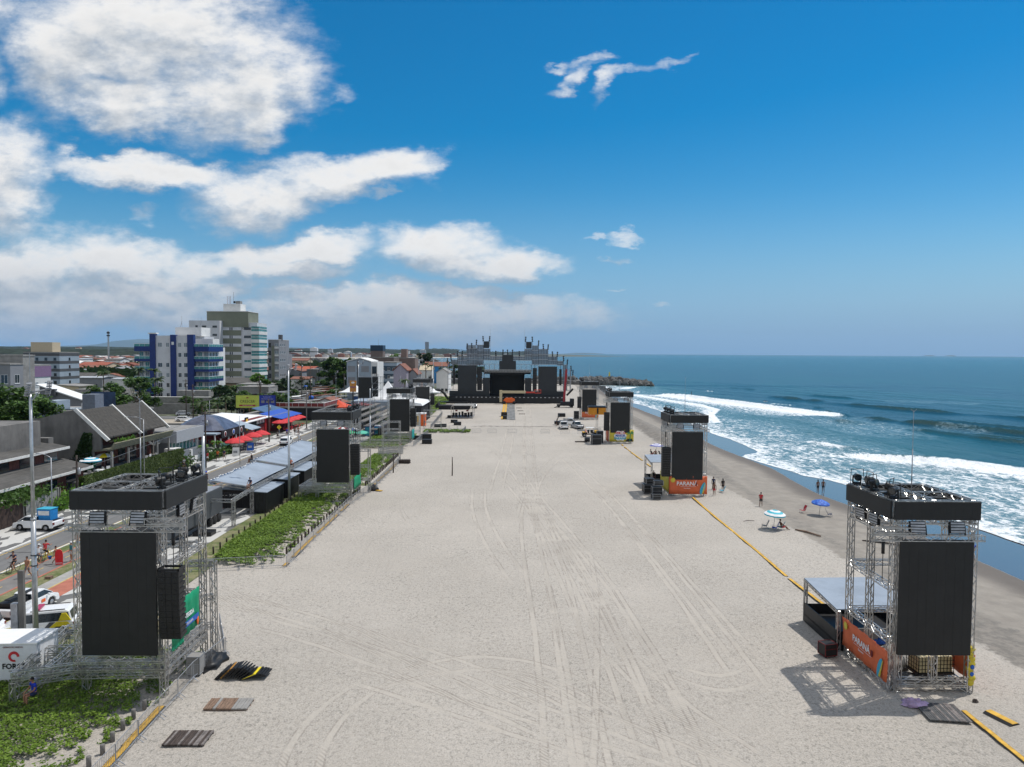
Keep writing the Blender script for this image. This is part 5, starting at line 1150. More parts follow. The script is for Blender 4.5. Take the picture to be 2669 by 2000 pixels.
# ---------------------------------------------------------------- vehicles
def wheels(t,xs_,yw,r,wd=.22):
    for x in xs_:
        for s in (-1,1):
            mb=MB(); mb.lathe([(0,-wd/2),(r*.7,-wd/2),(r*.95,-wd/2+.02),(r,0),(r*.95,wd/2-.02),(r*.7,wd/2),(0,wd/2)],(0,0,0),16,ax='y'); w_=mb.build('wheel',M_tyre,t,loc=(x,s*yw,r))
            mb=MB(); mb.lathe([(0,s*(wd/2+.012)),(r*.6,s*(wd/2+.004)),(r*.64,s*wd*.3)],(0,0,0),10,ax='y'); mb.build('rim',M_rim,w_)
def car(lab,loc,rz,kind='hatch',paint=None,L=4.3,Wd=1.76,H=1.5,loc_cat='car',grp='parked cars',detail=True):
    """x forward"""
    paint=paint or M_wcar; t=thing('parked_car' if kind!='pickup' else 'pickup_truck',lab,loc_cat,loc,rz,grp); h=L/2; wr=.33
    def shell(prof,name,m,w0,w1,z0,z1,bev=.06):
        mb=MB(); n=len(prof)
        f=lambda z: w0+(w1-w0)*max(0,min(1,(z-z0)/(z1-z0)))
        vs=[(x,-f(z)/2,z) for x,z in prof]+[(x,f(z)/2,z) for x,z in prof]
        fs=[tuple(range(n)),tuple(reversed(range(n,2*n)))]+[(i,n+i,n+(i+1)%n,(i+1)%n) for i in range(n)]
        mb.add(vs,fs); return mb.build(name,m,t,bevel=bev)
    zb=.95 if kind!='pickup' else 1.0
    def arch(c): return [(c-.42,.3),(c-.36,.56),(c-.18,.70),(c+.18,.70),(c+.36,.56),(c+.42,.3)]
    fa,ra=h-.82,-h+.82
    prof=[(-h,.35),(-h+.02,zb-.05),(-h+.12,zb+.02)]
    if kind=='pickup': prof+=[(h-1.35,zb+.04),(h-.5,zb-.08),(h-.06,zb-.26),(h,.4)]
    else: prof+=[(h-1.2,zb+.03),(h-.4,zb-.12),(h-.05,zb-.28),(h,.4)]
    prof+=[(h-.08,.26)]+list(reversed(arch(fa)))+list(reversed(arch(ra)))
    shell(prof,'body',paint,Wd,Wd-.12,.6,zb)
    mb=MB(); mb.box(-h+.1,h-.1,-Wd/2+.12,Wd/2-.12,.22,.62); mb.build('underbody',M_blk,t)
    if kind=='pickup':
        cab=[(-.35,zb-.02),(-.30,H-.06),(-.15,H),(.75,H),(.95,H-.06),(1.75,zb-.02)]; gl=[(-.30,zb+.06),(-.27,H-.14),(.72,H-.14),(.9,H-.14),(1.55,zb+.06)]
    elif kind=='suv':
        cab=[(-h+.1,zb-.02),(-h+.28,H-.1),(-h+.5,H),(.55,H),(.8,H-.06),(1.45,zb-.02)]; gl=[(-h+.2,zb+.05),(-h+.36,H-.16),(.6,H-.15),(1.28,zb+.05)]
    else:
        cab=[(-h+.15,zb-.02),(-h+.7,H-.06),(-h+.95,H),(.35,H),(.6,H-.05),(1.25,zb-.02)]; gl=[(-h+.4,zb+.05),(-h+.8,H-.13),(.45,H-.12),(1.08,zb+.05)]
    shell(cab,'cabin',paint,Wd-.14,Wd-.42,zb,H)
    f=lambda z:(Wd-.14)+((Wd-.42)-(Wd-.14))*max(0,min(1,(z-zb)/(H-zb)))
    for s in (-1,1):
        mb=MB(); n=len(gl); vs=[(x,s*(f(z)/2+.012),z) for x,z in gl]+[(x,s*(f(z)/2-.02),z) for x,z in gl]; mb.add(vs,[tuple(range(n)),tuple(reversed(range(n,2*n)))]+[(i,(i+1)%n,n+(i+1)%n,n+i) for i in range(n)]); mb.box(-.02,.04,s*(f(H-.15)/2+.02)-.012,s*(f(zb)/2)+.016,zb+.03,H-.12,1); mb.build('side_window',[M_glass,paint],t)
    def slope(a,b_,name,m=M_glass,q0=.12,q1=.9):
        (x0,z0),(x1,z1)=a,b_; d=Vector((x1-x0,0,z1-z0)); n_=Vector((-d.z,0,d.x)).normalized()*.014
        if (x0+x1)/2>0 and n_.x<0 or (x0+x1)/2<0 and n_.x>0: n_=-n_
        A=Vector((x0,0,z0)).lerp(Vector((x1,0,z1)),q0)+n_; B=Vector((x0,0,z0)).lerp(Vector((x1,0,z1)),q1)+n_; wa=f(A.z)/2-.09; wb=f(B.z)/2-.07; mb=MB(); k=n_*-1.6
        mb.add([(A.x,-wa,A.z),(A.x,wa,A.z),(B.x,wb,B.z),(B.x,-wb,B.z)]+[(A.x+k.x,-wa,A.z+k.z),(A.x+k.x,wa,A.z+k.z),(B.x+k.x,wb,B.z+k.z),(B.x+k.x,-wb,B.z+k.z)],[(0,1,2,3),(4,5,6,7),(0,1,5,4),(1,2,6,5),(2,3,7,6),(3,0,4,7)]); mb.build(name,m,t)
    slope(cab[-1],cab[-2],'windscreen'); slope(cab[0],cab[1],'rear_window',q0=.2,q1=.95)
    if kind=='pickup':
        mb=MB(); mb.box(-h+.15,-.5,-Wd/2+.12,Wd/2-.12,zb+.035,zb+.05); mb.build('load_bed',M_blk,t)
        mb=MB()
        for s in (-1,1): mb.box(-h+.05,-.4,s*(Wd/2-.1)-.05,s*(Wd/2-.1)+.05,zb,zb+.14)
        mb.build('bed_rail',paint,t)
    mb=MB()
    for s in (-1,1): mb.box(h-.16,h+.01,s*(Wd/2-.3)-.16,s*(Wd/2-.3)+.16,zb-.38,zb-.24)
    mb.build('headlight',M_lamp,t,bevel=.02); mb=MB()
    for s in (-1,1): mb.box(-h-.012,-h+.1,s*(Wd/2-.17)-.12,s*(Wd/2-.17)+.12,zb-.34,zb-.08)
    mb.build('tail_light',M_redd,t,bevel=.02)
    mb=MB(); mb.box(h-.03,h+.05,-Wd/2+.1,Wd/2-.1,.3,.46); mb.box(-h-.05,-h+.03,-Wd/2+.08,Wd/2-.08,.32,.5); mb.build('bumper',M_blk2,t,bevel=.02)
    mb=MB(); mb.box(-h-.065,-h-.05,-.22,.22,.5,.62); mb.build('number_plate',M_lamp,t)
    mb=MB()
    for s in (-1,1): mb.ball((1.0,s*(Wd/2+.08),zb+.08),(.07,.12,.08),6,4)
    mb.build('mirror',paint,t)
    wheels(t,(fa,ra),Wd/2-.13,wr); return t
p1=car('white pickup parked left with a big blue cooler box in its bed','x' and (-49.6,75.2,.17),PI-.05,'pickup',L=4.6,H=1.58,loc_cat='pickup truck',grp=None) if 0 else car('white pickup parked left carrying a big blue cooler box',(-49.7,73.9,.17),PI-.08,'pickup',L=4.5,H=1.56,loc_cat='pickup truck')
t=thing('cooler_box','large blue cooler box with white lid panel in the pickup bed','cooler',(-48.8,74.0,1.2),-.08); mb=MB(); mb.box(-.75,.75,-.55,.55,0,1.15); mb.build('box_body',mat('cooler_blue',(.02,.22,.55),.5,var=.1),t,bevel=.03); mb=MB(); mb.box(-.6,.62,-.57,-.55,.55,1.0); mb.build('white_panel',M_whitec,t); mb=MB(); mb.box(-.8,.8,-.6,.6,1.15,1.22); mb.build('lid',M_cyan,t,bevel=.02)
p2=car('white pickup with an orange door sticker parked on the promenade',(-34.9,50.4,.07),.55+.95,'pickup',L=4.5,H=1.55,loc_cat='pickup truck')
mb=MB(); mb.box(.35,.75,-.9,-.893,.62,.86); mb.build('door_sticker',M_orange,p2)
t=thing('surf_rack','black roof rack with covered boards on the white pickup','roof rack',(-34.9,50.4,0),.55+.95); mb=MB(); mb.box(-2.0,-.4,-.5,.5,1.15,1.45); mb.box(-1.9,.6,-.3,.1,1.6,1.68); mb.build('covered_load',M_blk,t,bevel=.08)
M_pgrey=mat('police_grey',(.10,.105,.12),.4)
def police(loc,rz,lab):
    t=car(lab,loc,rz,'suv',L=4.5,Wd=1.85,H=1.68,loc_cat='police car',grp='yellow and white police cars')
    for s in (-1,1):
        y=s*.932
        mb=MB(); mb.prism([(-2.24,.5),(-1.9,.95),(-1.25,.98),(-.7,.5),(-.95,.32),(-1.0,.52),(-1.25,.66),(-1.6,.66),(-1.85,.52),(-1.9,.35)],y-.006,y+.006,'y'); mb.build('yellow_flank',M_yel2,t)
        mb=MB(); mb.prism([(-.72,.5),(-1.2,.97),(-.85,.98),(-.45,.5)],y-.006,y+.006,'y'); mb.build('grey_stripe',M_pgrey,t)
        mb=MB(); mb.prism([(1.95,.42),(1.5,.7),(.9,.66),(.7,.9),(1.6,.84),(2.2,.7)],y-.006,y+.006,'y'); mb.build('yellow_flank',M_yel2,t)
        text('lettering','POLÍCIA',.22,M_pgrey,t,(.25,s*.945,.62),(PI/2,0,0 if s<0 else PI),.002)
        mb=MB(); mb.prism([(-2.1,1.0),(-1.8,1.5),(-1.55,1.5),(-1.35,1.0)],s*.83-.02,s*.86+.02,'y'); mb.build('yellow_pillar',M_yel2,t)
    mb=MB(); mb.box(-.2,.15,-.55,.55,1.70,1.82); mb.build('light_bar',mat('beacon_red',(.35,.02,.08),.3),t,bevel=.03)
    mb=MB(); mb.box(-1.7,.3,-.68,-.64,1.69,1.73); mb.box(-1.7,.3,.64,.68,1.69,1.73); mb.build('roof_rail',M_blk2,t); return t
police((-31.5,46.7,.07),PI+.3,'yellow white and grey police car, the one with its rear window toward the tower')
police((-35.6,45.2,.07),PI+.3,'yellow white and grey police car mostly cut by the left photo edge')
car('white suv driving away along the beach road',(-45.9,144.0,.04),PI/2+.05,'suv',L=4.3,H=1.66)
car('white pickup seen from behind, nearer left of three near the third seaward tower',(13.1,178.2,0),PI/2+.05,'pickup',L=5.2,Wd=1.9,H=1.85,loc_cat='pickup truck'); car('silver grey pickup, nearer right of three near the third seaward tower',(16.6,179.2,0),PI/2+.25,'pickup',M_silver,L=5.2,Wd=1.9,H=1.85,loc_cat='pickup truck')
car('white pickup parked sideways behind the two nearer pickups',(15.2,188.2,0),-.15,'pickup',L=5.4,Wd=1.9,H=1.85,loc_cat='pickup truck')
car('small silver car parked beside the gazebo before the stage',(-12.8,243.5,0),PI/2,'hatch',M_silver,L=4.,H=1.5)
mb=MB(); mb.box(-1.1,1.1,-.9,.9,.3,1.0); mb.obox((-.2,0,1.8),(.12,1.4,1.9),Matrix.Rotation(.4,3,'Y')); mb.lathe([(0,-.15),(.4,-.15),(.4,.15),(0,.15)],(0,-.9,.4),12,ax='y'); mb.lathe([(0,-.15),(.4,-.15),(.4,.15),(0,.15)],(0,.9,.4),12,ax='y'); tag(mb.build('trailer',M_blk2,loc=(12.4,187.5,0)),'small black trailer left of the sideways white pickup','trailer')
for k,(x,y,rz,p,l) in enumerate(((-88,190,.2,M_wcar,'white car parked by the sandy yard behind the sloping roofs'),(-60,232,1.4,M_wcar,'white car parked beyond the red tents'),(-64,240,1.3,M_silver,'silver car parked behind the grey fence'),(-70,246,1.3,M_wcar,'white car in the far car park'),(-96,207,.4,M_silver,'grey car parked near the blue balconied block'))):
    car(l,(x,y,.03),rz,'hatch',p)
# yellow buggy
t=thing('utility_buggy','yellow and black open utility buggy with white roof on the sand','buggy',(17.9,161,0),PI+.05)
mb=MB(); mb.prism([(-1.7,.55),(-1.7,1.1),(-.7,1.15),(-.6,.7),(.7,.7),(.9,1.15),(1.75,1.0),(1.9,.6)],-.75,.75,'y'); mb.build('body',M_blk2,t,bevel=.04)
mb=MB(); mb.box(-1.95,-.9,-.78,.78,1.05,1.45); mb.box(1.1,1.8,-.7,.7,1.0,1.2); mb.build('yellow_bed',M_yel,t,bevel=.04)
mb=MB(); 
for x,x2 in ((-.75,-.7),(.2,.15),(1.15,.85)):
    for s in (-.68,.68): mb.tube((x,s,1.),(x2,s*.95,2.15),.045,5)
mb.box(-.85,1.0,-.7,.7,2.12,2.2); mb.build('roof_cage',M_white,t); mb=MB(); mb.box(-.5,-.1,-.6,.6,.9,1.6); mb.box(.3,.6,-.6,.6,.9,1.6); mb.build('seat',M_blk,t,bevel=.05)
wheels(t,(-1.25,1.4),.75,.42,.3)
# truck trailer
t=thing('truck_trailer','long dark grey truck trailer parked behind the nearest roadside tower','trailer',(-33.5,70.0,0),0)
mb=MB(); mb.box(-1.1,1.1,-5.2,9.0,1.05,3.85); mb.build('box_body',mat('trailer_grey',(.075,.08,.085),.55,var=.12,vs=.5,var2=.2),t,bevel=.04)
mb=MB(); mb.box(-1.,1.,-5.1,8.9,3.86,3.9)
for k in range(5): mb.box(-.95,.95,-4.6+k*2.2,-4.4+k*2.2,3.9,3.95)
mb.build('roof_panel',M_alu2,t); mb=MB(); mb.box(-.9,.9,-4.8,6.2,.75,1.05); mb.build('chassis',M_blk,t); wheels(t,(),1,1)
for y in (6.0,7.1,8.2):
    for s in (-1,1): mb=MB(); mb.lathe([(0,-.15),(.4,-.15),(.5,0),(.4,.15),(0,.15)],(0,0,0),14,ax='x'); mb.build('wheel',M_tyre,t,loc=(s*.98,y,.5))
# generator
t=thing('generator','white generator box with round red logo in the bottom left corner','generator',(-29.1,40.3,0),.06)
mb=MB(); mb.box(-2.3,2.3,-1.05,1.05,.25,2.4); mb.build('housing',mat('generator_white',(.70,.71,.73),.45,var=.04),t,bevel=.05); mb=MB(); mb.box(-2.35,2.35,-1.1,1.1,2.4,2.5); mb.build('lid',M_white,t,bevel=.03)
text('lettering','FORCE',.42,M_blk2,t,(1.05,-1.065,1.15),(PI/2,0,0),bold=.012); text('small_lettering','GERADORES',.11,M_conc,t,(1.05,-1.065,.88),(PI/2,0,0))
mb=MB(); pts=[(1.05+.3*math.cos(a),1.72+.3*math.sin(a)) for a in [PI*.0+k*PI*1.6/16 for k in range(17)]]+[(1.05+.17*math.cos(a),1.70+.17*math.sin(a)) for a in [PI*1.6-k*PI*1.6/16 for k in range(17)]]
n=len(pts)//2
for k in range(n-1): mb.prism([pts[k],pts[k+1],pts[-k-2],pts[-k-1]],-1.075,-1.06,'y')
mb.build('logo_mark',M_red,t); text('small_lettering','GERADOR 500KVA',.13,M_redd,t,(1.0,-1.065,2.25),(PI/2,0,0))
mb=MB()
for x in (-2.,-.2,1.95): mb.box(x,x+.12,-1.085,-1.06,1.5,1.58)
mb.build('latch',M_blk,t); mb=MB(); mb.box(-2.2,2.2,-1.,1.,0,.25); mb.build('skid',M_blk,t)
# ---------------------------------------------------------------- people
_pm={}
def person(lab,loc,rz,pose='stand',top=None,bottom=None,skin=None,hair='short',hat=None,h=1.8,sex='m',grp=None):
    """faces local +Y... pose dictionary gives joints in metres for a 1.72 m figure"""
    sk=skin or M_skin; t=thing('person',lab,'person',loc,rz,grp); S=h/1.72; t.scale=(S,S,S)
    J=dict(pel=(0,0,.93),abd=(0,0,1.06),chest=(0,.01,1.28),neck=(0,0,1.45),head0=(0,.01,1.53))
    sw=.185 if sex=='m' else .165
    def arm(s,el,wr): return [(s*.09,0,1.39),(s*sw,0,1.395),el,wr]
    def leg(s,kn,an,toe): return [(s*.09,0,.90),kn,an,toe]
    P=pose
    if P=='stand': A=[arm(-1,(-.235,-.02,1.13),(-.25,.06,.90)),arm(1,(.235,-.02,1.13),(.25,.06,.90))]; L=[leg(-1,(-.10,.01,.49),(-.11,-.03,.08),(-.13,.13,.03)),leg(1,(.10,.01,.49),(.12,-.03,.08),(.15,.13,.03))]
    elif P=='walk': A=[arm(-1,(-.23,.10,1.14),(-.22,.28,.98)),arm(1,(.23,-.12,1.14),(.23,-.10,.90))]; L=[leg(-1,(-.09,-.05,.50),(-.09,-.33,.16),(-.09,-.28,.03)),leg(1,(.09,.18,.52),(.09,.28,.08),(.10,.44,.04))]
    elif P=='reach': A=[arm(-1,(-.22,.24,1.28),(-.20,.48,1.22)),arm(1,(.22,.24,1.28),(.20,.48,1.22))]; L=[leg(-1,(-.11,.08,.49),(-.12,-.08,.08),(-.13,.08,.03)),leg(1,(.11,-.08,.50),(.12,-.25,.10),(.14,-.12,.03))]
    elif P=='crossed': A=[arm(-1,(-.24,.06,1.14),(-.02,.20,1.16)),arm(1,(.24,.06,1.14),(.04,.18,1.12))]; L=[leg(-1,(-.10,.03,.49),(-.12,-.02,.08),(-.13,.14,.03)),leg(1,(.10,.1,.50),(.10,.12,.08),(.13,.28,.03))]
    elif P in('sit','ride','sitback'):
        lean=-.22 if P=='sitback' else (.16 if P=='ride' else .06)
        J=dict(pel=(0,0,.02+.10),abd=(0,lean*.2,.25),chest=(0,lean*.6,.46),neck=(0,lean,.63),head0=(0,lean+.02,.71))
        sh=lean*.85
        def arm2(s,el,wr): return [(s*.09,sh,.575),(s*sw,sh,.58),el,wr]
        if P=='ride': A=[arm2(-1,(-.27,.30,.42),(-.24,.55,.42)),arm2(1,(.27,.30,.42),(.24,.55,.42))]; L=[[(-.09,0,.08),(-.13,.38,-.06),(-.11,.22,-.48),(-.11,.38,-.52)],[(.09,0,.08),(.13,.28,-.25),(.11,.08,-.66),(.11,.25,-.68)]]
        elif P=='sitback': A=[arm2(-1,(-.27,.0,.34),(-.26,.24,.28)),arm2(1,(.27,.0,.34),(.26,.24,.28))]; L=[[(-.09,0,.08),(-.12,.42,.16),(-.13,.72,-.22),(-.14,.9,-.20)],[(.09,0,.08),(.12,.42,.14),(.13,.75,-.20),(.14,.92,-.18)]]
        else: A=[arm2(-1,(-.25,.10,.34),(-.16,.34,.22)),arm2(1,(.25,.10,.34),(.16,.34,.22))]; L=[[(-.09,0,.08),(-.12,.43,.09),(-.12,.42,-.36),(-.12,.56,-.40)],[(.09,0,.08),(.12,.43,.09),(.12,.40,-.36),(.12,.54,-.40)]]
    elif P=='lie':
        J=dict(pel=(0,0,.12),abd=(0,-.15,.13),chest=(0,-.36,.15),neck=(0,-.54,.16),head0=(0,-.62,.18)); A=[[(-.09,-.48,.15),(-.19,-.48,.14),(-.27,-.26,.10),(-.22,-.03,.10)],[(.09,-.48,.15),(.19,-.48,.14),(.30,-.62,.12),(.18,-.78,.12)]]; L=[[(-.09,.03,.12),(-.12,.44,.20),(-.13,.85,.08),(-.14,.88,.2)],[(.09,.03,.12),(.12,.46,.12),(.15,.87,.08),(.17,.92,.2)]]
    V=[];E=[];Rr=[]
    def add(p,r,par=None):
        V.append(p); Rr.append(r); k=len(V)-1
        if par is not None: E.append((par,k))
        return k
    fem=sex=='f'
    pel=add(J['pel'],(.155,.115) if not fem else (.165,.125)); abd=add(J['abd'],(.13,.095) if not fem else (.115,.085),pel); ch=add(J['chest'],(.155,.11) if not fem else (.135,.105),abd)
    nk=add(J['neck'],.058,ch); hd=add(J['head0'],.055,nk)
    for s,a in zip((-1,1),A):
        k=add(a[0],.075,ch); k=add(a[1],.06,k); k=add(a[2],.042,k); k=add(a[3],.028,k)
        w0=Vector(a[3]); d=(w0-Vector(a[2])).normalized(); side=Vector((0,0,1)).cross(d); side=side.normalized() if side.length>.1 else Vector((0,1,0)); dn=d.cross(side)
        pm=add(tuple(w0+d*.05),(.034,.018),k)
        for f_ in range(4):
            o_=side*(.027-.018*f_); ln=(.075,.085,.08,.065)[f_]; b_=w0+d*.085+o_; k1=add(tuple(b_),.0095,pm); k2=add(tuple(b_+d*ln*.5+dn*.008),.0085,k1); add(tuple(b_+d*ln*.9+dn*.03),.0075,k2)
        k1=add(tuple(w0+d*.035+side*s*-.04+dn*.01),.011,pm); add(tuple(w0+d*.085+side*s*-.055+dn*.02),.009,k1)
    for s,a in zip((-1,1),L):
        k=add(a[0],.092 if not fem else .1,pel); k=add(a[1],.058,k); 
        mid=tuple(Vector(a[1]).lerp(Vector(a[2]),.35)); k=add(mid,.055,k); k=add(a[2],.036,k); k=add(a[3],(.042,.026),k)
    def skinobj(name,V,E,Rr,m,lv=1):
        me=bpy.data.meshes.new(name); me.from_pydata(V,E,[]); o=bpy.data.objects.new(name,me); C.objects.link(o); o.parent=t
        sm=o.modifiers.new('skin','SKIN'); sm.use_smooth_shade=True
        if not me.skin_vertices: me.skin_vertices.new() if hasattr(me.skin_vertices,'new') else None
        sv=me.skin_vertices[0].data
        for i,r in enumerate(Rr): sv[i].radius=r if hasattr(r,'__len__') else (r,r)
        sv[0].use_root=True
        ss=o.modifiers.new('sub','SUBSURF'); ss.levels=lv; ss.render_levels=lv; me.materials.append(m); return o
    skinobj('body',V,E,Rr,sk)
    H0=Vector(J['head0']); up=(H0-Vector(J['neck'])).normalized(); hc=H0+up*.10
    fw=Vector((0,1,0)) if P!='lie' else Vector((0,0,1)); 
    mb=MB(); mb.ball((0,0,0),(.074,.092,.112),14,10)
    mb.ball((0,.088,-.012),(.013,.02,.022),6,5); mb.ball((0,.074,-.062),(.026,.012,.008),6,4)
    for s in (-1,1): mb.ball((s*.076,-.005,-.005),(.012,.02,.03),6,5); mb.ball((s*.03,.080,.012),(.013,.010,.008),6,4)
    rot=Matrix.Identity(4) if P!='lie' else Matrix.Rotation(PI/2,4,'X')
    mb.xf(Matrix.Translation(hc)@rot); mb.build('head',sk,t)
    hm=mat('hair_dark',(.012,.009,.008),.7); mb=MB(); mb.ball((0,-.012,.028),(.083,.098,.102),12,8)
    if hair=='long': mb.ball((0,-.06,-.08),(.075,.045,.16),10,7)
    if hair: mb.xf(Matrix.Translation(hc)@rot); mb.build('hair',hm,t)
    if hat: 
        mb=MB(); mb.ball((0,0,.055),(.105,.12,.085),12,8); mb.lathe([(.10,.03),(.15,.02),(.10,.045)],(0,.02,0),12); mb.xf(Matrix.Translation(hc)@rot); mb.build('helmet' if hat is M_white else 'cap',hat,t)
    if top:
        v=[J['pel'],J['abd'],J['chest'],tuple(Vector(J['chest']).lerp(Vector(J['neck']),.6))]; rr=[(.165,.125),(.155,.118),(.175,.128),(.09,.075)]; e=[(0,1),(1,2),(2,3)]
        for a in A: k=len(v); v+=[a[0],a[1],tuple(Vector(a[1]).lerp(Vector(a[2]),.6))]; rr+=[.09,.078,.06]; e+=[(2,k),(k,k+1),(k+1,k+2)]
        skinobj('shirt',v,e,rr,top)
    if bottom:
        v=[tuple(Vector(J['pel'])),tuple(Vector(J['pel']).lerp(Vector(J['abd']),.5))]; rr=[(.172,.132),(.158,.12)]; e=[(0,1)]
        for a in L: k=len(v); v+=[a[0],tuple(Vector(a[0]).lerp(Vector(a[1]),.75))]; rr+=[.112,.09]; e+=[(0,k),(k,k+1)]
        skinobj('shorts',v,e,rr,bottom)
    return t
cb,cn,cr,cw,ck,cg_,ct=cloth('blue',(.01,.04,.42)),cloth('navy',(.02,.03,.08)),cloth('red',(.45,.03,.04)),cloth('white',(.6,.6,.6)),cloth('black',(.02,.02,.022)),cloth('grey',(.16,.16,.17)),cloth('teal',(.04,.20,.24))
cj,co=cloth('denim',(.22,.33,.48)),cloth('orange',(.6,.14,.03))
person('person in blue shirt leaning over the pickup bed beside the cooler box',(-49.05,73.7,.17),.3,'reach',cb,ck,hat=ck)
person('person in blue shirt standing at the tailgate of the left pickup',(-46.9,76.2,.17),PI*.6,'stand',cb,cn)
person('shirtless person in blue shorts standing at the road edge behind the screen',(-40.9,66.3,.07),PI,'crossed',None,cj)
person('shirtless person walking with a woman on the cycle path',(-40.15,58.2,.07),PI,'walk',None,cg_); person('woman in light denim shorts walking with folded arms on the cycle path',(-39.45,58.3,.07),PI*.93,'crossed',None,cj,hair='long',sex='f',h=1.6)
person('shirtless young person walking with a blue bucket on the cycle path',(-40.3,62.1,.07),-PI/2+.2,'walk',None,ck,h=1.6); person('person in striped teal shirt standing behind the red bodyboard',(-39.4,62.9,.07),2.6,'stand',ct,cw,hat=cw)
person('person with pink top bending beside the screen tower leg',(-37.3,63.4,.07),2.,'walk',cloth('pink',(.45,.2,.22)),ck,hair='long',sex='f')
t=thing('bodyboard','upright red bodyboard held on the cycle path','bodyboard',(-39.75,61.7,.07),.15); mb=MB(); mb.prism([(-.3,.05),(-.33,.9),(-.25,1.3),(-.1,1.42),(.1,1.42),(.25,1.3),(.33,.9),(.3,.05)],-.03,.03,'y'); mb.build('board',mat('board_red',(.65,.02,.03),.3),t,bevel=.015); mb=MB(); mb.box(-.28,.28,-.036,-.031,.2,.24); mb.build('white_stripe',M_white,t)
mb=MB(); mb.lathe([(0,0),(.11,0),(.15,.24),(.16,.25),(.15,.22)],(0,0,0),12); tag(mb.build('bucket',M_blue,loc=(-40.75,62.0,.55)),'blue toy bucket carried on the cycle path','bucket')
def bike(loc,rz,lab,m):
    t=thing('bicycle',lab,'bicycle',loc,rz,'bicycles on the cycle path')
    for y in (-.52,.52):
        mb=MB()
        for k in range(18): a=2*PI*k/18; b_=2*PI*(k+1)/18; mb.tube((0,y+.33*math.cos(a),.34+.33*math.sin(a)),(0,y+.33*math.cos(b_),.34+.33*math.sin(b_)),.02,5)
        for k in range(6): a=2*PI*k/6; mb.tube((0,y,.34),(0,y+.32*math.cos(a),.34+.32*math.sin(a)),.004,3)
        mb.build('wheel',m if m is M_yel2 and y>0 else M_tyre,t)
    mb=MB(); mb.path([(0,-.52,.34),(0,-.1,.34),(0,.38,.75),(0,-.18,.8),(0,-.1,.34)],.018,5); mb.path([(0,-.18,.8),(0,-.52,.34)],.012,4); mb.path([(0,.52,.34),(0,.38,.75),(0,.34,.98)],.018,5); mb.build('frame',m,t); mb=MB(); mb.path([(-.27,.3,1.0),(0,.36,.98),(.27,.3,1.0)],.014,5); mb.build('handlebar',M_blk2,t); mb=MB(); mb.ball((0,-.2,.88),(.07,.13,.04),8,5); mb.build('saddle',M_blk,t); return t
bike((-42.3,59.6,.07),PI,'dark bicycle ridden along the grass edge behind the pole',M_blk2); person('cyclist in navy shirt riding behind the nearest pole',(-42.3,59.8,.95),PI,'ride',cn,ck)
bike((-41.6,61.9,.07),.15,'black bicycle of the pair riding side by side',M_blk2); person('cyclist in pale shirt, nearer of the riding pair',(-41.6,61.7,.95),.15,'ride',cw,cg_,hat=cw)
bike((-41.9,63.3,.07),.15,'yellow wheeled bicycle of the pair riding side by side',M_yel2); person('cyclist in red top, farther of the riding pair',(-41.9,63.1,.95),.15,'ride',cr,ck)
person('person in blue shirt sitting on the low truss in the bottom left corner',(-25.3,37.0,.7),2.6,'sit',cb,cn)
person('two tone person in dark clothes standing in water, left of the pair',(43.5,100.0,-.5),.2,'stand',None,ck,M_skin2,hair='long',sex='f'); person('person standing in the shallows, right of the pair',(44.3,100.1,-.5),-.2,'stand',None,ck,M_skin2)
person('person in blue shirt and shorts wading behind the nearest seaward screen',(44.0,66.8,-.5),.3,'stand',cb,cj,hat=cb)
person('person in red vest walking along the damp sand edge',(31.2,88.0,0),-.5,'walk',cr,ck,M_skin2)
person('shirtless person standing nearest to the camera beside the second seaward tower',(27.3,94.8,0),2.8,'stand',None,cr,M_skin2); person('person in navy shirt beside the blue folding chair',(28.4,99.0,0),2.6,'stand',cn,ck,M_skin2)
person('person seen from behind wrapped in a dark towel right of the second seaward tower',(29.3,97.6,0),.1,'stand',ck,ck,M_skin2,hair='long',sex='f')
person('person in dark shirt sitting on the deck of the second seaward tower',(20.4,101.2,1.35),PI,'sit',ck,cn,M_skin2)
person('worker in dark clothes standing left of the sideways pickup',(11.8,184.8,0),1.,'stand',ck,ck,M_skin2)
person('person walking in dark clothes near the farthest truss gate',(-22.3,180.5,0),1.2,'walk',ck,ck,M_skin2)
person('person in dark clothes crouching at the foot of the third roadside tower',(-22.3,141.9,.35),PI,'sit',ck,ck)
for k,(x,y,rz,a,b_,l) in enumerate(((-50.7,121.8,PI,co,ck,'person in orange shirt walking on the mosaic pavement'),(-49.9,122.6,PI,cn,cg_,'person in navy shirt walking beside the orange shirt'),(-51.6,119.7,.1,cr,cw,'person in red shirt walking behind the dark utility pole'),(-52.2,112.5,PI,cw,ck,'person in white shirt beside the round garden bush'),
    (-50.2,151.5,.1,cg_,ck,'person walking with a bicycle near the parking sign'),(-50.0,157.3,PI,cb,cn,'person in blue by the yellow road sign'),(-49.2,160.2,.3,None,ck,'shirtless person walking past the yellow sign, left of two'),(-48.6,161.0,.2,None,cg_,'shirtless person walking past the yellow sign, right of two'),(-43.6,158.2,PI,ck,cg_,'person sitting on the kerb edge, left of two'),(-42.8,158.0,PI,cr,cg_,'person sitting on the kerb edge, right of two'),
    (-53.0,168,PI,cn,cn,'person in dark clothes at the red fronted bar door'),(-52.4,146.8,PI,cr,cw,'child in red near the middle red parasols'),(-38,150,1.,cr,ck,'person under the green parasols'),(-36.5,172,2.,cg_,ck,'person walking beside the grandstand'))):
    p_='sit' if 'kerb' in l else 'walk'
    person(l,(x,y,.17 if p_=='walk' else .45),rz,p_,a,b_,M_skin if k%2 else M_skin2)
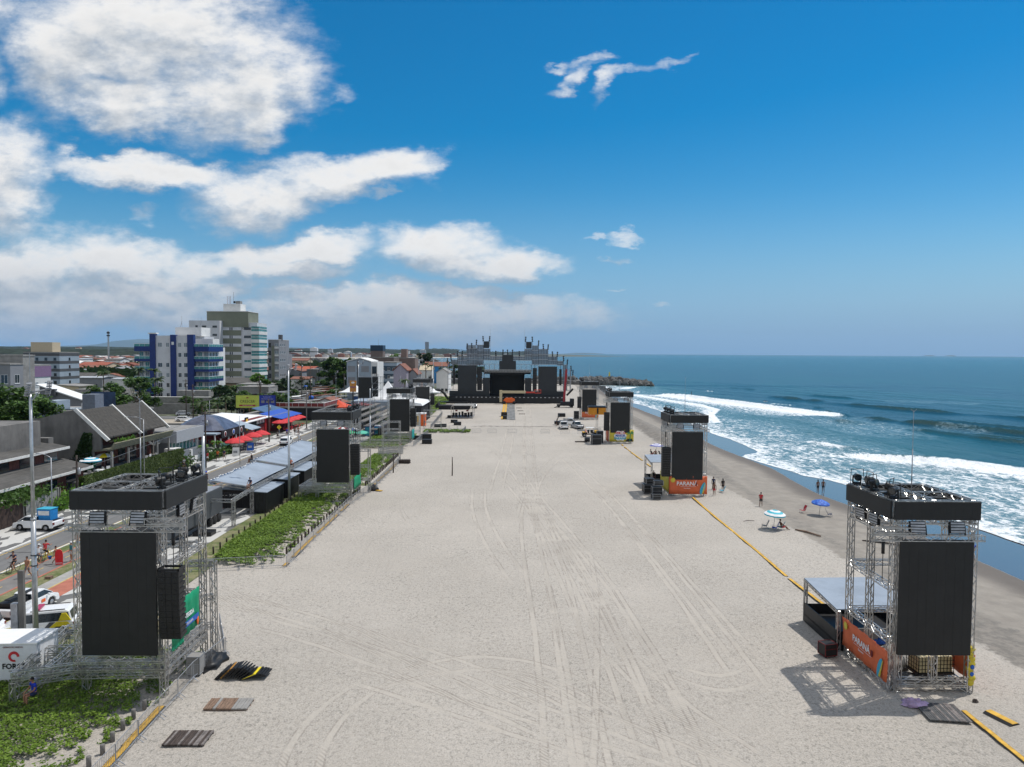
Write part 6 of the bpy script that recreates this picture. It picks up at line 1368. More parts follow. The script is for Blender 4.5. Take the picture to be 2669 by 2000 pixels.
# parasols
def parasol(loc,r_,h,mats,lab,n=16,tilt=(0,0),drop=.35,stripes=None,vents=0,grp='parasols'):
    t=thing('parasol',lab,'parasol',loc,0,grp); t.rotation_euler=(tilt[0],tilt[1],0); mb=MB(); mb.tube((0,0,0),(0,0,h+.12),.025,6); mb.build('pole',M_alu2,t)
    mb=MB(); rings=[0,.25,.5,.75,1.]; vs=[(0,0,h)];fs=[];mi=[]
    for k,q in enumerate(rings[1:]):
        for i in range(n): a=2*PI*i/n; sag=(1-.04*(i%2)*q); vs.append((r_*q*math.cos(a)*sag,r_*q*math.sin(a)*sag,h-drop*q**1.6-(.03*(i%2)*q)))
    def add(f,k,i): fs.append(f); mi.append((stripes(k,i) if stripes else 0))
    for i in range(n): add((0,1+i,1+(i+1)%n),0,i)
    for k in range(3):
        for i in range(n): a=1+k*n+i; b_=1+k*n+(i+1)%n; add((a,a+n,b_+n,b_),k+1,i)
    for i in range(n): # valance
        a=1+3*n+i; vs.append((vs[a][0]*1.01,vs[a][1]*1.01,vs[a][2]-.13))
    for i in range(n): a=1+3*n+i; b_=1+3*n+(i+1)%n; c_=1+4*n+i; d_=1+4*n+(i+1)%n; add((a,c_,d_,b_),4,i)
    mb.add(vs,fs); mb.mi=mi; mb.sm=[False]*len(fs); o=mb.build('canopy',mats,t,norm=False); s_=o.modifiers.new('thick','SOLIDIFY'); s_.thickness=.012; return t
rg=lambda k,i:k%2
parasol((28.6,76.6,0),1.15,2.15,[mat('aqua_cloth',(.05,.42,.52),.6),M_whitec],'turquoise and white ringed parasol on the upper sand',tilt=(.05,.05),stripes=rg,drop=.45)
parasol((36.9,84.3,-.2),1.05,1.95,[mat('royal_cloth',(.01,.07,.42),.6),mat('royal_cloth2',(.04,.16,.55),.6)],'royal blue patterned parasol on the damp sand',tilt=(.08,.06),stripes=lambda k,i:(k+i)%2,drop=.42)
parasol((27.2,132.6,0),1.3,2.2,[M_whitec,mat('violet_cloth',(.10,.10,.40),.6)],'white and blue ringed parasol left of the second seaward tower',stripes=rg,drop=.4)
parasol((-56.2,94.2,2.4),1.35,2.35,[M_cyan,M_whitec],'turquoise ringed parasol on the hedge terrace',stripes=rg,drop=.4); parasol((-56.8,98.5,2.4),1.2,2.3,[M_yel2,M_whitec],'yellow and white parasol on the hedge terrace',stripes=lambda k,i:(i//2)%2,drop=.35)
for k,(x,y) in enumerate(((-51.5,131.4),(-51.3,135.),(-51.5,140.8),(-51.2,144.6))): parasol((x,y,.16),1.85,2.75,[M_red,M_whitec],f'red bar parasol on the near terrace, {["nearest","second","third","farthest"][k]} of the near four',n=8,drop=.75,stripes=lambda k,i:0,grp='red bar parasols')
for k in range(6): parasol((-54.6+.35*(k%2),166.5+2.8*k,.16),1.9,2.75,[M_red,M_whitec],f'red bar parasol of the far terrace, {["nearest","second","third","fourth","fifth","farthest"][k]} in the row',n=8,drop=.6,stripes=lambda k,i:0,grp='red bar parasols')
for k,(x,y) in enumerate(((-37.2,146.5),(-34.8,151),(-31.8,150.5))): parasol((x,y,0),1.7,2.3,[mat('green_cloth',(.02,.36,.14),.6) if k<2 else mat('mint_cloth',(.08,.42,.30),.6)],f'{["large green parasol, left of the three green ones","green parasol between its green neighbours","mint green parasol beside the truss gate"][k]}',n=8,drop=.5,grp='green parasols')
parasol((-37.6,157,0),1.5,2.4,[M_whitec,M_red],'white and red segmented parasol behind the green ones',n=8,drop=.45,stripes=lambda k,i:i%2); parasol((-35.2,156,0),1.5,2.4,[M_blue,M_whitec],'blue and white segmented parasol behind the green ones',n=8,drop=.45,stripes=lambda k,i:i%2)
def bchair(loc,rz,m,lab,grp='beach chairs'):
    t=thing('beach_chair',lab,'chair',loc,rz,grp); mb=MB(); mb.obox((0,0,.32),(.5,.46,.03),Matrix.Rotation(.15,3,'X')); mb.build('seat',m,t); mb=MB(); mb.obox((0,-.36,.62),(.5,.03,.66),Matrix.Rotation(.42,3,'X')); mb.build('backrest',m,t)
    for s in (-.27,.27): mb=MB(); mb.path([(s,.28,0),(s,-.05,.34),(s,-.42,0)],.014,5); mb.path([(s,.22,.5),(s,-.25,.52),(s,-.5,.95)],.014,5); mb.path([(s,.2,.5),(s,.28,0)],.014,5); mb.build('side_frame',M_alu,t)
    return t
bchair((27.7,76.9,0),1.3,cg_,'grey beach chair left of the turquoise parasol'); bchair((28.45,76.0,0),1.2,cb,'blue beach chair under the turquoise parasol'); bchair((29.2,76.3,0),1.0,ct,'teal beach chair under the turquoise parasol, right of the blue one')
person('person lying back on a low lounger under the turquoise parasol',(29.3,76.1,.28),-1.35,'sitback',None,cr,M_skin2)
bchair((35.3,85.3,-.15),1.7,cr,'dark red beach chair left of the royal blue parasol'); bchair((37.9,83.7,-.24),-1.9,cn,'navy beach chair right of the royal blue parasol')
bchair((26.1,131.6,0),1.2,cr,'red beach chair under the white and blue parasol, left'); bchair((27.9,131.9,0),-1.2,cg_,'grey beach chair under the white and blue parasol, right'); person('person sitting in the red chair under the white and blue parasol',(26.1,131.6,.32),-1.2,'sitback',ck,cr,M_skin2); person('person sitting low beside the red chair',(26.8,131.3,.3),-.4,'sitback',None,ck,M_skin2)
bchair((28.9,96.8,0),1.,M_cyan,'blue folding chair held beside the standing people'); person('person lying on a towel left of the second seaward tower',(27.2,127.5,0),1.3,'lie',None,cr)
for k,(x,y) in enumerate(((81.9,323),(101.9,284.7))):
    person(['surfer in black wetsuit riding the far broken wave','surfer in black wetsuit lying on a board in the surf'][k],(x,y,.15),.8,['crossed','lie'][k],ck,ck,M_skin2); mb=MB(); mb.ball((x,y,.05),(1.0,.3,.06),14,5); tag(mb.build('surfboard',M_white),['pale surfboard under the standing surfer','pale surfboard under the lying surfer'][k],'surfboard')
# workers on the canvas roofs come with the roofs
# ---------------------------------------------------------------- food stalls with canvas roofs between road and beach
def canvas(name,P,m,lab,sag=.5,n=14,grp=None,cat='canvas roof'):
    """P: four corners (x,y,z) ccw; sagging sheet"""
    A,B,C_,D_=[Vector(p) for p in P]; vs=[];fs=[]
    for i in range(n+1):
        for j in range(n+1):
            u,v=i/n,j/n; p=A.lerp(B,u).lerp(D_.lerp(C_,u),v); p.z-=sag*(4*u*(1-u))*(4*v*(1-v))*.6+sag*.25*(math.sin(u*9+v*4)*.3)*(v*(1-v)*4); vs.append(tuple(p))
    for i in range(n):
        for j in range(n): a=i*(n+1)+j; fs.append((a,a+n+1,a+n+2,a+1))
    mb=MB(); mb.add(vs,fs,0,True); o=mb.build(name,m,norm=False); s_=o.modifiers.new('thick','SOLIDIFY'); s_.thickness=.02
    return tag(o,lab,cat,grp) if lab else o
def stall_roof(x0,x1,y0,y1,zl,zr,lab):
    t=thing('canvas_shelter',lab,'market shelter',(0,0,0),0,'truss shelters over the food stalls')
    o=canvas('canvas_roof',[(x0+.5,y0+.4,zl+.15),(x1-.5,y0+.4,zr+.2),(x1-.5,y1-.4,zr+.2),(x0+.5,y1-.4,zl+.15)],M_bluetarp,None,.8); o.parent=t
    mb=MB()
    for k in range(24): y=y0+.4+(y1-y0-.8)*k/23; mb.ball((x0+.5+.15*math.sin(k*.9),y,zl+.2+.05*math.sin(k*1.7)),(.09,.2,.07),5,4)
    mb.build('white_hem',M_whitec,t)
    mb=MB(); mb.add([(x0+.1,y0,zl+.05),(x0+.1,y1,zl+.05),(x0+.9,y1,zl-.3),(x0+.9,y0,zl-.3)],[(0,1,2,3)]); o=mb.build('lower_canvas',mat('dark_blue_canvas',(.03,.07,.15),.6),t,norm=False); o.modifiers.new('t','SOLIDIFY').thickness=.02
    for a,b_ in (((x0,y0,zl),(x1,y0,zr)),((x0,y1,zl),(x1,y1,zr)),((x1,y0,zr),(x1,y1,zr))): trusspart('roof_beam',t,(a,b_),pitch=.6)
    for (x,y,z) in ((x0,y0,zl),(x1,y0,zr),(x0,y1,zl),(x1,y1,zr)): trusspart('post',t,((x,y,0),(x,y,z)),pitch=.6)
    return t
stall_roof(-35.6,-30.2,82.,96.8,3.75,3.05,'near blue grey canvas shelter on trusses beside the road'); stall_roof(-36.2,-30.4,97.4,120,3.85,3.05,'far blue grey canvas shelter on trusses beside the road')
t=thing('truss_gate','low truss arm leading from the near canvas shelter to the beach','truss gate',(0,0,0)); trusspart('post',t,((-30.,76.,0),(-30.,76.,2.9)),pitch=.6); trusspart('beam',t,((-30.1,76,2.85),(-30.2,82,3.0)),((-33.,76,2.9),(-30.2,76,2.85)),pitch=.6)
t=thing('stall_sign','black stall sign reading FRITAS above the near shelter entrance','sign',(-34.6,81.7,-.75)); mb=MB(); mb.box(-1.3,1.3,-.04,.04,2.75,3.35); mb.build('board',M_dark,t); text('lettering','FRITAS',.42,M_lamp,t,(0,-.06,3.05),(PI/2,0,0)); mb=MB(); mb.box(-1.25,-.8,-.05,-.041,3.02,3.06); mb.box(.8,1.25,-.05,-.041,3.02,3.06); mb.build('rule_mark',M_lamp,t)
t=thing('stall_sign','black stall sign reading X-PERNIL above the near shelter entrance','sign',(-31.9,81.7,-.75)); mb=MB(); mb.box(-1.3,1.3,-.04,.04,2.75,3.35); mb.build('board',M_dark,t); text('lettering','X-PERNIL',.38,M_lamp,t,(0,-.06,3.05),(PI/2,0,0)); mb=MB(); mb.box(-1.25,-1.05,-.05,-.041,3.02,3.06); mb.box(1.05,1.25,-.05,-.041,3.02,3.06); mb.build('rule_mark',M_lamp,t)
def stall(x0,x1,y0,y1,h,lab):
    t=thing('food_stall',lab,'food stall',(0,0,0),0,'black clad food stalls'); mb=MB(); mb.box(x0,x1,y0,y1,0,h-.05)
    n=int((y1-y0)/.3)
    for k in range(n): mb.box(x1,x1+.03,y0+k*.3,y0+k*.3+.15,0,h-.06)
    n=int((x1-x0)/.3)
    for k in range(n): mb.box(x0+k*.3,x0+k*.3+.15,y0-.03,y0,0,h-.06)
    mb.build('wall',M_blk,t); mb=MB(); mb.add([(x0-.1,y0-.1,h+.1),(x1+.12,y0-.1,h-.05),(x1+.12,y1+.1,h-.05),(x0-.1,y1+.1,h+.1)],[(0,1,2,3)]); o=mb.build('roof_sheet',M_bluetarp,t,norm=False); o.modifiers.new('t','SOLIDIFY').thickness=.06
    mb=MB()
    for k in range(5): y=y0+(y1-y0)*k/4; mb.add([(x0-.1,y-.04,h+.14),(x1+.12,y-.04,h+.0),(x1+.12,y+.04,h+.0),(x0-.1,y+.04,h+.14)],[(0,1,2,3)])
    mb.build('roof_batten',M_alu,t); return t
stall(-30.6,-28.65,82.3,88.6,2.6,'nearest black walled food stall with pale sheet roof at the near shelter'); stall(-30.8,-28.9,91.,96,2.55,'second black walled food stall between the canvas shelters'); stall(-31,-28.8,98.,106,2.5,'black walled food stall left of the second roadside tower'); stall(-35,-31.5,85.,96,2.3,'dark stall interior under the near canvas shelter'); stall(-35.5,-31.5,99,118,2.3,'dark stall interior under the far canvas shelter')
cap=M_white
person('worker with white helmet sitting on the truss where the two canvas roofs meet, road side',(-35.7,97.1,4.1),PI*.5,'sit',ck,ck,hat=cap); person('worker in orange vest with white helmet sitting on the truss beside the flood pole',(-30.4,97.1,3.4),-.3,'sit',co,ck,hat=cap)
person('worker in dark blue sitting on the near end truss of the canvas roof',(-30.4,82.1,3.4),PI*.9,'sit',cn,cg_); person('worker sitting at the near road side corner of the canvas roof',(-35.5,82.2,4.05),PI*.8,'sit',cn,ck,hat=cb); person('worker in white sitting on the far corner of the far canvas roof',(-36.1,119.9,4.2),0,'sit',cw,cw)
person('worker in dark clothes standing on the truss left of the second roadside screen',(-31.0,119.9,3.25),1.2,'stand',ck,ck)
person('worker in orange vest standing below the near shelter sign',(-33.6,80.,0.07),PI*.2,'stand',co,ck); person('person in dark shirt standing behind the dark trailer',(-33.2,75.6,.07),2.2,'stand',cr,ck)
# festival structures further along the promenade
def tent(x,y,w_,d,h,pk,lab,m=M_whitec,grp='white peaked tents'):
    t=thing('marquee',lab,'tent',(x,y,0),0,grp); mb=MB(); n=6; vs=[];fs=[]
    for k in range(n+1):
        q=k/n; z=h+(pk-h)*(q**1.7); s=1-q*.985
        vs+=[(-w_/2*s,-d/2*s,z),(w_/2*s,-d/2*s,z),(w_/2*s,d/2*s,z),(-w_/2*s,d/2*s,z)]
    for k in range(n):
        for i in range(4): fs.append((k*4+i,k*4+(i+1)%4,k*4+4+(i+1)%4,k*4+4+i))
    mb.add(vs,fs); mb.box(-w_/2-.03,w_/2+.03,-d/2-.03,-d/2,h-.35,h); mb.box(w_/2,w_/2+.03,-d/2,d/2,h-.35,h); mb.build('roof',m,t); 
    for a in (-1,1):
        for b_ in (-1,1): mb=MB(); mb.tube((a*w_/2*.98,b_*d/2*.98,0),(a*w_/2*.98,b_*d/2*.98,h),.05,5); mb.build('post',M_alu2,t)
    return t
tent(-58.5,262,9,9,4.4,7.5,'white peaked tent left of the orange pole sign'); tent(-36,206,10,10,5.6,10.6,'tall white peaked tent behind the hanging screen'); tent(-30.5,222,9,9,5,8.2,'white peaked tent behind the third roadside tower'); tent(-33,246,9,9,5,8,'white peaked tent behind the farthest roadside tower, nearer'); tent(-31,262,9,8,4.5,7,'white peaked tent behind the farthest roadside tower, farther')
tent(-60,206,9,7,2.6,3.6,'red flat tent over the railed terrace, left',mat('red_tent',(.60,.08,.03),.6),'red terrace tents'); tent(-52.5,212,9,8,2.8,5.0,'red peaked tent over the railed terrace, right',MATS['red_tent'],'red terrace tents')
tent(-48,226,6,5,2.3,2.9,'small dark red tent beyond the terrace',M_redd,None); tent(-44,233,4,4,2.3,3.2,'small yellow and red peaked tent',M_yel,None)
mb=MB(); mb.box(-6,6,-9,9,0,3.0); mb.box(-6.1,6.1,-9.1,9.1,3.0,3.1); tag(mb.build('marquee',M_bluetarp,loc=(-46,238,0)),'long low grey roofed marquee beyond the second roadside tower','tent')
# hanging screen on a scaffold tower
t=thing('screen_tower','large bare screen hung on a scaffold tower left of the third roadside tower','screen tower',(-33.2,160,0)); led_part('main_screen',t,-1.45,1.5,-.2,0,8.6,13.3)
mb=MB()
for x in (-1.5,1.6,3.6):
    for y in (.1,2.5): mb.tube((x,y,0),(x,y,13.5),.06,5,cap=False)
for z in (0.5,2.5,4.5,6.5,8.5,10.5,12.,13.4):
    for y in (.1,2.5): mb.tube((-1.5,y,z),(3.6,y,z),.04,4,cap=False); 
    for x in (-1.5,1.6,3.6): mb.tube((x,.1,z),(x,2.5,z),.04,4,cap=False)
    mb.tube((1.6,.1,z-1.9),(3.6,.1,z),.03,4,cap=False)
mb.build('scaffold',M_alu2,t,norm=False)
mb=MB(); [mb.box(1.7,2.8,.2,1.2,z,z+1.5) for z in (8.9,10.7,12.)]; mb.build('speaker_box',M_blk,t)
# grandstand box with railings and stairs
t=thing('grandstand','long scaffold grandstand deck with railings left of the third roadside tower','grandstand',(-31.5,172,0))
for k in range(5): mb=MB(); mb.box(-6.5+k*1.6,-5.1+k*1.6,-14,26,4.6-k*.75,4.75-k*.75); mb.build('seat_row',M_conc2,t)
mb=MB(); mb.box(1.6,2.2,-14,26,0,2.0); mb.box(-6.6,-6.4,-14,26,0,4.5); mb.build('black_skirt',M_blk,t)
mb=MB()
for k in range(20):
    y=-14+k*2.1
    for x,z in ((-6.6,5.9),(-3.4,4.9),(1.9,3.1)): mb.tube((x,y,0),(x,y,z),.04,4,cap=False)
for (x,z) in ((-6.6,5.9),(-6.6,5.3),(1.9,3.1),(1.9,2.6)): mb.tube((x,-14,z),(x,26,z),.03,4,cap=False)
mb.build('railing',M_alu,t,norm=False)
t=thing('staircase','steep metal staircase rising behind the third roadside screen','staircase',(-25.8,158,0)); mb=MB()
for k in range(18): mb.box(-1.3,1.3,k*.75,k*.75+.5,.4+k*.36,.48+k*.36)
mb.build('tread',M_alu2,t); mb=MB(); [mb.obox((s,6.6,3.9),(.09,15,.25),Matrix.Rotation(.447,3,'X')) for s in (-1.35,1.35)]; mb.build('stringer',M_alu2,t)
mb=MB(); mb.box(-4,4,-6,14,.0,5.); tag(mb.build('backstage_cabin',M_dark,loc=(-27.8,192,0)),'black clad backstage block between the two farthest roadside towers','cabin'); mb=MB(); mb.prism([(-4.4,5.),(4.4,5.),(3.9,5.6),(-3.9,6.6)],-6.3,14.3,'y'); tag(mb.build('canvas_roof',M_whitec,loc=(-27.8,192,0)),'white canvas roof over the black backstage block','canvas roof')
t=thing('kiosk','white and orange kiosk with open doors on the grass near the third roadside tower','kiosk',(-23.9,184,0)); mb=MB(); mb.box(-1.7,1.1,-1.2,1.2,0,3.1); mb.build('wall',M_white,t); mb=MB(); mb.box(.4,1.5,-1.3,1.25,0,3.0); mb.build('orange_panel',M_orange,t); mb=MB(); mb.box(-1.85,1.6,-1.5,1.4,3.05,3.3); mb.build('roof',M_whitec,t); mb=MB(); mb.box(-1.5,-.6,-1.25,-1.2,.3,2.6); mb.build('door',M_glass,t); mb=MB(); mb.box(-.5,-.2,-1.26,-1.2,.3,2.6); mb.build('yellow_panel',M_yel,t)
# orange pole sign
t=thing('pole_sign','tall orange and violet advertising panel on a dark post','sign',(-42.6,190,0)); mb=MB(); mb.box(-.15,.15,-.15,.15,0,8.4); mb.build('post',M_blk2,t); mb=MB(); mb.box(-.85,.85,-.1,.1,8.3,11.3); mb.build('panel',mat('sign_orange',(.55,.24,.03),.5,var=.2),t); mb=MB(); mb.box(-.84,.84,-.12,-.1,9.5,9.7); mb.box(-.04,.04,-.12,-.1,8.4,10.3); mb.build('violet_band',mat('violet_paint',(.10,.04,.25),.5),t); mb=MB(); mb.ball((0,-.1,10.8),(.5,.03,.28),12,6); mb.build('white_mark',M_whitec,t)
# portable blue toilets and boxes among stalls
for k,(x,y) in enumerate(((-35.5,143.5),(-32.6,160.5),(-30.6,161))): 
    t=thing('portable_toilet',f'blue booth {["beside the large green parasol","behind the truss gate, left of two","behind the truss gate, right of two"][k]}','booth',(x,y,0),0,'blue booths'); mb=MB(); mb.box(-.6,.6,-.6,.6,0,2.2); mb.build('cabin',M_blue,t,bevel=.04); mb=MB(); mb.box(-.4,.4,-.63,-.6,.1,2.0); mb.build('door',M_cyan,t); mb=MB(); mb.prism([(-.65,2.2),(.65,2.2),(.4,2.4),(-.4,2.4)],-.65,.65,'y'); mb.build('roof',M_white,t)
# ---------------------------------------------------------------- buildings
_wm={}
def win(parent,face,u,z,w_,h,x0,x1,y0,y1,style='slide',nm='window'):
    """window part set a little proud on face 'f' (-y), 'r' (+x)"""
    k=(round(w_,2),round(h,2),style)
    if k not in _wm:
        mb=MB(); fm={'slide':1,'dark':1,'teal':1}.get(style,1)
        mb.box(-w_/2,w_/2,-.02,.06,-h/2,h/2,0); e=.05
        for a in (-w_/2,w_/2-e): mb.box(a,a+e,-.05,-.02,-h/2,h/2,1)
        mb.box(-w_/2+e,w_/2-e,-.05,-.02,h/2-e,h/2,1); mb.box(-w_/2+e,w_/2-e,-.05,-.02,-h/2,-h/2+e,1)
        if w_>.9: mb.box(-e/2,e/2,-.045,-.02,-h/2+e,h/2-e,1)
        mb.box(-w_/2-.06,w_/2+.06,-.10,-.0,-h/2-.09,-h/2-.001,1)
        _wm[k]=mb.mesh('window',[{'slide':M_glass,'dark':M_glass,'teal':M_teal,'curt':mat('curtain_glass',(.20,.24,.27),.3,var=.3)}[style],M_white if style!='dark' else M_blk2])
    o=bpy.data.objects.new(nm,_wm[k]); C.objects.link(o); o.parent=parent
    if face=='f': o.location=(u,y0,z)
    else: o.location=(x1,u,z); o.rotation_euler=(0,0,PI/2)
    return o
def part(parent,name,m,*bxs,bevel=0.):
    mb=MB()
    for b_ in bxs: mb.box(*b_)
    return mb.build(name,m,parent,bevel=bevel)
W1=mat('white_render',(.60,.60,.62),.8,var=.06,vs=.3,var2=.1); W2=mat('bright_render',(.70,.69,.67),.8,var=.06,vs=.3,var2=.12); G1=mat('grey_render',(.24,.245,.26),.85,var=.08,vs=.3,var2=.15)
G2=mat('dark_grey_render',(.085,.088,.095),.8,var=.1,vs=.3); OL=mat('olive_render',(.19,.20,.15),.85,var=.08,vs=.3); BL=mat('navy_tiles',(.006,.026,.15),.35,var=.15,vs=1.); MV=mat('mauve_render',(.22,.14,.24),.85,var=.08); CR=mat('cream_render',(.52,.43,.30),.85,var=.08); BR=mat('brown_render',(.17,.13,.115),.85,var=.12,vs=.4,var2=.2)
LB=mat('light_blue_render',(.30,.36,.42),.8,var=.06,vs=.3)
def railing(parent,x0,x1,y,z,h=1.0,axis='x',m=M_teal):
    mb=MB()
    if axis=='x': mb.box(x0,x1,y-.03,y+.03,z,z+h*.88,0); mb.box(x0-.02,x1+.02,y-.05,y+.05,z+h*.88,z+h,1); n=max(1,int(abs(x1-x0)/1.6)); [mb.box(x0+(x1-x0)*k/n-.03,x0+(x1-x0)*k/n+.03,y-.045,y+.045,z,z+h*.88,1) for k in range(n+1)]
    else: mb.box(y-.03,y+.03,x0,x1,z,z+h*.88,0); mb.box(y-.05,y+.05,x0-.02,x1+.02,z+h*.88,z+h,1); n=max(1,int(abs(x1-x0)/1.6)); [mb.box(y-.045,y+.045,x0+(x1-x0)*k/n-.03,x0+(x1-x0)*k/n+.03,z,z+h*.88,1) for k in range(n+1)]
    return mb.build('glass_railing',[m,M_white],parent)
# --- white and navy apartment block
t=thing('apartment_building','white apartment building with navy blue pillars and glass balconies','building',(0,0,0)); Y0=262
part(t,'wall',W1,(-131.5,-119.6,Y0,285,0,24.6)); part(t,'roof_house',W2,(-127,-117.2,Y0+6,Y0+14,24.6,27.9))
part(t,'side_wall',W2,(-119.6,-113.6,Y0+1.6,281,0,20.4)); part(t,'side_wall',W2,(-137.6,-131.5,Y0+1.6,281,0,20.4)); part(t,'roof_house',W2,(-119,-112.5,Y0+5,Y0+11,20.6,23.6))
for a,b_,zt in ((-133.5,-131.45,25.2),(-125.9,-123.9,24.9),(-119.65,-117.3,25.0)): part(t,'navy_pillar',BL,(a,b_,Y0-.5,Y0+1.2,0 if a>-130 or a<-132 else 1,zt))
part(t,'cap',W2,(-133.9,-131.,Y0-.8,Y0+1.4,25.2,25.6))
for k in range(6):
    z=2.6+3.72*k
    for u,w_ in ((-129.9,1.35),(-127.1,1.0),(-122.6,1.0),(-120.45,1.1)):
        if k==4 and u<-125: continue
        win(t,'f',u,z,w_*1.15,1.6,0,0,Y0,0,'curt' if (k==2 and u<-126) or (k==5) else 'slide')
part(t,'small_panel',W2,(-125.4,-124.5,Y0-.53,Y0-.5,21.2,22.3))
for k in range(5):
    z=3.9+3.72*k; hb=1.0 if k<4 else 1.9
    for side in (0,1):
        xa,xb=((-117.3,-111.9),(-139.4,-133.45))[side]
        part(t,'balcony_slab',BL,(xa,xb,Y0-.1,Y0+(13 if side==0 else 3),z,z+hb*.95))
        railing(t,xa,xb,Y0-.06,z+hb*.95,1.05)
        if side==0: railing(t,Y0,Y0+13,xb,z+hb*.95,1.05,'y')
        else: railing(t,Y0,Y0+3,xa,z+hb*.95,1.05,'y')
        if k<4:
            for q in range(2): win(t,'f',(xa+xb)/2+(-1.2+2.2*q),z+2.4,1.5,2.2,0,0,Y0+1.6,0,'teal' if (k+q)%3==0 else 'curt','balcony_door')
    if k<4:
        for q in range(4): win(t,'r',Y0+3+q*2.6,z+2.4,1.0,2.0,0,-113.6,0,0,'slide')
        part(t,'balcony_slab',W2,(-117.5,-113.,Y0+1.5,Y0+13,z+3.6,z+3.7))
railing(t,-117.,-112.5,Y0+1.5,0.9,1.0)
part(t,'awning',mat('green_awning',(.01,.28,.16),.5),(-122.5,-114.4,Y0-2.6,Y0-.6,3.0,3.15)); part(t,'awning',M_teal,(-139,-131,Y0-2.4,Y0-.6,3.2,3.35))
for x,y,h in ((-125.4,Y0+8,4.4),(-118.5,Y0+9,4.)): mb=MB(); mb.tube((x,y,27.8),(x,y,27.8+h),.05,4); mb.tube((x-.7,y,27.9),(x+.1,y,30.2),.07,4); mb.build('antenna',M_alu2,t)
t=thing('perimeter_wall','tall weathered concrete wall in front of the navy and white apartment building','wall',(0,0,0)); part(t,'wall',M_conc,(-150,-96,238,239,0,3.4),(-150,-134,243,249,0,5.6),(-115,-104,243,247,0,5.4),(-115,-92,213,213.6,0,3.1)); part(t,'slit',G2,(-133,-127,237.9,238,2.4,3.0),(-125,-119,237.9,238,2.4,3.0)); part(t,'coping',M_kerb,(-150.2,-95.8,237.8,239.2,3.4,3.55))
# --- tall olive banded tower
t=thing('apartment_building','tall apartment tower with olive bands and green glass corner balconies','building',(0,0,0)); Y0=352; x0,x1=-144.6,-134.1
part(t,'wall',W1,(x0,x1,Y0,372,0,33.4)); part(t,'side_wall',W1,(x1,-126.4,Y0+.5,366,0,33.2)); part(t,'white_wing',W1,(-158.2,-143.2,348,374,0,33.9))
part(t,'olive_crown',OL,(-151,-130.6,Y0-.3,366,31,38.5)); part(t,'roof_house',W2,(-143.7,-135.2,Y0+2,Y0+9,38.5,42.5)); part(t,'roof_house',M_conc,(-138,-135.8,Y0+3,Y0+6,42.5,44)); part(t,'roof_edge',M_kerb,(-151.2,-130.4,Y0-.5,366.2,38.5,38.8))
for k in range(8):
    z=29.8-4.04*k; part(t,'olive_band',OL,(x0+.1,x1-.1,Y0-.12,Y0,z-3.,z-.45+.0)); win(t,'f',(x0+x1)/2+.6,z+.35,.55,1.25,0,0,Y0,0,'dark'); win(t,'f',(x0+x1)/2-.35,z+.35,.55,1.25,0,0,Y0,0,'dark')
    win(t,'f',-131.3,z+.45,3.4,1.15,0,0,Y0+.5,0,'teal' if k in(4,6) else 'dark')
    for s_,xx in (('f',-127.2),): 
        part(t,'corner_glass',M_teal,(-129.0,-125.3,Y0-.4,363,z-.9,z+1.5)); part(t,'corner_slab',W2,(-129.2,-125.1,Y0-.6,363.3,z-2.5,z-.9)); part(t,'corner_rail',M_white,(-129.1,-125.2,Y0-.55,363.1,z+.25,z+.42))
    if k<7: win(t,'f',-154.5,z+1.2,1.2,1.1,0,0,348,0,'dark'); win(t,'f',-150.8,z+1.2,2.0,.9,0,0,348,0,'dark'); win(t,'f',-145.6,z+1.2,2.2,.9,0,0,348,0,'dark')
for q,x in enumerate((-142.5,-141.6,-140.9)): mb=MB(); mb.tube((x,Y0+4,42.5),(x,Y0+4,46.5),.08,4); mb.build('antenna',M_redd,t)
mb=MB(); mb.tube((-139.3,Y0+4,42.5),(-139.3,Y0+4,48.5),.06,4); mb.ball((-138.6,Y0+3,43.4),(.6,.3,.6),8,6); mb.build('dish',M_blk2,t)
t=thing('apartment_building','grey apartment block with dark windows right of the olive tower','building',(0,0,0)); part(t,'wall',G1,(-127.4,-121.9,371,388,0,25)); part(t,'olive_strip',OL,(-125.6,-124.2,370.8,371,0,22)); part(t,'chimney',G2,(-123.4,-121.7,375,377,25,27.8)); part(t,'roof_edge',M_kerb,(-127.6,-121.8,370.7,388.2,25,25.25))
for k in range(6): z=22.5-4.*k; win(t,'f',-123.05,z,1.9,1.5,0,0,371,0,'curt'); win(t,'f',-126.6,z-.2,1.3,2.2,0,0,371,0,'dark'); part(t,'white_band',W2,(-124.1,-122.,370.85,371,z-2.,z-1.1)); [win(t,'r',374+3.3*q,z,1.6,1.5,0,-121.9,0,0,'slide') for q in range(3)]
part(thing('warehouse','tall plain grey block right of the grey apartment block','building',(0,0,0)),'wall',G1,(-130,-124.6,395,402,0,17.5))
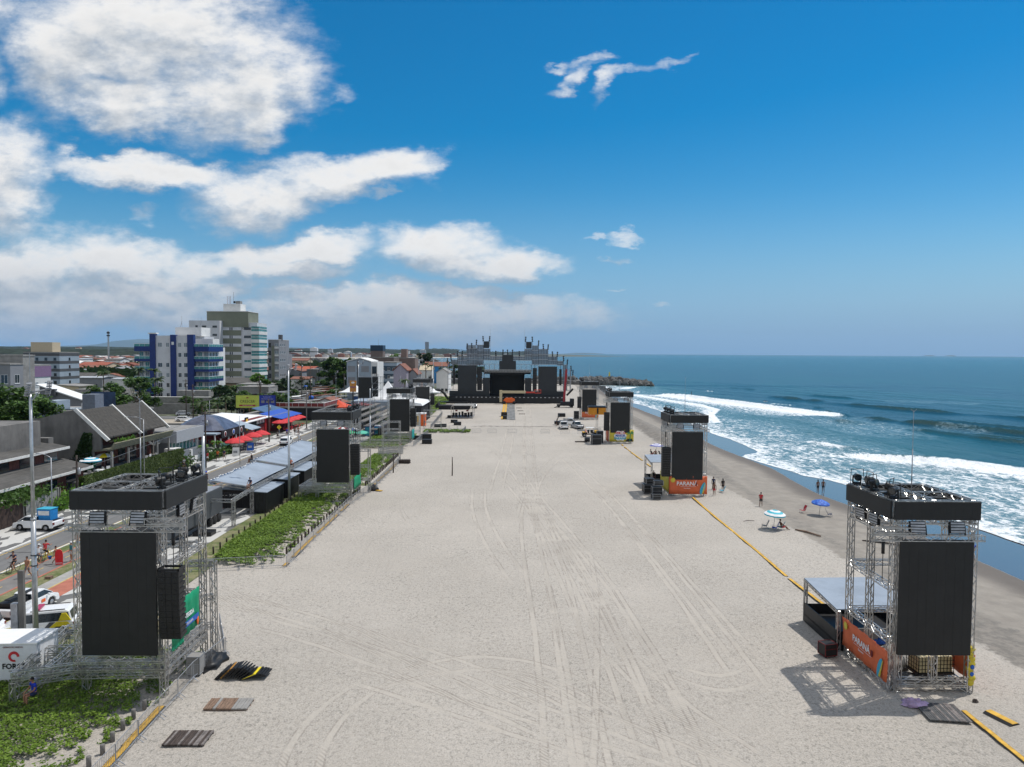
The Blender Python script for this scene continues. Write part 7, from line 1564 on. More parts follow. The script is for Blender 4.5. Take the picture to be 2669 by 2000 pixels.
# --- generic block
def block(lab,x0,x1,y0,y1,h,m,floors,nf=0,nr=0,style='slide',roof=None,bands=None,zb=1.5,pent=None,ww=1.2,wh=1.2,name='building',grp=None,cat='building'):
    t=thing(name,lab,cat,(x0,y0,0),0,grp); W_,D_=x1-x0,y1-y0; part(t,'wall',m,(0,W_,0,D_,0,h)); part(t,'parapet',roof or M_conc,(-.12,W_+.12,-.12,D_+.12,h,h+.3)); part(t,'roof',M_conc,(.2,W_-.2,.2,D_-.2,h+.3,h+.36))
    fh=(h-zb*.6)/max(1,floors)
    for k in range(floors):
        z=zb+fh*k
        if bands: part(t,'band',bands,(-.06,W_+.06,-.06,D_+.06,z+fh*.42,z+fh*.78))
        for i in range(nf): win(t,'f',W_*(i+.5)/nf,z+.1,ww,wh,0,0,0,0,style)
        for i in range(nr): win(t,'r',D_*(i+.5)/nr,z+.1,ww,wh,0,W_,0,0,style)
    if pent: a,b_,c,d,hh,mm=pent; part(t,'roof_house',mm,(W_*a,W_*b_,D_*c,D_*d,h+.36,h+hh))
    return t
block('grey and charcoal striped apartment block with cream roof box, far left',-212,-196.4,308,322,17.8,LB,5,4,1,'dark',bands=G2,pent=(.15,.75,.1,.5,4.6,CR))
_mb=block('white building with mauve top band behind the big tree, far left',-132,-124.6,184,191.5,14.8,W2,5,3,2,'curt',bands=None,pent=None); part(_mb,'mauve_band',MV,(-.15,7.55,-.15,7.6,11.9,14.75)); part(_mb,'mauve_band',MV,(-.1,7.5,-.1,7.6,4.8,6.6))
block('tall grey building with sloped metal roof at the left photo edge',-124,-106.1,150,154,15.8,G1,4,7,1,'slide',pent=None,ww=1.5,wh=1.9); block('weathered white upper storey at the left photo edge',-113,-106.3,154.2,158,17.6,M_conc,4,1,0,'curt')
# low buildings between
t=thing('house','low house with long white sloping roof behind the grey roof terrace','house',(0,0,0)); mb=MB(); mb.prism([(-112,0),(-112,10.6),(-102,7.3),(-102,0)],168,172,'y'); mb.build('wall',G1,t); mb=MB(); mb.prism([(-112.5,10.95),(-101,7.15),(-101,6.9),(-112.5,10.7)],167.4,172.6,'y'); mb.build('roof',M_white,t); mb=MB(); mb.box(-109.4,-107.8,167,168,8.2,9.8); mb.build('chimney',G2,t)
t=block('long slate blue building with solar panels on its flat roof',-95,-77,141,152,6.6,mat('slate_render',(.11,.14,.19),.8,var=.08),1,5,1,'slide',pent=(.06,.2,.1,.5,2.2,LB)); part(t,'solar_panel',M_glass,(2,10,1,6,7.0,7.15)); part(t,'tower',mat('slate_render2',(.15,.17,.21),.8),(10.3,12.8,-1.4,1.6,0,10.3)); part(t,'air_conditioner',W2,(5,5.9,7,7.8,7.1,7.9),(6.4,7.3,7,7.8,7.1,7.9),(7.8,8.7,7,7.8,7.1,7.9))
t=thing('perimeter_wall','white wall with dark blue painted mural beyond the slate building','wall',(0,0,0)); part(t,'wall',W2,(-98.5,-88,164,164.4,0,6.2)); part(t,'mural',mat('mural_blue',(.03,.06,.13),.6,var=.4,vs=.6),(-97.4,-91.8,163.9,164,4.4,9.4)); part(t,'wall',M_conc,(-88,-66,164,164.4,0,2.2))
t=thing('perimeter_wall','white painted wall across the sandy yard','wall',(0,0,0)); part(t,'wall',W2,(-78,-66.5,176,176.3,0,3.2)); 
# --- big concrete house with steep dark roof
t=thing('house','large concrete house with steep dark tiled roof and white gable edges','house',(0,0,0))
mb=MB(); mb.prism([(-70.5,0),(-70.5,8.6),(-66.9,9.1),(-59.6,10.9),(-56.4,7.6),(-56.4,5.4),(-57.5,5.2),(-57.5,0)],97,97.4,'y'); mb.build('gable_wall',M_conc2,t)
mb=MB(); mb.prism([(-70.5,0),(-70.5,8.4),(-66.9,8.9),(-59.6,10.5),(-57.4,8.4),(-57.8,5.3),(-57.8,0)],113.8,114.2,'y'); mb.build('gable_wall',M_conc2,t)
mb=MB(); mb.box(-70.4,-58.2,97.4,113.8,0,6.4); mb.build('wall',BR,t)
mb=MB()
for k in range(9): 
    u=k/9; xa=-59.6+3.9*u; za=10.75-3.7*u; mb.add([(xa,97.2,za),(xa+.46,97.2,za-.42),(xa+.46,114.,za-.42),(xa,114.,za),(xa,97.2,za-.2),(xa+.46,97.2,za-.62),(xa+.46,114,za-.62),(xa,114,za-.2)],[(0,1,2,3),(7,6,5,4),(0,4,5,1),(2,6,7,3),(1,5,6,2)])
mb.build('roof',mat('dark_roof_tiles',(.060,.055,.048),.9,var=.35,vs=1.6,stretch=(1,3,1),bump=.3),t); mb=MB(); mb.prism([(-59.6,10.7),(-59.6,10.5),(-70.6,8.2),(-70.6,8.5)],97.2,114,'y'); mb.build('rear_roof',M_fibro,t)
for y in (96.95,105.6,114.05): mb=MB(); mb.prism([(-59.7,11.),(-55.2,6.75),(-55.6,6.5),(-60.1,10.8)],y,y+.28,'y'); mb.build('gable_edge',M_kerb,t)
mb=MB(); mb.prism([(-57.6,5.0),(-54.9,5.3),(-54.5,6.2),(-54.8,6.25),(-55.2,5.5),(-57.6,5.3)],97.2,114.,'y'); mb.build('balcony',mat('olive_concrete',(.21,.20,.14),.9,var=.2,var2=.2),t)
mb=MB(); mb.box(-57.75,-57.7,97.4,113.8,5.6,7.9,0); [mb.box(-57.7,-57.6,98+k*3.1,99.4+k*3.1,5.8,7.6,1) for k in range(5)]; mb.build('upper_wall',[M_brick,M_glass],t)
[part(t,'column',M_conc,(-55.3,-55.05,y,y+.25,0,5.1)) for y in (97.3,101.5,105.6,109.8,113.5)]; mb=MB(); mb.box(-58.2,-53.6,96,114,0,2.35); mb.build('terrace_floor',M_conc,t)
mb=MB(); mb.box(-58.15,-58.1,97.4,113.8,2.4,5.0,0); [mb.box(-58.1,-58.0,98+k*3.1,99.8+k*3.1,2.5,4.5,1) for k in range(5)]; mb.build('lower_wall',[M_brick,M_glass],t)
def shellplant(name,lab,boxf,n,size,m,cat,seed=1,grp=None,trunk=None):
    r=random.Random(seed); mb=MB(); V=mb.v;F_=mb.f
    for k in range(n):
        x,y,z=boxf(r); s=size*(.6+.8*r.random()); a=Vector((r.gauss(0,1),r.gauss(0,1),r.gauss(0,1))).normalized(); b_=a.cross(Vector((r.gauss(0,1),r.gauss(0,1),r.gauss(0,1)))).normalized(); i=len(V)
        V+= [(x-a.x*s,y-a.y*s,z-a.z*s),(x+b_.x*s*.55,y+b_.y*s*.55,z+b_.z*s*.55),(x+a.x*s,y+a.y*s,z+a.z*s),(x-b_.x*s*.55,y-b_.y*s*.55,z-b_.z*s*.55)]; F_.append((i,i+1,i+2,i+3))
    mb.mi=[0]*len(F_); mb.sm=[False]*len(F_)
    if trunk:
        t=thing(name,lab,cat,(0,0,0),0,grp); mb.build('foliage',m,t,norm=False); trunk(t); return t
    return tag(mb.build(name,m,norm=False),lab,cat,grp)
t=thing('hedge','long clipped green hedge wall in front of the umbrella terrace','hedge',(0,0,0)); mb=MB(); mb.box(-53.95,-53.25,88,114.6,0,3.1); mb.build('hedge_core',mat('hedge_core_green',(.05,.07,.02),.95),t)
r=random.Random(3); mb=MB()
for k in range(6500):
    f_=r.random(); y=r.uniform(87.9,114.8); 
    if f_<.72: x,z=-53.22+r.gauss(0,.03),r.uniform(0,3.2)
    elif f_<.95: x,z=r.uniform(-54,-53.2),3.15+r.gauss(0,.04)
    else: x,z,y=r.uniform(-54,-53.2),r.uniform(0,3.2),87.95
    s=.13; a=Vector((r.gauss(0,.4),r.gauss(0,1),r.gauss(0,1))).normalized(); b_=Vector((r.gauss(0,1),r.gauss(0,1),r.gauss(0,1))).cross(a).normalized(); i=len(mb.v); mb.v+=[tuple(Vector((x,y,z))+q) for q in (a*s,b_*s*.6,-a*s,-b_*s*.6)]; mb.f.append((i,i+1,i+2,i+3))
mb.mi=[0]*len(mb.f); mb.sm=[False]*len(mb.f); mb.build('foliage',M_hedge,t,norm=False)
shellplant('climbing_plant','dark climbing plant covering the corner of the concrete gable wall',lambda r:(lambda z:(-57.6-r.random()*(4.2-.42*z),96.9-r.random()*.3,z))(r.random()*7.6),5000,.2,M_leaf2,'climbing plant',5)
shellplant('shrub','loose bright shrub at the near end of the hedge terrace',lambda r:(-53.6+r.gauss(0,.6),84.5+r.gauss(0,2.0),abs(r.gauss(1.0,.6))),1500,.2,M_leafy,'shrub',6); shellplant('shrub','brownish green creeper over the pergola beside the low roofs',lambda r:(-54.1+r.gauss(0,.9),77+r.gauss(0,2.2),3.0+r.gauss(0,.35)),1500,.2,M_leaf,'shrub',7)
shellplant('shrub','round garden bush before the glass fronted villa',lambda r:(-53.3+r.gauss(0,.7),113.8+r.gauss(0,1.0)+1,abs(r.gauss(.9,.5))),900,.2,M_leaf,'shrub',8); shellplant('planting_bed','leafy planting bed along the pavement before the dome roofed bar',lambda r:(-52.6+r.gauss(0,.5),r.uniform(121,133),abs(r.gauss(.6,.5))),2200,.22,M_leaf,'planting bed',9)
shellplant('planting_bed','green plants lining the parapet of the big roofed house balcony',lambda r:(-55.+r.gauss(0,.15),98+r.random()*5,6.3+abs(r.gauss(0,.15))),400,.14,M_leafy,'planting bed',10)
for k in range(3): o=MB(); n=12; pts=[(-57,101+k*0+(2.6 if k else 0),4.4)]; 
def hammock(x,y0,y1,z,m,lab):
    t=thing('hammock',lab,'hammock',(0,0,0)); mb=MB(); vs=[];n=12
    for i in range(n+1):
        u=i/n; zz=z-1.1*4*u*(1-u)*.9; w_=.1+.35*math.sin(PI*u); y=y0+(y1-y0)*u; vs+=[(x-w_,y,zz+.12),(x,y,zz-.05),(x+w_,y,zz+.12)]
    fs=[]
    for i in range(n): fs+=[(3*i,3*i+1,3*i+4,3*i+3),(3*i+1,3*i+2,3*i+5,3*i+4)]
    mb.add(vs,fs,0,True); mb.build('cloth',m,t,norm=False)
hammock(-55.6,108,112.4,5.3,M_whitec,'white hammock slung on the hedge terrace'); hammock(-56,91.5,95.5,4.2,mat('green_net',(.01,.25,.12),.7),'green hammock slung at the near end of the terrace')
def plastic_chair(x,y,z,rz,lab): 
    t=thing('garden_chair',lab,'chair',(x,y,z),rz,'white plastic garden chairs'); part(t,'seat',M_white,(-.24,.24,-.24,.24,.4,.44),bevel=.02); part(t,'backrest',M_white,(-.24,.24,-.27,-.22,.44,.9),bevel=.02)
    for a in (-.21,.21):
        for b_ in (-.21,.21): part(t,'leg',M_white,(a-.025,a+.025,b_-.025,b_+.025,0,.4))
for k,(x,y) in enumerate(((-55.3,92.6),(-54.9,93.4),(-55.4,95.2),(-54.8,96.0),(-55,105),(-54.8,106.2),(-55.3,107.6),(-54.9,108.6))): plastic_chair(x,y,2.36,k*1.3,'white plastic garden chair on the hedge terrace')
part(thing('terrace_slab','raised terrace at the near end of the hedge with low dark wall','terrace',(0,0,0)),'floor',M_conc,(-58.2,-54,89,96,0,2.34))
t=thing('garden_table','white table among garden chairs on the hedge terrace','table',(-55,94.2,2.35)); part(t,'tabletop',M_white,(-.6,.6,-.5,.5,.7,.74)); [part(t,'leg',M_white,(a,a+.06,b_,b_+.06,0,.7)) for a in (-.5,.44) for b_ in (-.4,.34)]
# --- low brick houses with big fibre cement roofs
t=thing('house','low red brick house with wide grey corrugated roof, upper of two','house',(0,0,0)); part(t,'wall',M_brick,(-67,-58.6,60,91.2,0,6.2)); mb=MB(); mb.prism([(-57.7,6.3),(-67.5,8.1),(-67.5,8.25),(-57.7,6.5)],60,92,'y'); mb.build('roof',M_fibro,t); part(t,'eave',M_kerb,(-57.75,-57.6,60,92.1,6.2,6.5)); part(t,'window',M_glass,*[(-58.6,-58.55,62+k*4.4,64.6+k*4.4,3.8,5.9) for k in range(7)]); part(t,'water_tank_block',M_conc2,(-66,-60,82,90,6.9,10.0),(-66.4,-60,91.5,92.5,0,7.6))
t=thing('house','low red brick house with wide grey corrugated roof, lower of two','house',(0,0,0)); part(t,'wall',M_brick,(-58.55,-55.6,58,91.6,0,3.7)); mb=MB(); mb.prism([(-54.8,3.75),(-58.6,4.75),(-58.6,4.9),(-54.8,3.95)],58,92.2,'y'); mb.build('roof',M_fibro,t); part(t,'eave',M_kerb,(-54.85,-54.7,58,92.3,3.65,3.95)); part(t,'window',M_glass,*[(-55.6,-55.55,60+k*4,62.2+k*4,1.2,3.2) for k in range(8)]); part(t,'skylight',M_kerb,(-57.6,-55.6,75,75.15,4.3,4.6),(-57.6,-57.4,72,75,4.6,4.75))
for k,(a,b_,m,l) in enumerate(((60,70.6,M_blk2,'black slatted street gate left of the parked pickup'),(71.3,77,mat('brown_gate',(.055,.035,.028),.8,var=.3,vs=3,stretch=(1,6,1)),'brown timber street gate behind the cooler box'),(77.3,83,mat('grey_planks',(.24,.24,.23),.8,var=.3,vs=4,stretch=(1,6,1)),'grey plank street fence right of the brown gate'),(83.2,88,M_conc,'plain low garden wall before the hedge'))):
    t=thing('street_gate',l,'gate',(0,0,0)); 
    if k==0: part(t,'slats',m,*[(-53.5,-53.42,a,b_,.3+.28*q,.5+.28*q) for q in range(8)]); part(t,'panel',M_conc2,(-53.7,-53.6,a,b_,.1,2.4))
    else: part(t,'panel',m,(-53.55,-53.4,a,b_,.1,2.5 if k<3 else 1.6))
    part(t,'post',M_conc,(-53.75,-53.3,a-.35,a-.02,0,2.8),(-53.75,-53.3,b_+.02,b_+.3,0,2.8))
t=thing('pergola','grey slatted pergola behind the brown gate','pergola',(0,0,0)); part(t,'slat',M_conc,*[(-56.,-53.3,70+k*.9,70.2+k*.9,2.9,3.05) for k in range(8)]); part(t,'post',M_conc,(-53.7,-53.5,70,70.2,0,2.9),(-53.7,-53.5,76.3,76.5,0,2.9))
# --- grey villa with turquoise glass front
t=thing('house','modern light grey villa with turquoise glass front','house',(0,0,0)); part(t,'wall',G1,(-68,-55.2,116,125.5,0,2.2),(-68,-56.2,116,125.5,2.2,3.9)); part(t,'upper_wall',mat('villa_render',(.34,.35,.37),.8,var=.05),(-68,-54.8,115.6,125.8,3.9,5.8)); part(t,'glass_front',M_teal,(-56.2,-56.0,116.3,125.2,.3,3.85)); [part(t,'mullion',M_white,(-56.0,-55.9,116.3+q*1.27,116.42+q*1.27,.3,3.85)) for q in range(8)]; part(t,'chimney',G2,(-62.6,-60.8,116.5,118.5,5.8,8.2)); part(t,'roof',M_conc,(-67.6,-55.2,116,125.4,5.8,5.85)); part(t,'stair_wall',W2,(-55.9,-54.2,113.6,115.8,0,3.2)); part(t,'pool',M_cyan,(-55.7,-54.2,117,121,.2,.5))
part(thing('perimeter_wall','low white garden wall before the turquoise glass villa','wall',(0,0,0)),'wall',W2,(-53.6,-53.4,115,126,0,1.3),(-53.7,-53.3,117.5,118,0,2.6),(-53.7,-53.3,121.5,122,0,2.4))
# --- dome roofed bar
t=thing('bar_pavilion','bar pavilion with domed translucent roof and black fascia with round beer emblems','bar',(0,0,0)); xa,xb,ya,yb=-64.5,-54.5,132.5,144; cx_,cy_=(xa+xb)/2,(ya+yb)/2
mb=MB(); n=8; vs=[];fs=[]
for k in range(n+1):
    q=k/n; s=1-q**1.0; z=4.0+2.6*math.sin(q*PI/2)
    for i in range(16):
        a=2*PI*i/16+PI/16; px_=max(-1,min(1,1.25*math.cos(a))); py_=max(-1,min(1,1.25*math.sin(a))); vs.append((cx_+px_*(xb-xa)/2*s,cy_+py_*(yb-ya)/2*s,z))
for k in range(n):
    for i in range(16): fs.append((k*16+i,k*16+(i+1)%16,k*16+16+(i+1)%16,k*16+16+i))
mb.add(vs,fs,0,False); mb.build('dome_roof',mat('smoky_plastic',(.09,.10,.14),.25,var=.3,vs=.6),t)
part(t,'fascia',M_dark,(xb,xb+.15,ya,yb,2.6,4.05)); part(t,'front_canopy',LB,(xa,xb,ya-2.2,ya,3.5,3.75)); part(t,'rear_wall',M_redd,(xa,xb,yb-.2,yb,0,3.5)); part(t,'deck',M_conc,(xa,xb,ya-2,yb,0,.95)); [part(t,'column',W2,(xb-.2,xb,ya+q*3.7,ya+q*3.7+.2,.9,2.6)) for q in range(4)]; [part(t,'column',W2,(xa+q*3.2,xa+q*3.2+.2,ya-2.1,ya-1.9,.9,3.5)) for q in range(4)]
for q in range(3): mb=MB(); mb.lathe([(0,.17),(.52,.17),(.55,.14)],(0,0,0),18,ax='x'); o=mb.build('round_emblem',M_whitec,t,loc=(xb,ya+1.7+q*4.0,3.3)); mb=MB(); mb.lathe([(0,.185),(.4,.185),(.42,.17)],(0,0,0),16,ax='x'); mb.build('emblem_centre',[M_redd,M_blue,M_redd][q],o)
part(t,'glass_rail',M_teal,(xb+.0,xb+.05,ya,yb,.95,1.7))
for k in range(7):
    x,y=-55.5-1.2*(k%3),133.4+1.55*k; t2=thing('bar_stool_set','red plastic table set inside the dome roofed bar','table set',(x,y,.95),0,'red table sets in the dome roofed bar'); part(t2,'tabletop',M_red,(-.4,.4,-.4,.4,.7,.76)); part(t2,'leg',M_red,(-.06,.06,-.06,.06,0,.7)); part(t2,'seat',M_red,(-.9,-.5,-.2,.2,.4,.45),(.5,.9,-.2,.2,.4,.45)); part(t2,'backrest',M_red,(-.92,-.87,-.2,.2,.45,.9),(.87,.92,-.2,.2,.45,.9))
for k in range(12):
    x,y=((-51.6+.8*(k%2),131+1.3*k) if k<7 else (-53.6+.7*(k%2),167+3*(k-7))); t2=thing('bar_table','dark bar table set under the red parasols','table set',(x,y,.16),0,'bar tables under red parasols'); m_=M_blk2 if k<7 else M_red; part(t2,'tabletop',m_,(-.4,.4,-.4,.4,.7,.75)); part(t2,'leg',m_,(-.05,.05,-.05,.05,0,.7)); part(t2,'seat',m_,(-.95,-.55,-.2,.2,.42,.46),(.55,.95,-.2,.2,.42,.46)); part(t2,'backrest',m_,(-.97,-.93,-.2,.2,.46,.9),(.93,.97,-.2,.2,.46,.9))
# --- red fronted bar, awnings
t=thing('bar_building','red fronted bar with wide white awning and framed photos','bar',(0,0,0)); part(t,'wall',M_redd,(-66,-57.2,150,164,0,4.0)); part(t,'front_panel',M_dark,(-57.2,-57.1,150.5,163.5,2.4,3.9)); part(t,'sign_panel',M_lamp,*[(-57.1,-57.02,158.2+q*1.8,159.4+q*1.8,2.7,3.6) for q in range(3)]); part(t,'door',M_blk,(-57.1,-57.0,157.5,160,0,2.2)); mb=MB(); mb.prism([(-56.3,3.7),(-68,4.5),(-68,4.6),(-56.3,3.85)],146.5,166,'y'); mb.build('awning',M_whitec,t)
part(t,'pillar',M_red,(-57.2,-56.9,150,150.5,0,4),(-57.2,-56.9,163.5,164,0,4)); mb=MB(); [mb.lathe([(0,.1),(.6,.1),(.62,.05)],(-57.05,152.2,z),16,ax='x') for z in (3.9,2.5)]; part(t,'black_board',M_blk,(-57.15,-57.05,151.2,153.2,1.6,4.8)); mb.build('round_emblem',M_yel,t)
mb=MB(); mb.prism([(-54.6,2.9),(-60,4.1),(-60,4.2),(-54.6,3.02)],168,184,'y'); tag(mb.build('awning',mat('royal_tarp',(.02,.08,.42),.55)),'bright blue tarpaulin roof over the far bar terrace','awning'); mb=MB(); mb.prism([(-59.6,3.6),(-64,4.9),(-64,5.05),(-59.6,3.75)],174,187,'y'); tag(mb.build('roof_canopy',mat('slate_blue_roof',(.06,.12,.22),.5,var=.15)),'slate blue ribbed roof behind the bright blue tarpaulin','roof'); block('red walled bar under the bright blue tarpaulin',-66,-57.2,167,184,3.3,M_redd,1,0,4,'dark')
mb=MB(); mb.prism([(-53,2.9),(-57.4,4.2),(-57.4,4.3),(-53,3.0)],144.2,149.5,'y'); tag(mb.build('awning',LB),'pale blue side awning of the dome roofed bar','awning')
t=block('black fronted terrace building with raised railed deck',-66,-52,196,216,3.4,M_dark,1,0,0,'dark'); railing(t,0,14,0,3.8,1.1,m=M_redd); railing(t,0,20,14,3.8,1.1,'y',M_redd); part(t,'blue_wall',mat('blue_wall',(.02,.07,.16),.7),(14,14.1,.5,19.5,0,2.6))
# billboard
t=thing('billboard','wide billboard, lime green half reading CRESCER and blue half','billboard',(-68.7,190,0)); part(t,'frame',M_blk2,(-5.45,5.45,-.1,.15,3.75,7.3)); part(t,'green_panel',mat('lime_paint',(.42,.50,.08),.6),(-5.3,.95,-.14,-.1,3.85,7.2)); part(t,'blue_panel',mat('billboard_blue',(.01,.03,.30),.6),(1.0,5.3,-.14,-.1,3.85,7.2)); part(t,'red_band',mat('crimson',(.30,.01,.03),.6),(-4.4,-.05,-.16,-.14,4.3,4.68)); part(t,'post',M_blk2,*[(x,x+.2,-.05,.15,0,3.8) for x in (-4.5,-1.5,1.5,4.3)])
text('lettering','CRESCER',1.02,M_blk,t,(-2.2,-.16,5.55),(PI/2,0,0),sx=.98); text('small_lettering','LIGUE PARA NÓS AGORA',.24,M_whitec,t,(-2.2,-.175,4.49),(PI/2,0,0)); text('small_lettering','Seu terreno é aqui',.42,M_lamp,t,(3.15,-.16,6.3),(PI/2,0,0)); text('small_lettering','Financiamento direto',.26,M_whitec,t,(3.15,-.16,6.8),(PI/2,0,0)); [part(t,'picture',G1,(1.5+q*1.3,2.4+q*1.3,-.16,-.14,5.2,5.85)) for q in range(3)]; mb=MB(); mb.prism([(-2.5,6.4),(-1.9,6.4),(-1.85,6.75),(-2.05,6.6),(-2.2,6.85),(-2.35,6.6),(-2.55,6.75)],-.16,-.14,'y'); mb.build('crown_mark',M_redd,t)
# a-boards and road sign
for (x,y,m,l) in ((-49.7,127.3,W2,'white a frame board on the mosaic pavement'),(-49.7,134.4,M_blue,'blue a frame board on the mosaic pavement')):
    t=thing('sandwich_board',l,'sign',(x,y,.16),.1); mb=MB(); mb.obox((0,-.25,.75),(1.1,.05,1.5),Matrix.Rotation(-.25,3,'X')); mb.obox((0,.25,.75),(1.1,.05,1.5),Matrix.Rotation(.25,3,'X')); mb.build('board',m,t); part(t,'picture',M_lamp if m is M_blue else G1,(-.35,.35,-.42,-.38,.55,.95))
t=thing('road_sign','yellow diamond road sign beside the kerb','sign',(-50.5,153.5,.16)); mb=MB(); mb.tube((0,0,0),(0,0,2.),.04,6); mb.build('post',M_alu2,t); mb=MB(); mb.prism([(0,1.9),(.5,2.4),(0,2.9),(-.5,2.4)],-.06,-.03,'y'); mb.build('sign_plate',M_yel2,t); mb=MB(); mb.prism([(0,2.15),(.06,2.15),(.06,2.7),(0,2.7)],-.075,-.06,'y'); mb.build('arrow_mark',M_blk,t)
# --- mid distance named buildings right of the grey blocks
t=thing('apartment_building','white gabled block with grey panels beyond the hanging screen','building',(0,0,0)); mb=MB(); mb.prism([(-66.4,0),(-66.4,14.9),(-61,16.2),(-56.8,15.0),(-56.8,0)],285,300,'y'); mb.build('wall',LB,t); mb=MB(); mb.prism([(-66.6,15),(-61,16.4),(-56.6,15.1),(-56.6,15.4),(-61,16.7),(-66.6,15.3)],284.6,300.4,'y'); mb.build('roof',W2,t); [part(t,'grey_panel',G1,(a,a+3.1,284.9,285,z,z+2.4)) for z in (2,6.5,11) for a in (-66,-60.6)]; part(t,'dark_slot',G2,(-62.3,-61.6,284.9,285,0,15.6)); part(t,'side_frame',W2,(-56.8,-54.2,285.5,299,0,15.)); [win(t,'f',-55.4,z,1.8,2.9,0,0,285.5,0,'dark') for z in (3,7.4,11.8)]
t=block('brown apartment block with navy roof box beyond the third roadside tower',-68,-55,330,346,16.4,BR,4,3,0,'dark',pent=(.15,.58,.1,.5,5.6,BR)); part(t,'navy_box',mat('navy_cladding',(.01,.035,.07),.5),(1.8,7.7,1.4,8.2,19.6,22.2)); mb=MB(); mb.tube((5,5,22),(5,5,25),.07,4); mb.build('antenna',M_alu2,t)
t=block('dark blue banded block with white balconies right of the gabled block',-56.6,-49.8,306,320,14.4,mat('petrol_render',(.04,.07,.10),.5),4,3,0,'slide',bands=LB); [railing(t,4.,7.2,-.4,z,.9,m=M_white) for z in (1.8,4.6,7.6)]
block('brick brown block with chimney near the far trees',-58.4,-47.6,348,360,16.,mat('brick_brown',(.20,.145,.125),.85,var=.15,vs=.4),3,0,0,'dark',pent=(.35,.6,.1,.5,4.6,mat('brick_brown2',(.22,.155,.13),.85)))
def gable(lab,x0,x1,y0,y1,h,rh,mw,mr,axis='y',nf=2,grp=None):
    t=thing('house',lab,'house',((x0+x1)/2,(y0+y1)/2,0),0,grp); a,b_=(x1-x0)/2,(y1-y0)/2; part(t,'wall',mw,(-a,a,-b_,b_,0,h)); mb=MB(); o_=.45
    if axis=='y': mb.prism([(-a-o_,h-.1),(0,h+rh),(a+o_,h-.1),(a+o_,h+.12),(0,h+rh+.22),(-a-o_,h+.12)],-b_-o_,b_+o_,'y'); m2=MB(); m2.prism([(-a,h),(a,h),(0,h+rh*.97)],-b_,b_,'y'); m2.build('gable',mw,t)
    else: mb.prism([(-b_-o_,h-.1),(0,h+rh),(b_+o_,h-.1),(b_+o_,h+.12),(0,h+rh+.22),(-b_-o_,h+.12)],-a-o_,a+o_,'x'); m2=MB(); m2.prism([(-b_,h),(b_,h),(0,h+rh*.97)],-a,a,'x'); m2.build('gable',mw,t)
    mb.build('roof',mr,t)
    for i in range(nf): win(t,'f',-a+2*a*(i+.5)/nf,1.6,1.2,1.2,0,0,-b_,0,'dark')
    win(t,'r',0,1.6,1.2,1.2,0,a,0,0,'dark'); return t
gable('pale violet gabled house with red roof edge right of the blue banded block',-43.8,-39.,262,274,12.2,2.4,mat('lilac_render',(.30,.27,.32),.8),M_terra); gable('grey house with red tiled lean roof beside the lilac gable',-39.2,-36,268,280,10.6,2.0,G1,M_terra); gable('cream roofed house behind the farthest tower',-52,-45.4,400,412,9.,2.4,W2,CR,'x'); gable('white hip house left of the stage scaffold',-35.2,-29.6,330,345,9.6,1.9,W2,M_conc,'y',3); gable('bright blue house with red tiled roof near the far palms',-54,-40,438,450,10.5,2.4,mat('azure_render',(.03,.22,.50),.7),M_terra,'x',4)
part(thing('shop','turquoise fronted low shop behind the white marquees','shop',(0,0,0)),'wall',M_cyan,(-41,-34,240,246,0,3.6)); gable('white shop with red roof by the fence',-62,-53,218,228,3.0,1.6,W2,M_terra,'y')
block('grey two storey block with stepped balcony near the river view',-103.4,-95.6,380,390,10.2,G1,2,1,1,'dark'); block('dark grey block beside the red roofed house near the river view',-109.4,-103.6,378,390,9.4,mat('charcoal_render',(.13,.135,.14),.85),1,2,0,'dark'); gable('long low house with bright red tiled roof near the river view',-129,-120,418,430,7.4,2.4,W2,mat('red_tiles',(.42,.10,.05),.8),'x',3); gable('white blue walled shop with red roof edge',-99.8,-91.8,320,330,6.6,.8,W2,M_terra,'x',3)
t=thing('orange_cabin','small orange snack cabin with tiled canopy','cabin',(-78,300,0)); part(t,'wall',M_orange,(-2,2.5,-2,2,0,3.)); mb=MB(); mb.prism([(-5,2.9),(2.5,3.6),(2.5,3.8),(-5,3.1)],-2.4,2.4,'y'); mb.build('roof',M_terra,t)
part(thing('site_fence','pale corrugated fence across the empty lot','fence',(0,0,0)),'sheet',mat('zinc_sheet',(.30,.33,.36),.6,var=.1,vs=2,stretch=(6,1,1)),(-62,-50,222,222.2,0,2.6)); t=block('low white roofed pavilion with blue walls beyond the lot',-56,-40,250,262,3.4,mat('deep_blue_wall',(.02,.06,.18),.7),1,0,0,roof=W2); 
block('white sloped wing at the foot of the olive tower',-112,-99,288,300,5.4,W2,1,2,0,'dark'); block('grey concrete house between the billboard and the olive tower',-101,-90,262,272,5.6,M_conc,1,1,0,'dark'); gable('tan gabled warehouse in front of the olive tower',-124,-108,300,314,5.5,2.,mat('tan_render',(.30,.22,.13),.85),M_fibro,'x',2); block('grey industrial shed in the far left district',-205,-184,398,420,8.,LB,1,0,0)
t=thing('church_tower','slim white church tower with pointed cap in the far left district','church tower',(-176,340,0)); part(t,'wall',W2,(-1.4,1.4,-1.4,1.4,0,11)); mb=MB(); mb.lathe([(2.0,11),(0,15.5)],(0,0,0),4,smooth=False); mb.build('spire',W2,t); part(t,'red_stripe',M_red,(-1.5,1.5,-1.5,-1.4,2,8))
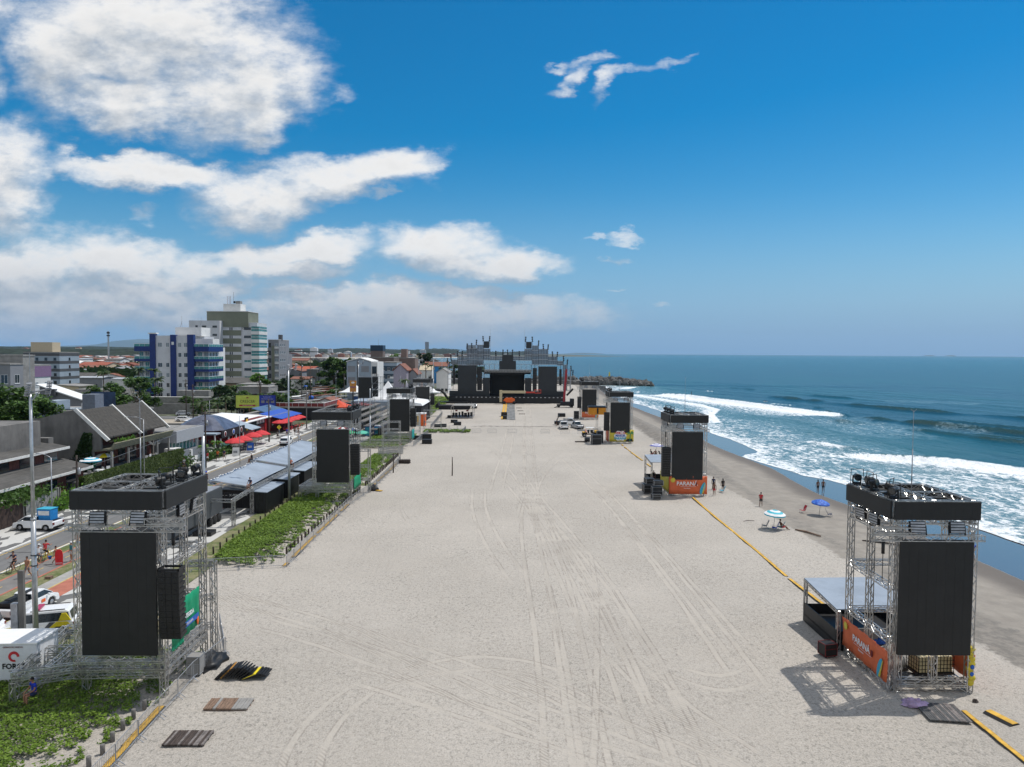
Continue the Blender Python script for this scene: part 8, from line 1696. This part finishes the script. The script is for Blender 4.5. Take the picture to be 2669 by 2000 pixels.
# --- low sheds, tanks and walls in the near blocks
rc=random.Random(9); shed_m=[M_conc,G1,W2,mat('zinc_roof2',(.36,.38,.40),.5),M_terra,CR,mat('rusty_sheet',(.20,.11,.07),.85,var=.3)]
for k in range(46):
    y=rc.uniform(206,345); x=rc.uniform(-.40*y+8,-.22*y-8); w_=rc.uniform(4,9); d=rc.uniform(4,9); h=rc.uniform(2.4,3.6)
    if y>262 and x>-66: continue
    ci,ri=rc.randrange(7),rc.randrange(7); t=thing('shed',f'low yard shed in the blocks behind the railed terrace and marquees','shed',(x,y,0),rc.choice((0,.1,-.12)),'low sheds behind the street bars'); part(t,'wall',shed_m[ci],(-w_/2,w_/2,-d/2,d/2,0,h)); mb=MB(); mb.prism([(-w_/2-.4,h),(w_/2+.4,h+.7),(w_/2+.4,h+.82),(-w_/2-.4,h+.12)],-d/2-.4,d/2+.4,'y'); mb.build('roof',shed_m[ri],t); part(t,'opening',M_glass,(-w_*.3,-w_*.05,-d/2-.05,-d/2,.1,2.1))
for k in range(4):
    y=rc.uniform(206,340); x=rc.uniform(-.38*y,-.24*y-8); mb=MB(); mb.lathe([(0,0),(.75,0),(.85,1.1),(.7,1.25),(.2,1.4),(0,1.4)],(0,0,0),12); o=mb.build('water_tank',M_blue,loc=(x,y,2.6+rc.random())); o['label']='round blue water tank raised over the yard sheds'; o['category']='water tank'; o['group']='blue tanks over the yard sheds'
    p_=MB(); p_.box(-.8,.8,-.8,.8,-4.6,0); p_.build('tank_stand',M_conc,o)
for k in range(14):
    a=rc.uniform(208,300); car('parked car in the side lots behind the railed terrace',(rc.uniform(-.36*a,-.27*a-6),a,.03),rc.uniform(0,3),'hatch',[M_wcar,M_silver,M_pgrey][k%3],grp='cars in the side lots')
# --- scattered town houses
rr=random.Random(21); cols=[W2,W1,CR,G1,mat('beige_render',(.42,.36,.28),.85),mat('rose_render',(.34,.20,.16),.85),LB]; roofs=[M_terra,M_terra,mat('red_tiles2',(.30,.085,.05),.85,var=.2),M_fibro,M_conc,mat('zinc_roof',(.42,.44,.46),.5)]; used=[(-170,-96,215,390),(-95,-50,120,262),(-80,-40,262,345),(-215,-190,300,330),(-135,-100,150,195)]
def free(x,y): return not any(a-8<x<b_+8 and c-8<y<d+8 for a,b_,c,d in used)
wn=['white','pale grey','cream','grey','beige','rose','light blue']; rn=['terracotta','terracotta','red','grey sheet','concrete','zinc']
cnt=0; cells=[]
y=126.
while y<1250:
    st=15+y*.018; x=-58-(20 if y<262 else 0)
    while x>-.74*y-30 and x>-760: cells.append((x+rr.uniform(-3,3),y+rr.uniform(-3,3),st)); x-=st
    y+=st*1.1
rr.shuffle(cells); cells=[c for c in cells if free(c[0],c[1]) and (c[1]<420 or c[0]<tab(COAST,c[1])-60) and not (c[1]>900 and c[0]>-520)]
proto={}
cells.sort(key=lambda c:c[1])
for (x,y,st) in cells[:262]:
    k=rr.randrange(7); q=rr.randrange(6); big=rr.random()<.16; w_=rr.uniform(.5,.8)*st; d=rr.uniform(.45,.7)*st; h=rr.uniform(3,5.4) if not big or y<330 else rr.uniform(7,11)
    key=(k,q,big,rr.randrange(2))
    if key not in proto:
        lab=f'{"taller " if big else "small "}{wn[k]} house with {rn[q]} roof among the distant town houses'
        t=gable(lab,x-w_/2,x+w_/2,y-d/2,y+d/2,h,rr.uniform(1.2,2.4) if q<4 else .4,cols[k],roofs[q],'x' if key[3] else 'y',rr.choice((2,3)),'houses of the distant town'); proto[key]=t
    else: dup(proto[key],(x,y,0),rr.choice((0,PI/2,PI,-.2,.15)),scale=rr.uniform(.8,1.25))
# far shore and horizon
r=random.Random(31)
def far_house(x,y,w_,h,m,lab,grp): mb=MB(); mb.box(-w_/2,w_/2,-4,4,0,h); mb.box(-w_/2-.4,w_/2+.4,-4.4,4.4,h,h+.6); tag(mb.build('tower_block',m,loc=(x,y,0)),lab,'building',grp)
FM=[W2,W1,CR,M_terra,G1,LB,mat('rusty_roof',(.20,.07,.045),.9),M_leaf2,M_conc]; mb=MB()
def fb(x,y,w_,d,h,m1,m2): mb.box(x-w_/2,x+w_/2,y-d/2,y+d/2,0,h,m1); mb.prism([(x-w_/2-.3,h),(x,h+w_*.16),(x+w_/2+.3,h)],y-d/2-.3,y+d/2+.3,'y',m2)
for k in range(520):
    y=r.uniform(2450,3700); x=r.uniform(-.72*y,float(tab(COAST,y))-90); fb(x,y,r.uniform(12,30),14,r.uniform(5,13)*(2.4 if r.random()<.06 else 1),r.randrange(6),r.choice((3,6,8,0)))
for (x,y,st) in cells[262:]: fb(x,y,rr.uniform(.5,.8)*st,rr.uniform(.5,.7)*st,rr.uniform(3,8),rr.randrange(6),rr.choice((3,6,6,8,4,0)))
for k in range(2100):
    y=r.uniform(400,1300); x=r.uniform(-.74*y,-.25*y-30)
    if x<float(tab(COAST,y))-70: fb(x,y,r.uniform(8,17),r.uniform(8,14),r.uniform(3,8),r.randrange(6),r.choice((3,6,6,8,4,0)))
o=mb.build('distant_town',FM,norm=False); o['kind']='stuff'
mb=MB()
for k in range(15000):
    y=r.uniform(380,1330); x=r.uniform(-.74*y,-.2*y-40)
    if x>float(tab(COAST,y))-60: continue
    g=mnoise.noise(Vector((x/120,y/120,3)))
    if g<-.05 and r.random()<.8: continue
    s=r.uniform(2.2,4.2)
    for q in range(2): a=Vector((r.gauss(0,1),r.gauss(0,.5),r.gauss(0,1))).normalized(); b_=a.cross(Vector((r.gauss(0,.4),1,r.gauss(0,.4)))).normalized(); c=Vector((x+r.uniform(-2,2),y,r.uniform(2.5,6.5))); mb.add([c+a*s,c+b_*s,c-a*s,c-b_*s],[(0,1,2,3)])
o=mb.build('distant_trees',M_leaf2,norm=False); o['kind']='stuff'
far_house(-300,5200,70,74,G1,'wide hazy block standing above the far shore',None); far_house(-600,5000,26,92,G1,'tall narrow hazy tower above the far shore',None); far_house(-540,5050,60,44,G1,'low hazy block beside the narrow tower',None)
def strip(name,pts,y,dy,hf,m,z0=-2,n=260,kind='structure',lab=None):
    mb=MB(); vs=[];fs=[]; xa,xb=pts
    for i in range(n+1):
        x=xa+(xb-xa)*i/n; h=hf(x)
        for (dd,hh) in ((0,0),(dy*.12,.82),(dy*.35,1.),(dy,.9)): vs.append((x,y+dd,z0+(h-z0)*hh))
    for i in range(n):
        for j in range(3): fs.append((i*4+j,i*4+4+j,i*4+5+j,i*4+1+j))
    mb.add(vs,fs,0,False); o=mb.build(name,m,norm=False); o['kind']=kind; return o
M_forest=mat('forest_canopy',(.016,.026,.014),.95,var=.6,vs=.06,var2=.3); nz=lambda x,s,se: mnoise.fractal(Vector((x/s,se,0)),1.,2.,4)
strip('forest',(-2600,-560),1320,900,lambda x:20.5+4*nz(x,90,1)+r.gauss(0,.8),M_forest,kind='stuff',n=900); strip('forest',(-6000,-300),3900,900,lambda x:37+6*nz(x,260,3)+r.gauss(0,1.6),M_forest,kind='stuff',n=1000); strip('forest',(-1500,150),5600,900,lambda x:30+8*nz(x,200,5)+r.gauss(0,2.),M_forest,kind='stuff',n=500)
strip('forest',(-900,-420),860,60,lambda x:8+3*nz(x,30,7)+2*nz(x,9,8),M_forest,kind='stuff')
strip('hills',(-17000,-2000),21000,5000,lambda x:60+560*max(0,nz(x,5200,9)+.35)*max(0,1-abs(x+11500)/6000),mat('far_hills',(.07,.10,.09),.95),n=160); strip('hills',(1600,3400),23500,900,lambda x:4+35*max(0,1-((x-2400)/700)**2),MATS['far_hills'],n=40)
for k,x in enumerate((13600,14300)): strip('island',(x-130,x+130),23000,300,lambda q,x=x:4+32*max(0,1-((q-x)/120)**2),MATS['far_hills'],n=14)
# breakwater across the river mouth, far beach sand shows from the ground sheet
mb=MB(); r=random.Random(6)
for k in range(900):
    x=r.uniform(-640,-330); y=1345+r.uniform(-14,14); s=r.uniform(2.2,4.5); mb.obox((x,y,r.uniform(.5,4.5)*(1-abs(y-1345)/16)),(s*1.6,s,s),Euler((r.random()*3,r.random()*3,r.random()*3)).to_matrix())
o=mb.build('breakwater_rocks',ROCKM,norm=False); o['kind']='stuff'
t=thing('radio_mast','thin red and white lattice mast rising from the far left district','mast',(-483,850,0)); trusspart('mast',t,((0,0,0),(0,0,42)),s=1.5,r=.22,pitch=3); part(t,'antenna_panels',M_blk2,(-1.3,1.3,-1.3,1.3,36,37.5)); part(t,'antenna_panels',M_blk2,(-1.2,1.2,-1.2,1.2,39,41))
# ---------------------------------------------------------------- trees
def tree(x,y,h,r0,lab,m=None,n=2600,size=.3,seed=1,flat=.7,zc=.68,cl=34,name='broadleaf_tree',grp=None):
    m=m or M_leaf; rr_=random.Random(seed); t=thing(name,lab,'tree',(x,y,0),0,grp); cz=h*zc; rz=h-cz
    mb=MB(); mb.tube((0,0,0),(0,0,h*.4),.05*h*.45+.08,8,.04*h*.4+.05); cs=[]
    for k in range(cl):
        a=rr_.random()*6.28; q=rr_.random()**.5; e=rr_.uniform(-.7,1); rad=math.sqrt(max(0,1-e*e))*r0*(.55+.45*q); c=Vector((rad*math.cos(a),rad*math.sin(a),cz+e*rz*flat+rr_.uniform(-.1,.1)*rz)); cs.append((c,r0*rr_.uniform(.20,.34)))
        if k<9: mb.tube((0,0,h*.36),tuple(c*.85+Vector((0,0,h*.05))),.03*h*.3+.03,5,.03)
    mb.build('trunk',M_trunk,t); mb=MB(); V=mb.v; F_=mb.f
    for k in range(n):
        c,s=cs[rr_.randrange(len(cs))]; d=Vector((rr_.gauss(0,1),rr_.gauss(0,1),rr_.gauss(0,1))).normalized(); p=c+Vector((d.x*s,d.y*s,d.z*s*.6))*(rr_.random()**.35); a=Vector((rr_.gauss(0,1),rr_.gauss(0,1),rr_.gauss(0,.45))).normalized(); b_=a.cross(Vector((rr_.gauss(0,.3),rr_.gauss(0,.3),1))).normalized(); q=size*rr_.uniform(.6,1.3); i=len(V)
        V+=[tuple(p+a*q),tuple(p+b_*q*.6),tuple(p-a*q),tuple(p-b_*q*.6)]; F_.append((i,i+1,i+2,i+3))
    mb.mi=[0]*len(F_); mb.sm=[False]*len(F_); mb.build('crown',m,t,norm=False); return t
tree(-75.2,106,12.6,6.0,'big broad crowned tree at the left edge behind the low roofs',n=15000,size=.34,seed=2,cl=90,zc=.58,flat=1.)
tree(-109,190,9.6,5.4,'dense round tree left of the navy and white building, left of two',n=4200,size=.42,seed=3,zc=.55,flat=1.); tree(-106.5,201,10.6,6,'dense round tree touching the navy and white building',M_leaf,4200,.42,4,zc=.55,flat=1.)
tree(-97.5,238,6.8,3.4,'dark bushy tree left of the billboard',M_leaf2,2600,.4,5,zc=.55,flat=1.); tree(-91.5,258,11.2,3.6,'bright light green tree above the billboard',M_leafy,3800,.42,6,zc=.78,cl=18)
tree(-83,330,15.2,6.2,'tall layered tree left of the gabled block, left of two',M_leaf,8200,.6,7,zc=.5,flat=1.,cl=70); tree(-76.5,334,15.,6.,'dark layered tree touching the gabled block',M_leaf,7200,.6,8,zc=.55,flat=1.)
tree(-88,232,6,3.2,'small green tree behind the pale fence',M_leaf,1500,.4,9,zc=.55); tree(-71,216,5,2.6,'small dark tree at the pale corrugated fence',M_leaf2,1200,.36,10,zc=.5); tree(-106,276,6,5,'low green tree behind the red tiled house',M_leaf,2000,.5,11,zc=.5)
tree(-64.5,388,18.6,4.5,'rounded tree right of the navy roof box',M_leafy,2600,.6,12,zc=.75); tree(-57,458,18.6,6.5,'big dark rounded tree beyond the brick brown block',M_leaf2,5200,.7,13,zc=.6,flat=1.); tree(-68,460,15,6,'dark tree left of the big rounded tree',M_leaf2,3000,.7,14,zc=.55,flat=1.); tree(-40,466,13,6,'dark tree cluster behind the left stage scaffold, left',M_leaf2,2600,.8,15,zc=.5,flat=1.); tree(-24,440,13,7,'dark tree cluster behind the left stage scaffold, right',M_leaf2,2600,.8,16,zc=.5,flat=1.)
rr=random.Random(77); tps=[]
for k in range(70):
    y=rr.uniform(135,900); x=rr.uniform(-.72*y,-62); 
    if free(x,y) and (y<420 or x<tab(COAST,y)-60): tps.append((x,y))
pt=[tree(-400,500,8,4.5,'green tree among the distant town houses',M_leaf,800,.7,50,zc=.55,flat=1.,grp='trees of the distant town'),tree(-330,620,9,5,'green tree among the distant town houses',M_leaf2,800,.8,51,zc=.55,flat=1.,grp='trees of the distant town'),tree(-260,540,7,4,'green tree among the distant town houses',M_leaf,700,.6,52,zc=.55,flat=1.,grp='trees of the distant town')]
for i,(x,y) in enumerate(tps): dup(pt[i%3],(x,y,0),rr.random()*6,scale=rr.uniform(.7,1.35))
def palm(x,y,h,lab,r_=2.1,seed=1,droop=.9,m=None,grp='palm trees'):
    rr_=random.Random(seed); t=thing('palm_tree',lab,'palm tree',(x,y,0),0,grp); mb=MB(); mb.path([(0,0,0),(.08,0,h*.35),(.05,.1,h*.7),(.0,.05,h)],.13,7); mb.build('trunk',M_trunk,t); mb=MB(); V=mb.v;F_=mb.f
    for k in range(15):
        a=2*PI*k/15+rr_.uniform(-.2,.2); up=rr_.uniform(.15,1.1); L=r_*rr_.uniform(.85,1.15); n=9; pr=None
        for i in range(n+1):
            s=i/n; rad=L*s*math.cos(up*.5)*(1-.12*s); z=h+L*(math.sin(up)*s-droop*s*s*.9); c=Vector((rad*math.cos(a),rad*math.sin(a),z)); 
            if pr is not None:
                sd=Vector((-math.sin(a),math.cos(a),0)); w_=.34*math.sin(PI*min(1,s+.08))*r_/2.1+.03
                for e in (-1,1):
                    i0=len(V); V+=[tuple(pr),tuple(c),tuple(c+sd*e*w_+Vector((0,0,-w_*.75))),tuple(pr+sd*e*w_*.55+Vector((0,0,-w_*.55)))]; F_.append((i0,i0+1,i0+2,i0+3))
            pr=c
    mb.mi=[0]*len(F_); mb.sm=[False]*len(F_); mb.build('fronds',m or M_palm,t,norm=False); return t
for k,(x,y,h) in enumerate(((-76.5,174.7,6.0),(-75.2,181,5.4),(-76.4,189,6.4),(-73.2,193,5.8))): palm(x,y,h,f'coconut palm behind the dome roofed bar, {["leftmost","second from left","third from left","rightmost"][k]} of four',2.5,k+1)
for k,(x,y,h,r_) in enumerate(((-128,222,12,3),(-120,228,13,3),(-117,232,12.5,3),(-113,226,10,3.2),(-158,212,9,3.4),(-160,225,11,3))): palm(x,y,h,f'tall palm in the left town district, {["first","second","third","fourth","fifth","sixth"][k]} counted from the navy building outward',r_,k+20)
for k,(x,y,h) in enumerate(((-45.4,372,13),(-43,378,12),(-37,372,11),(-33.5,378,11),(-38,250,9))): palm(x,y,h,f'palm among the far beachfront houses, {["first","second","third","fourth","fifth"][k]} of five',3.,k+40)
for k,(x,y) in enumerate(((-53.,121.2),(-53.2,127.5))): palm(x,y,2.6,f'small garden palm in the pavement planting bed, {["nearer","farther"][k]} of two',1.5,k+60,m=M_leafy)
# ---------------------------------------------------------------- air
hz=MB(); hz.box(-19000,19000,-400,27500,-4,760)
o=hz.build('haze',None if False else mat('haze_air',(1,1,1))); o['kind']='stuff'; hm_=bpy.data.materials.new('haze_volume'); hm_.use_nodes=True; nt=hm_.node_tree; nt.nodes.clear(); ou=nt.nodes.new('ShaderNodeOutputMaterial'); pv=nt.nodes.new('ShaderNodeVolumePrincipled'); pv.inputs['Color'].default_value=(.50,.74,1,1); pv.inputs['Density'].default_value=.00003; pv.inputs['Anisotropy'].default_value=.2; nt.links.new(pv.outputs[0],ou.inputs['Volume']); o.data.materials.clear(); o.data.materials.append(hm_)
rt=random.Random(123)
for i in range(46):
    y=rt.uniform(200,345); x=rt.uniform(-.46*y,-.22*y-8)
    if not(y>262 and x>-62): dup(pt[i%3],(x,y,0),rt.random()*6,label='bushy tree among the yard sheds behind the street bars',group='trees among the yard sheds',scale=rt.uniform(.45,.85))
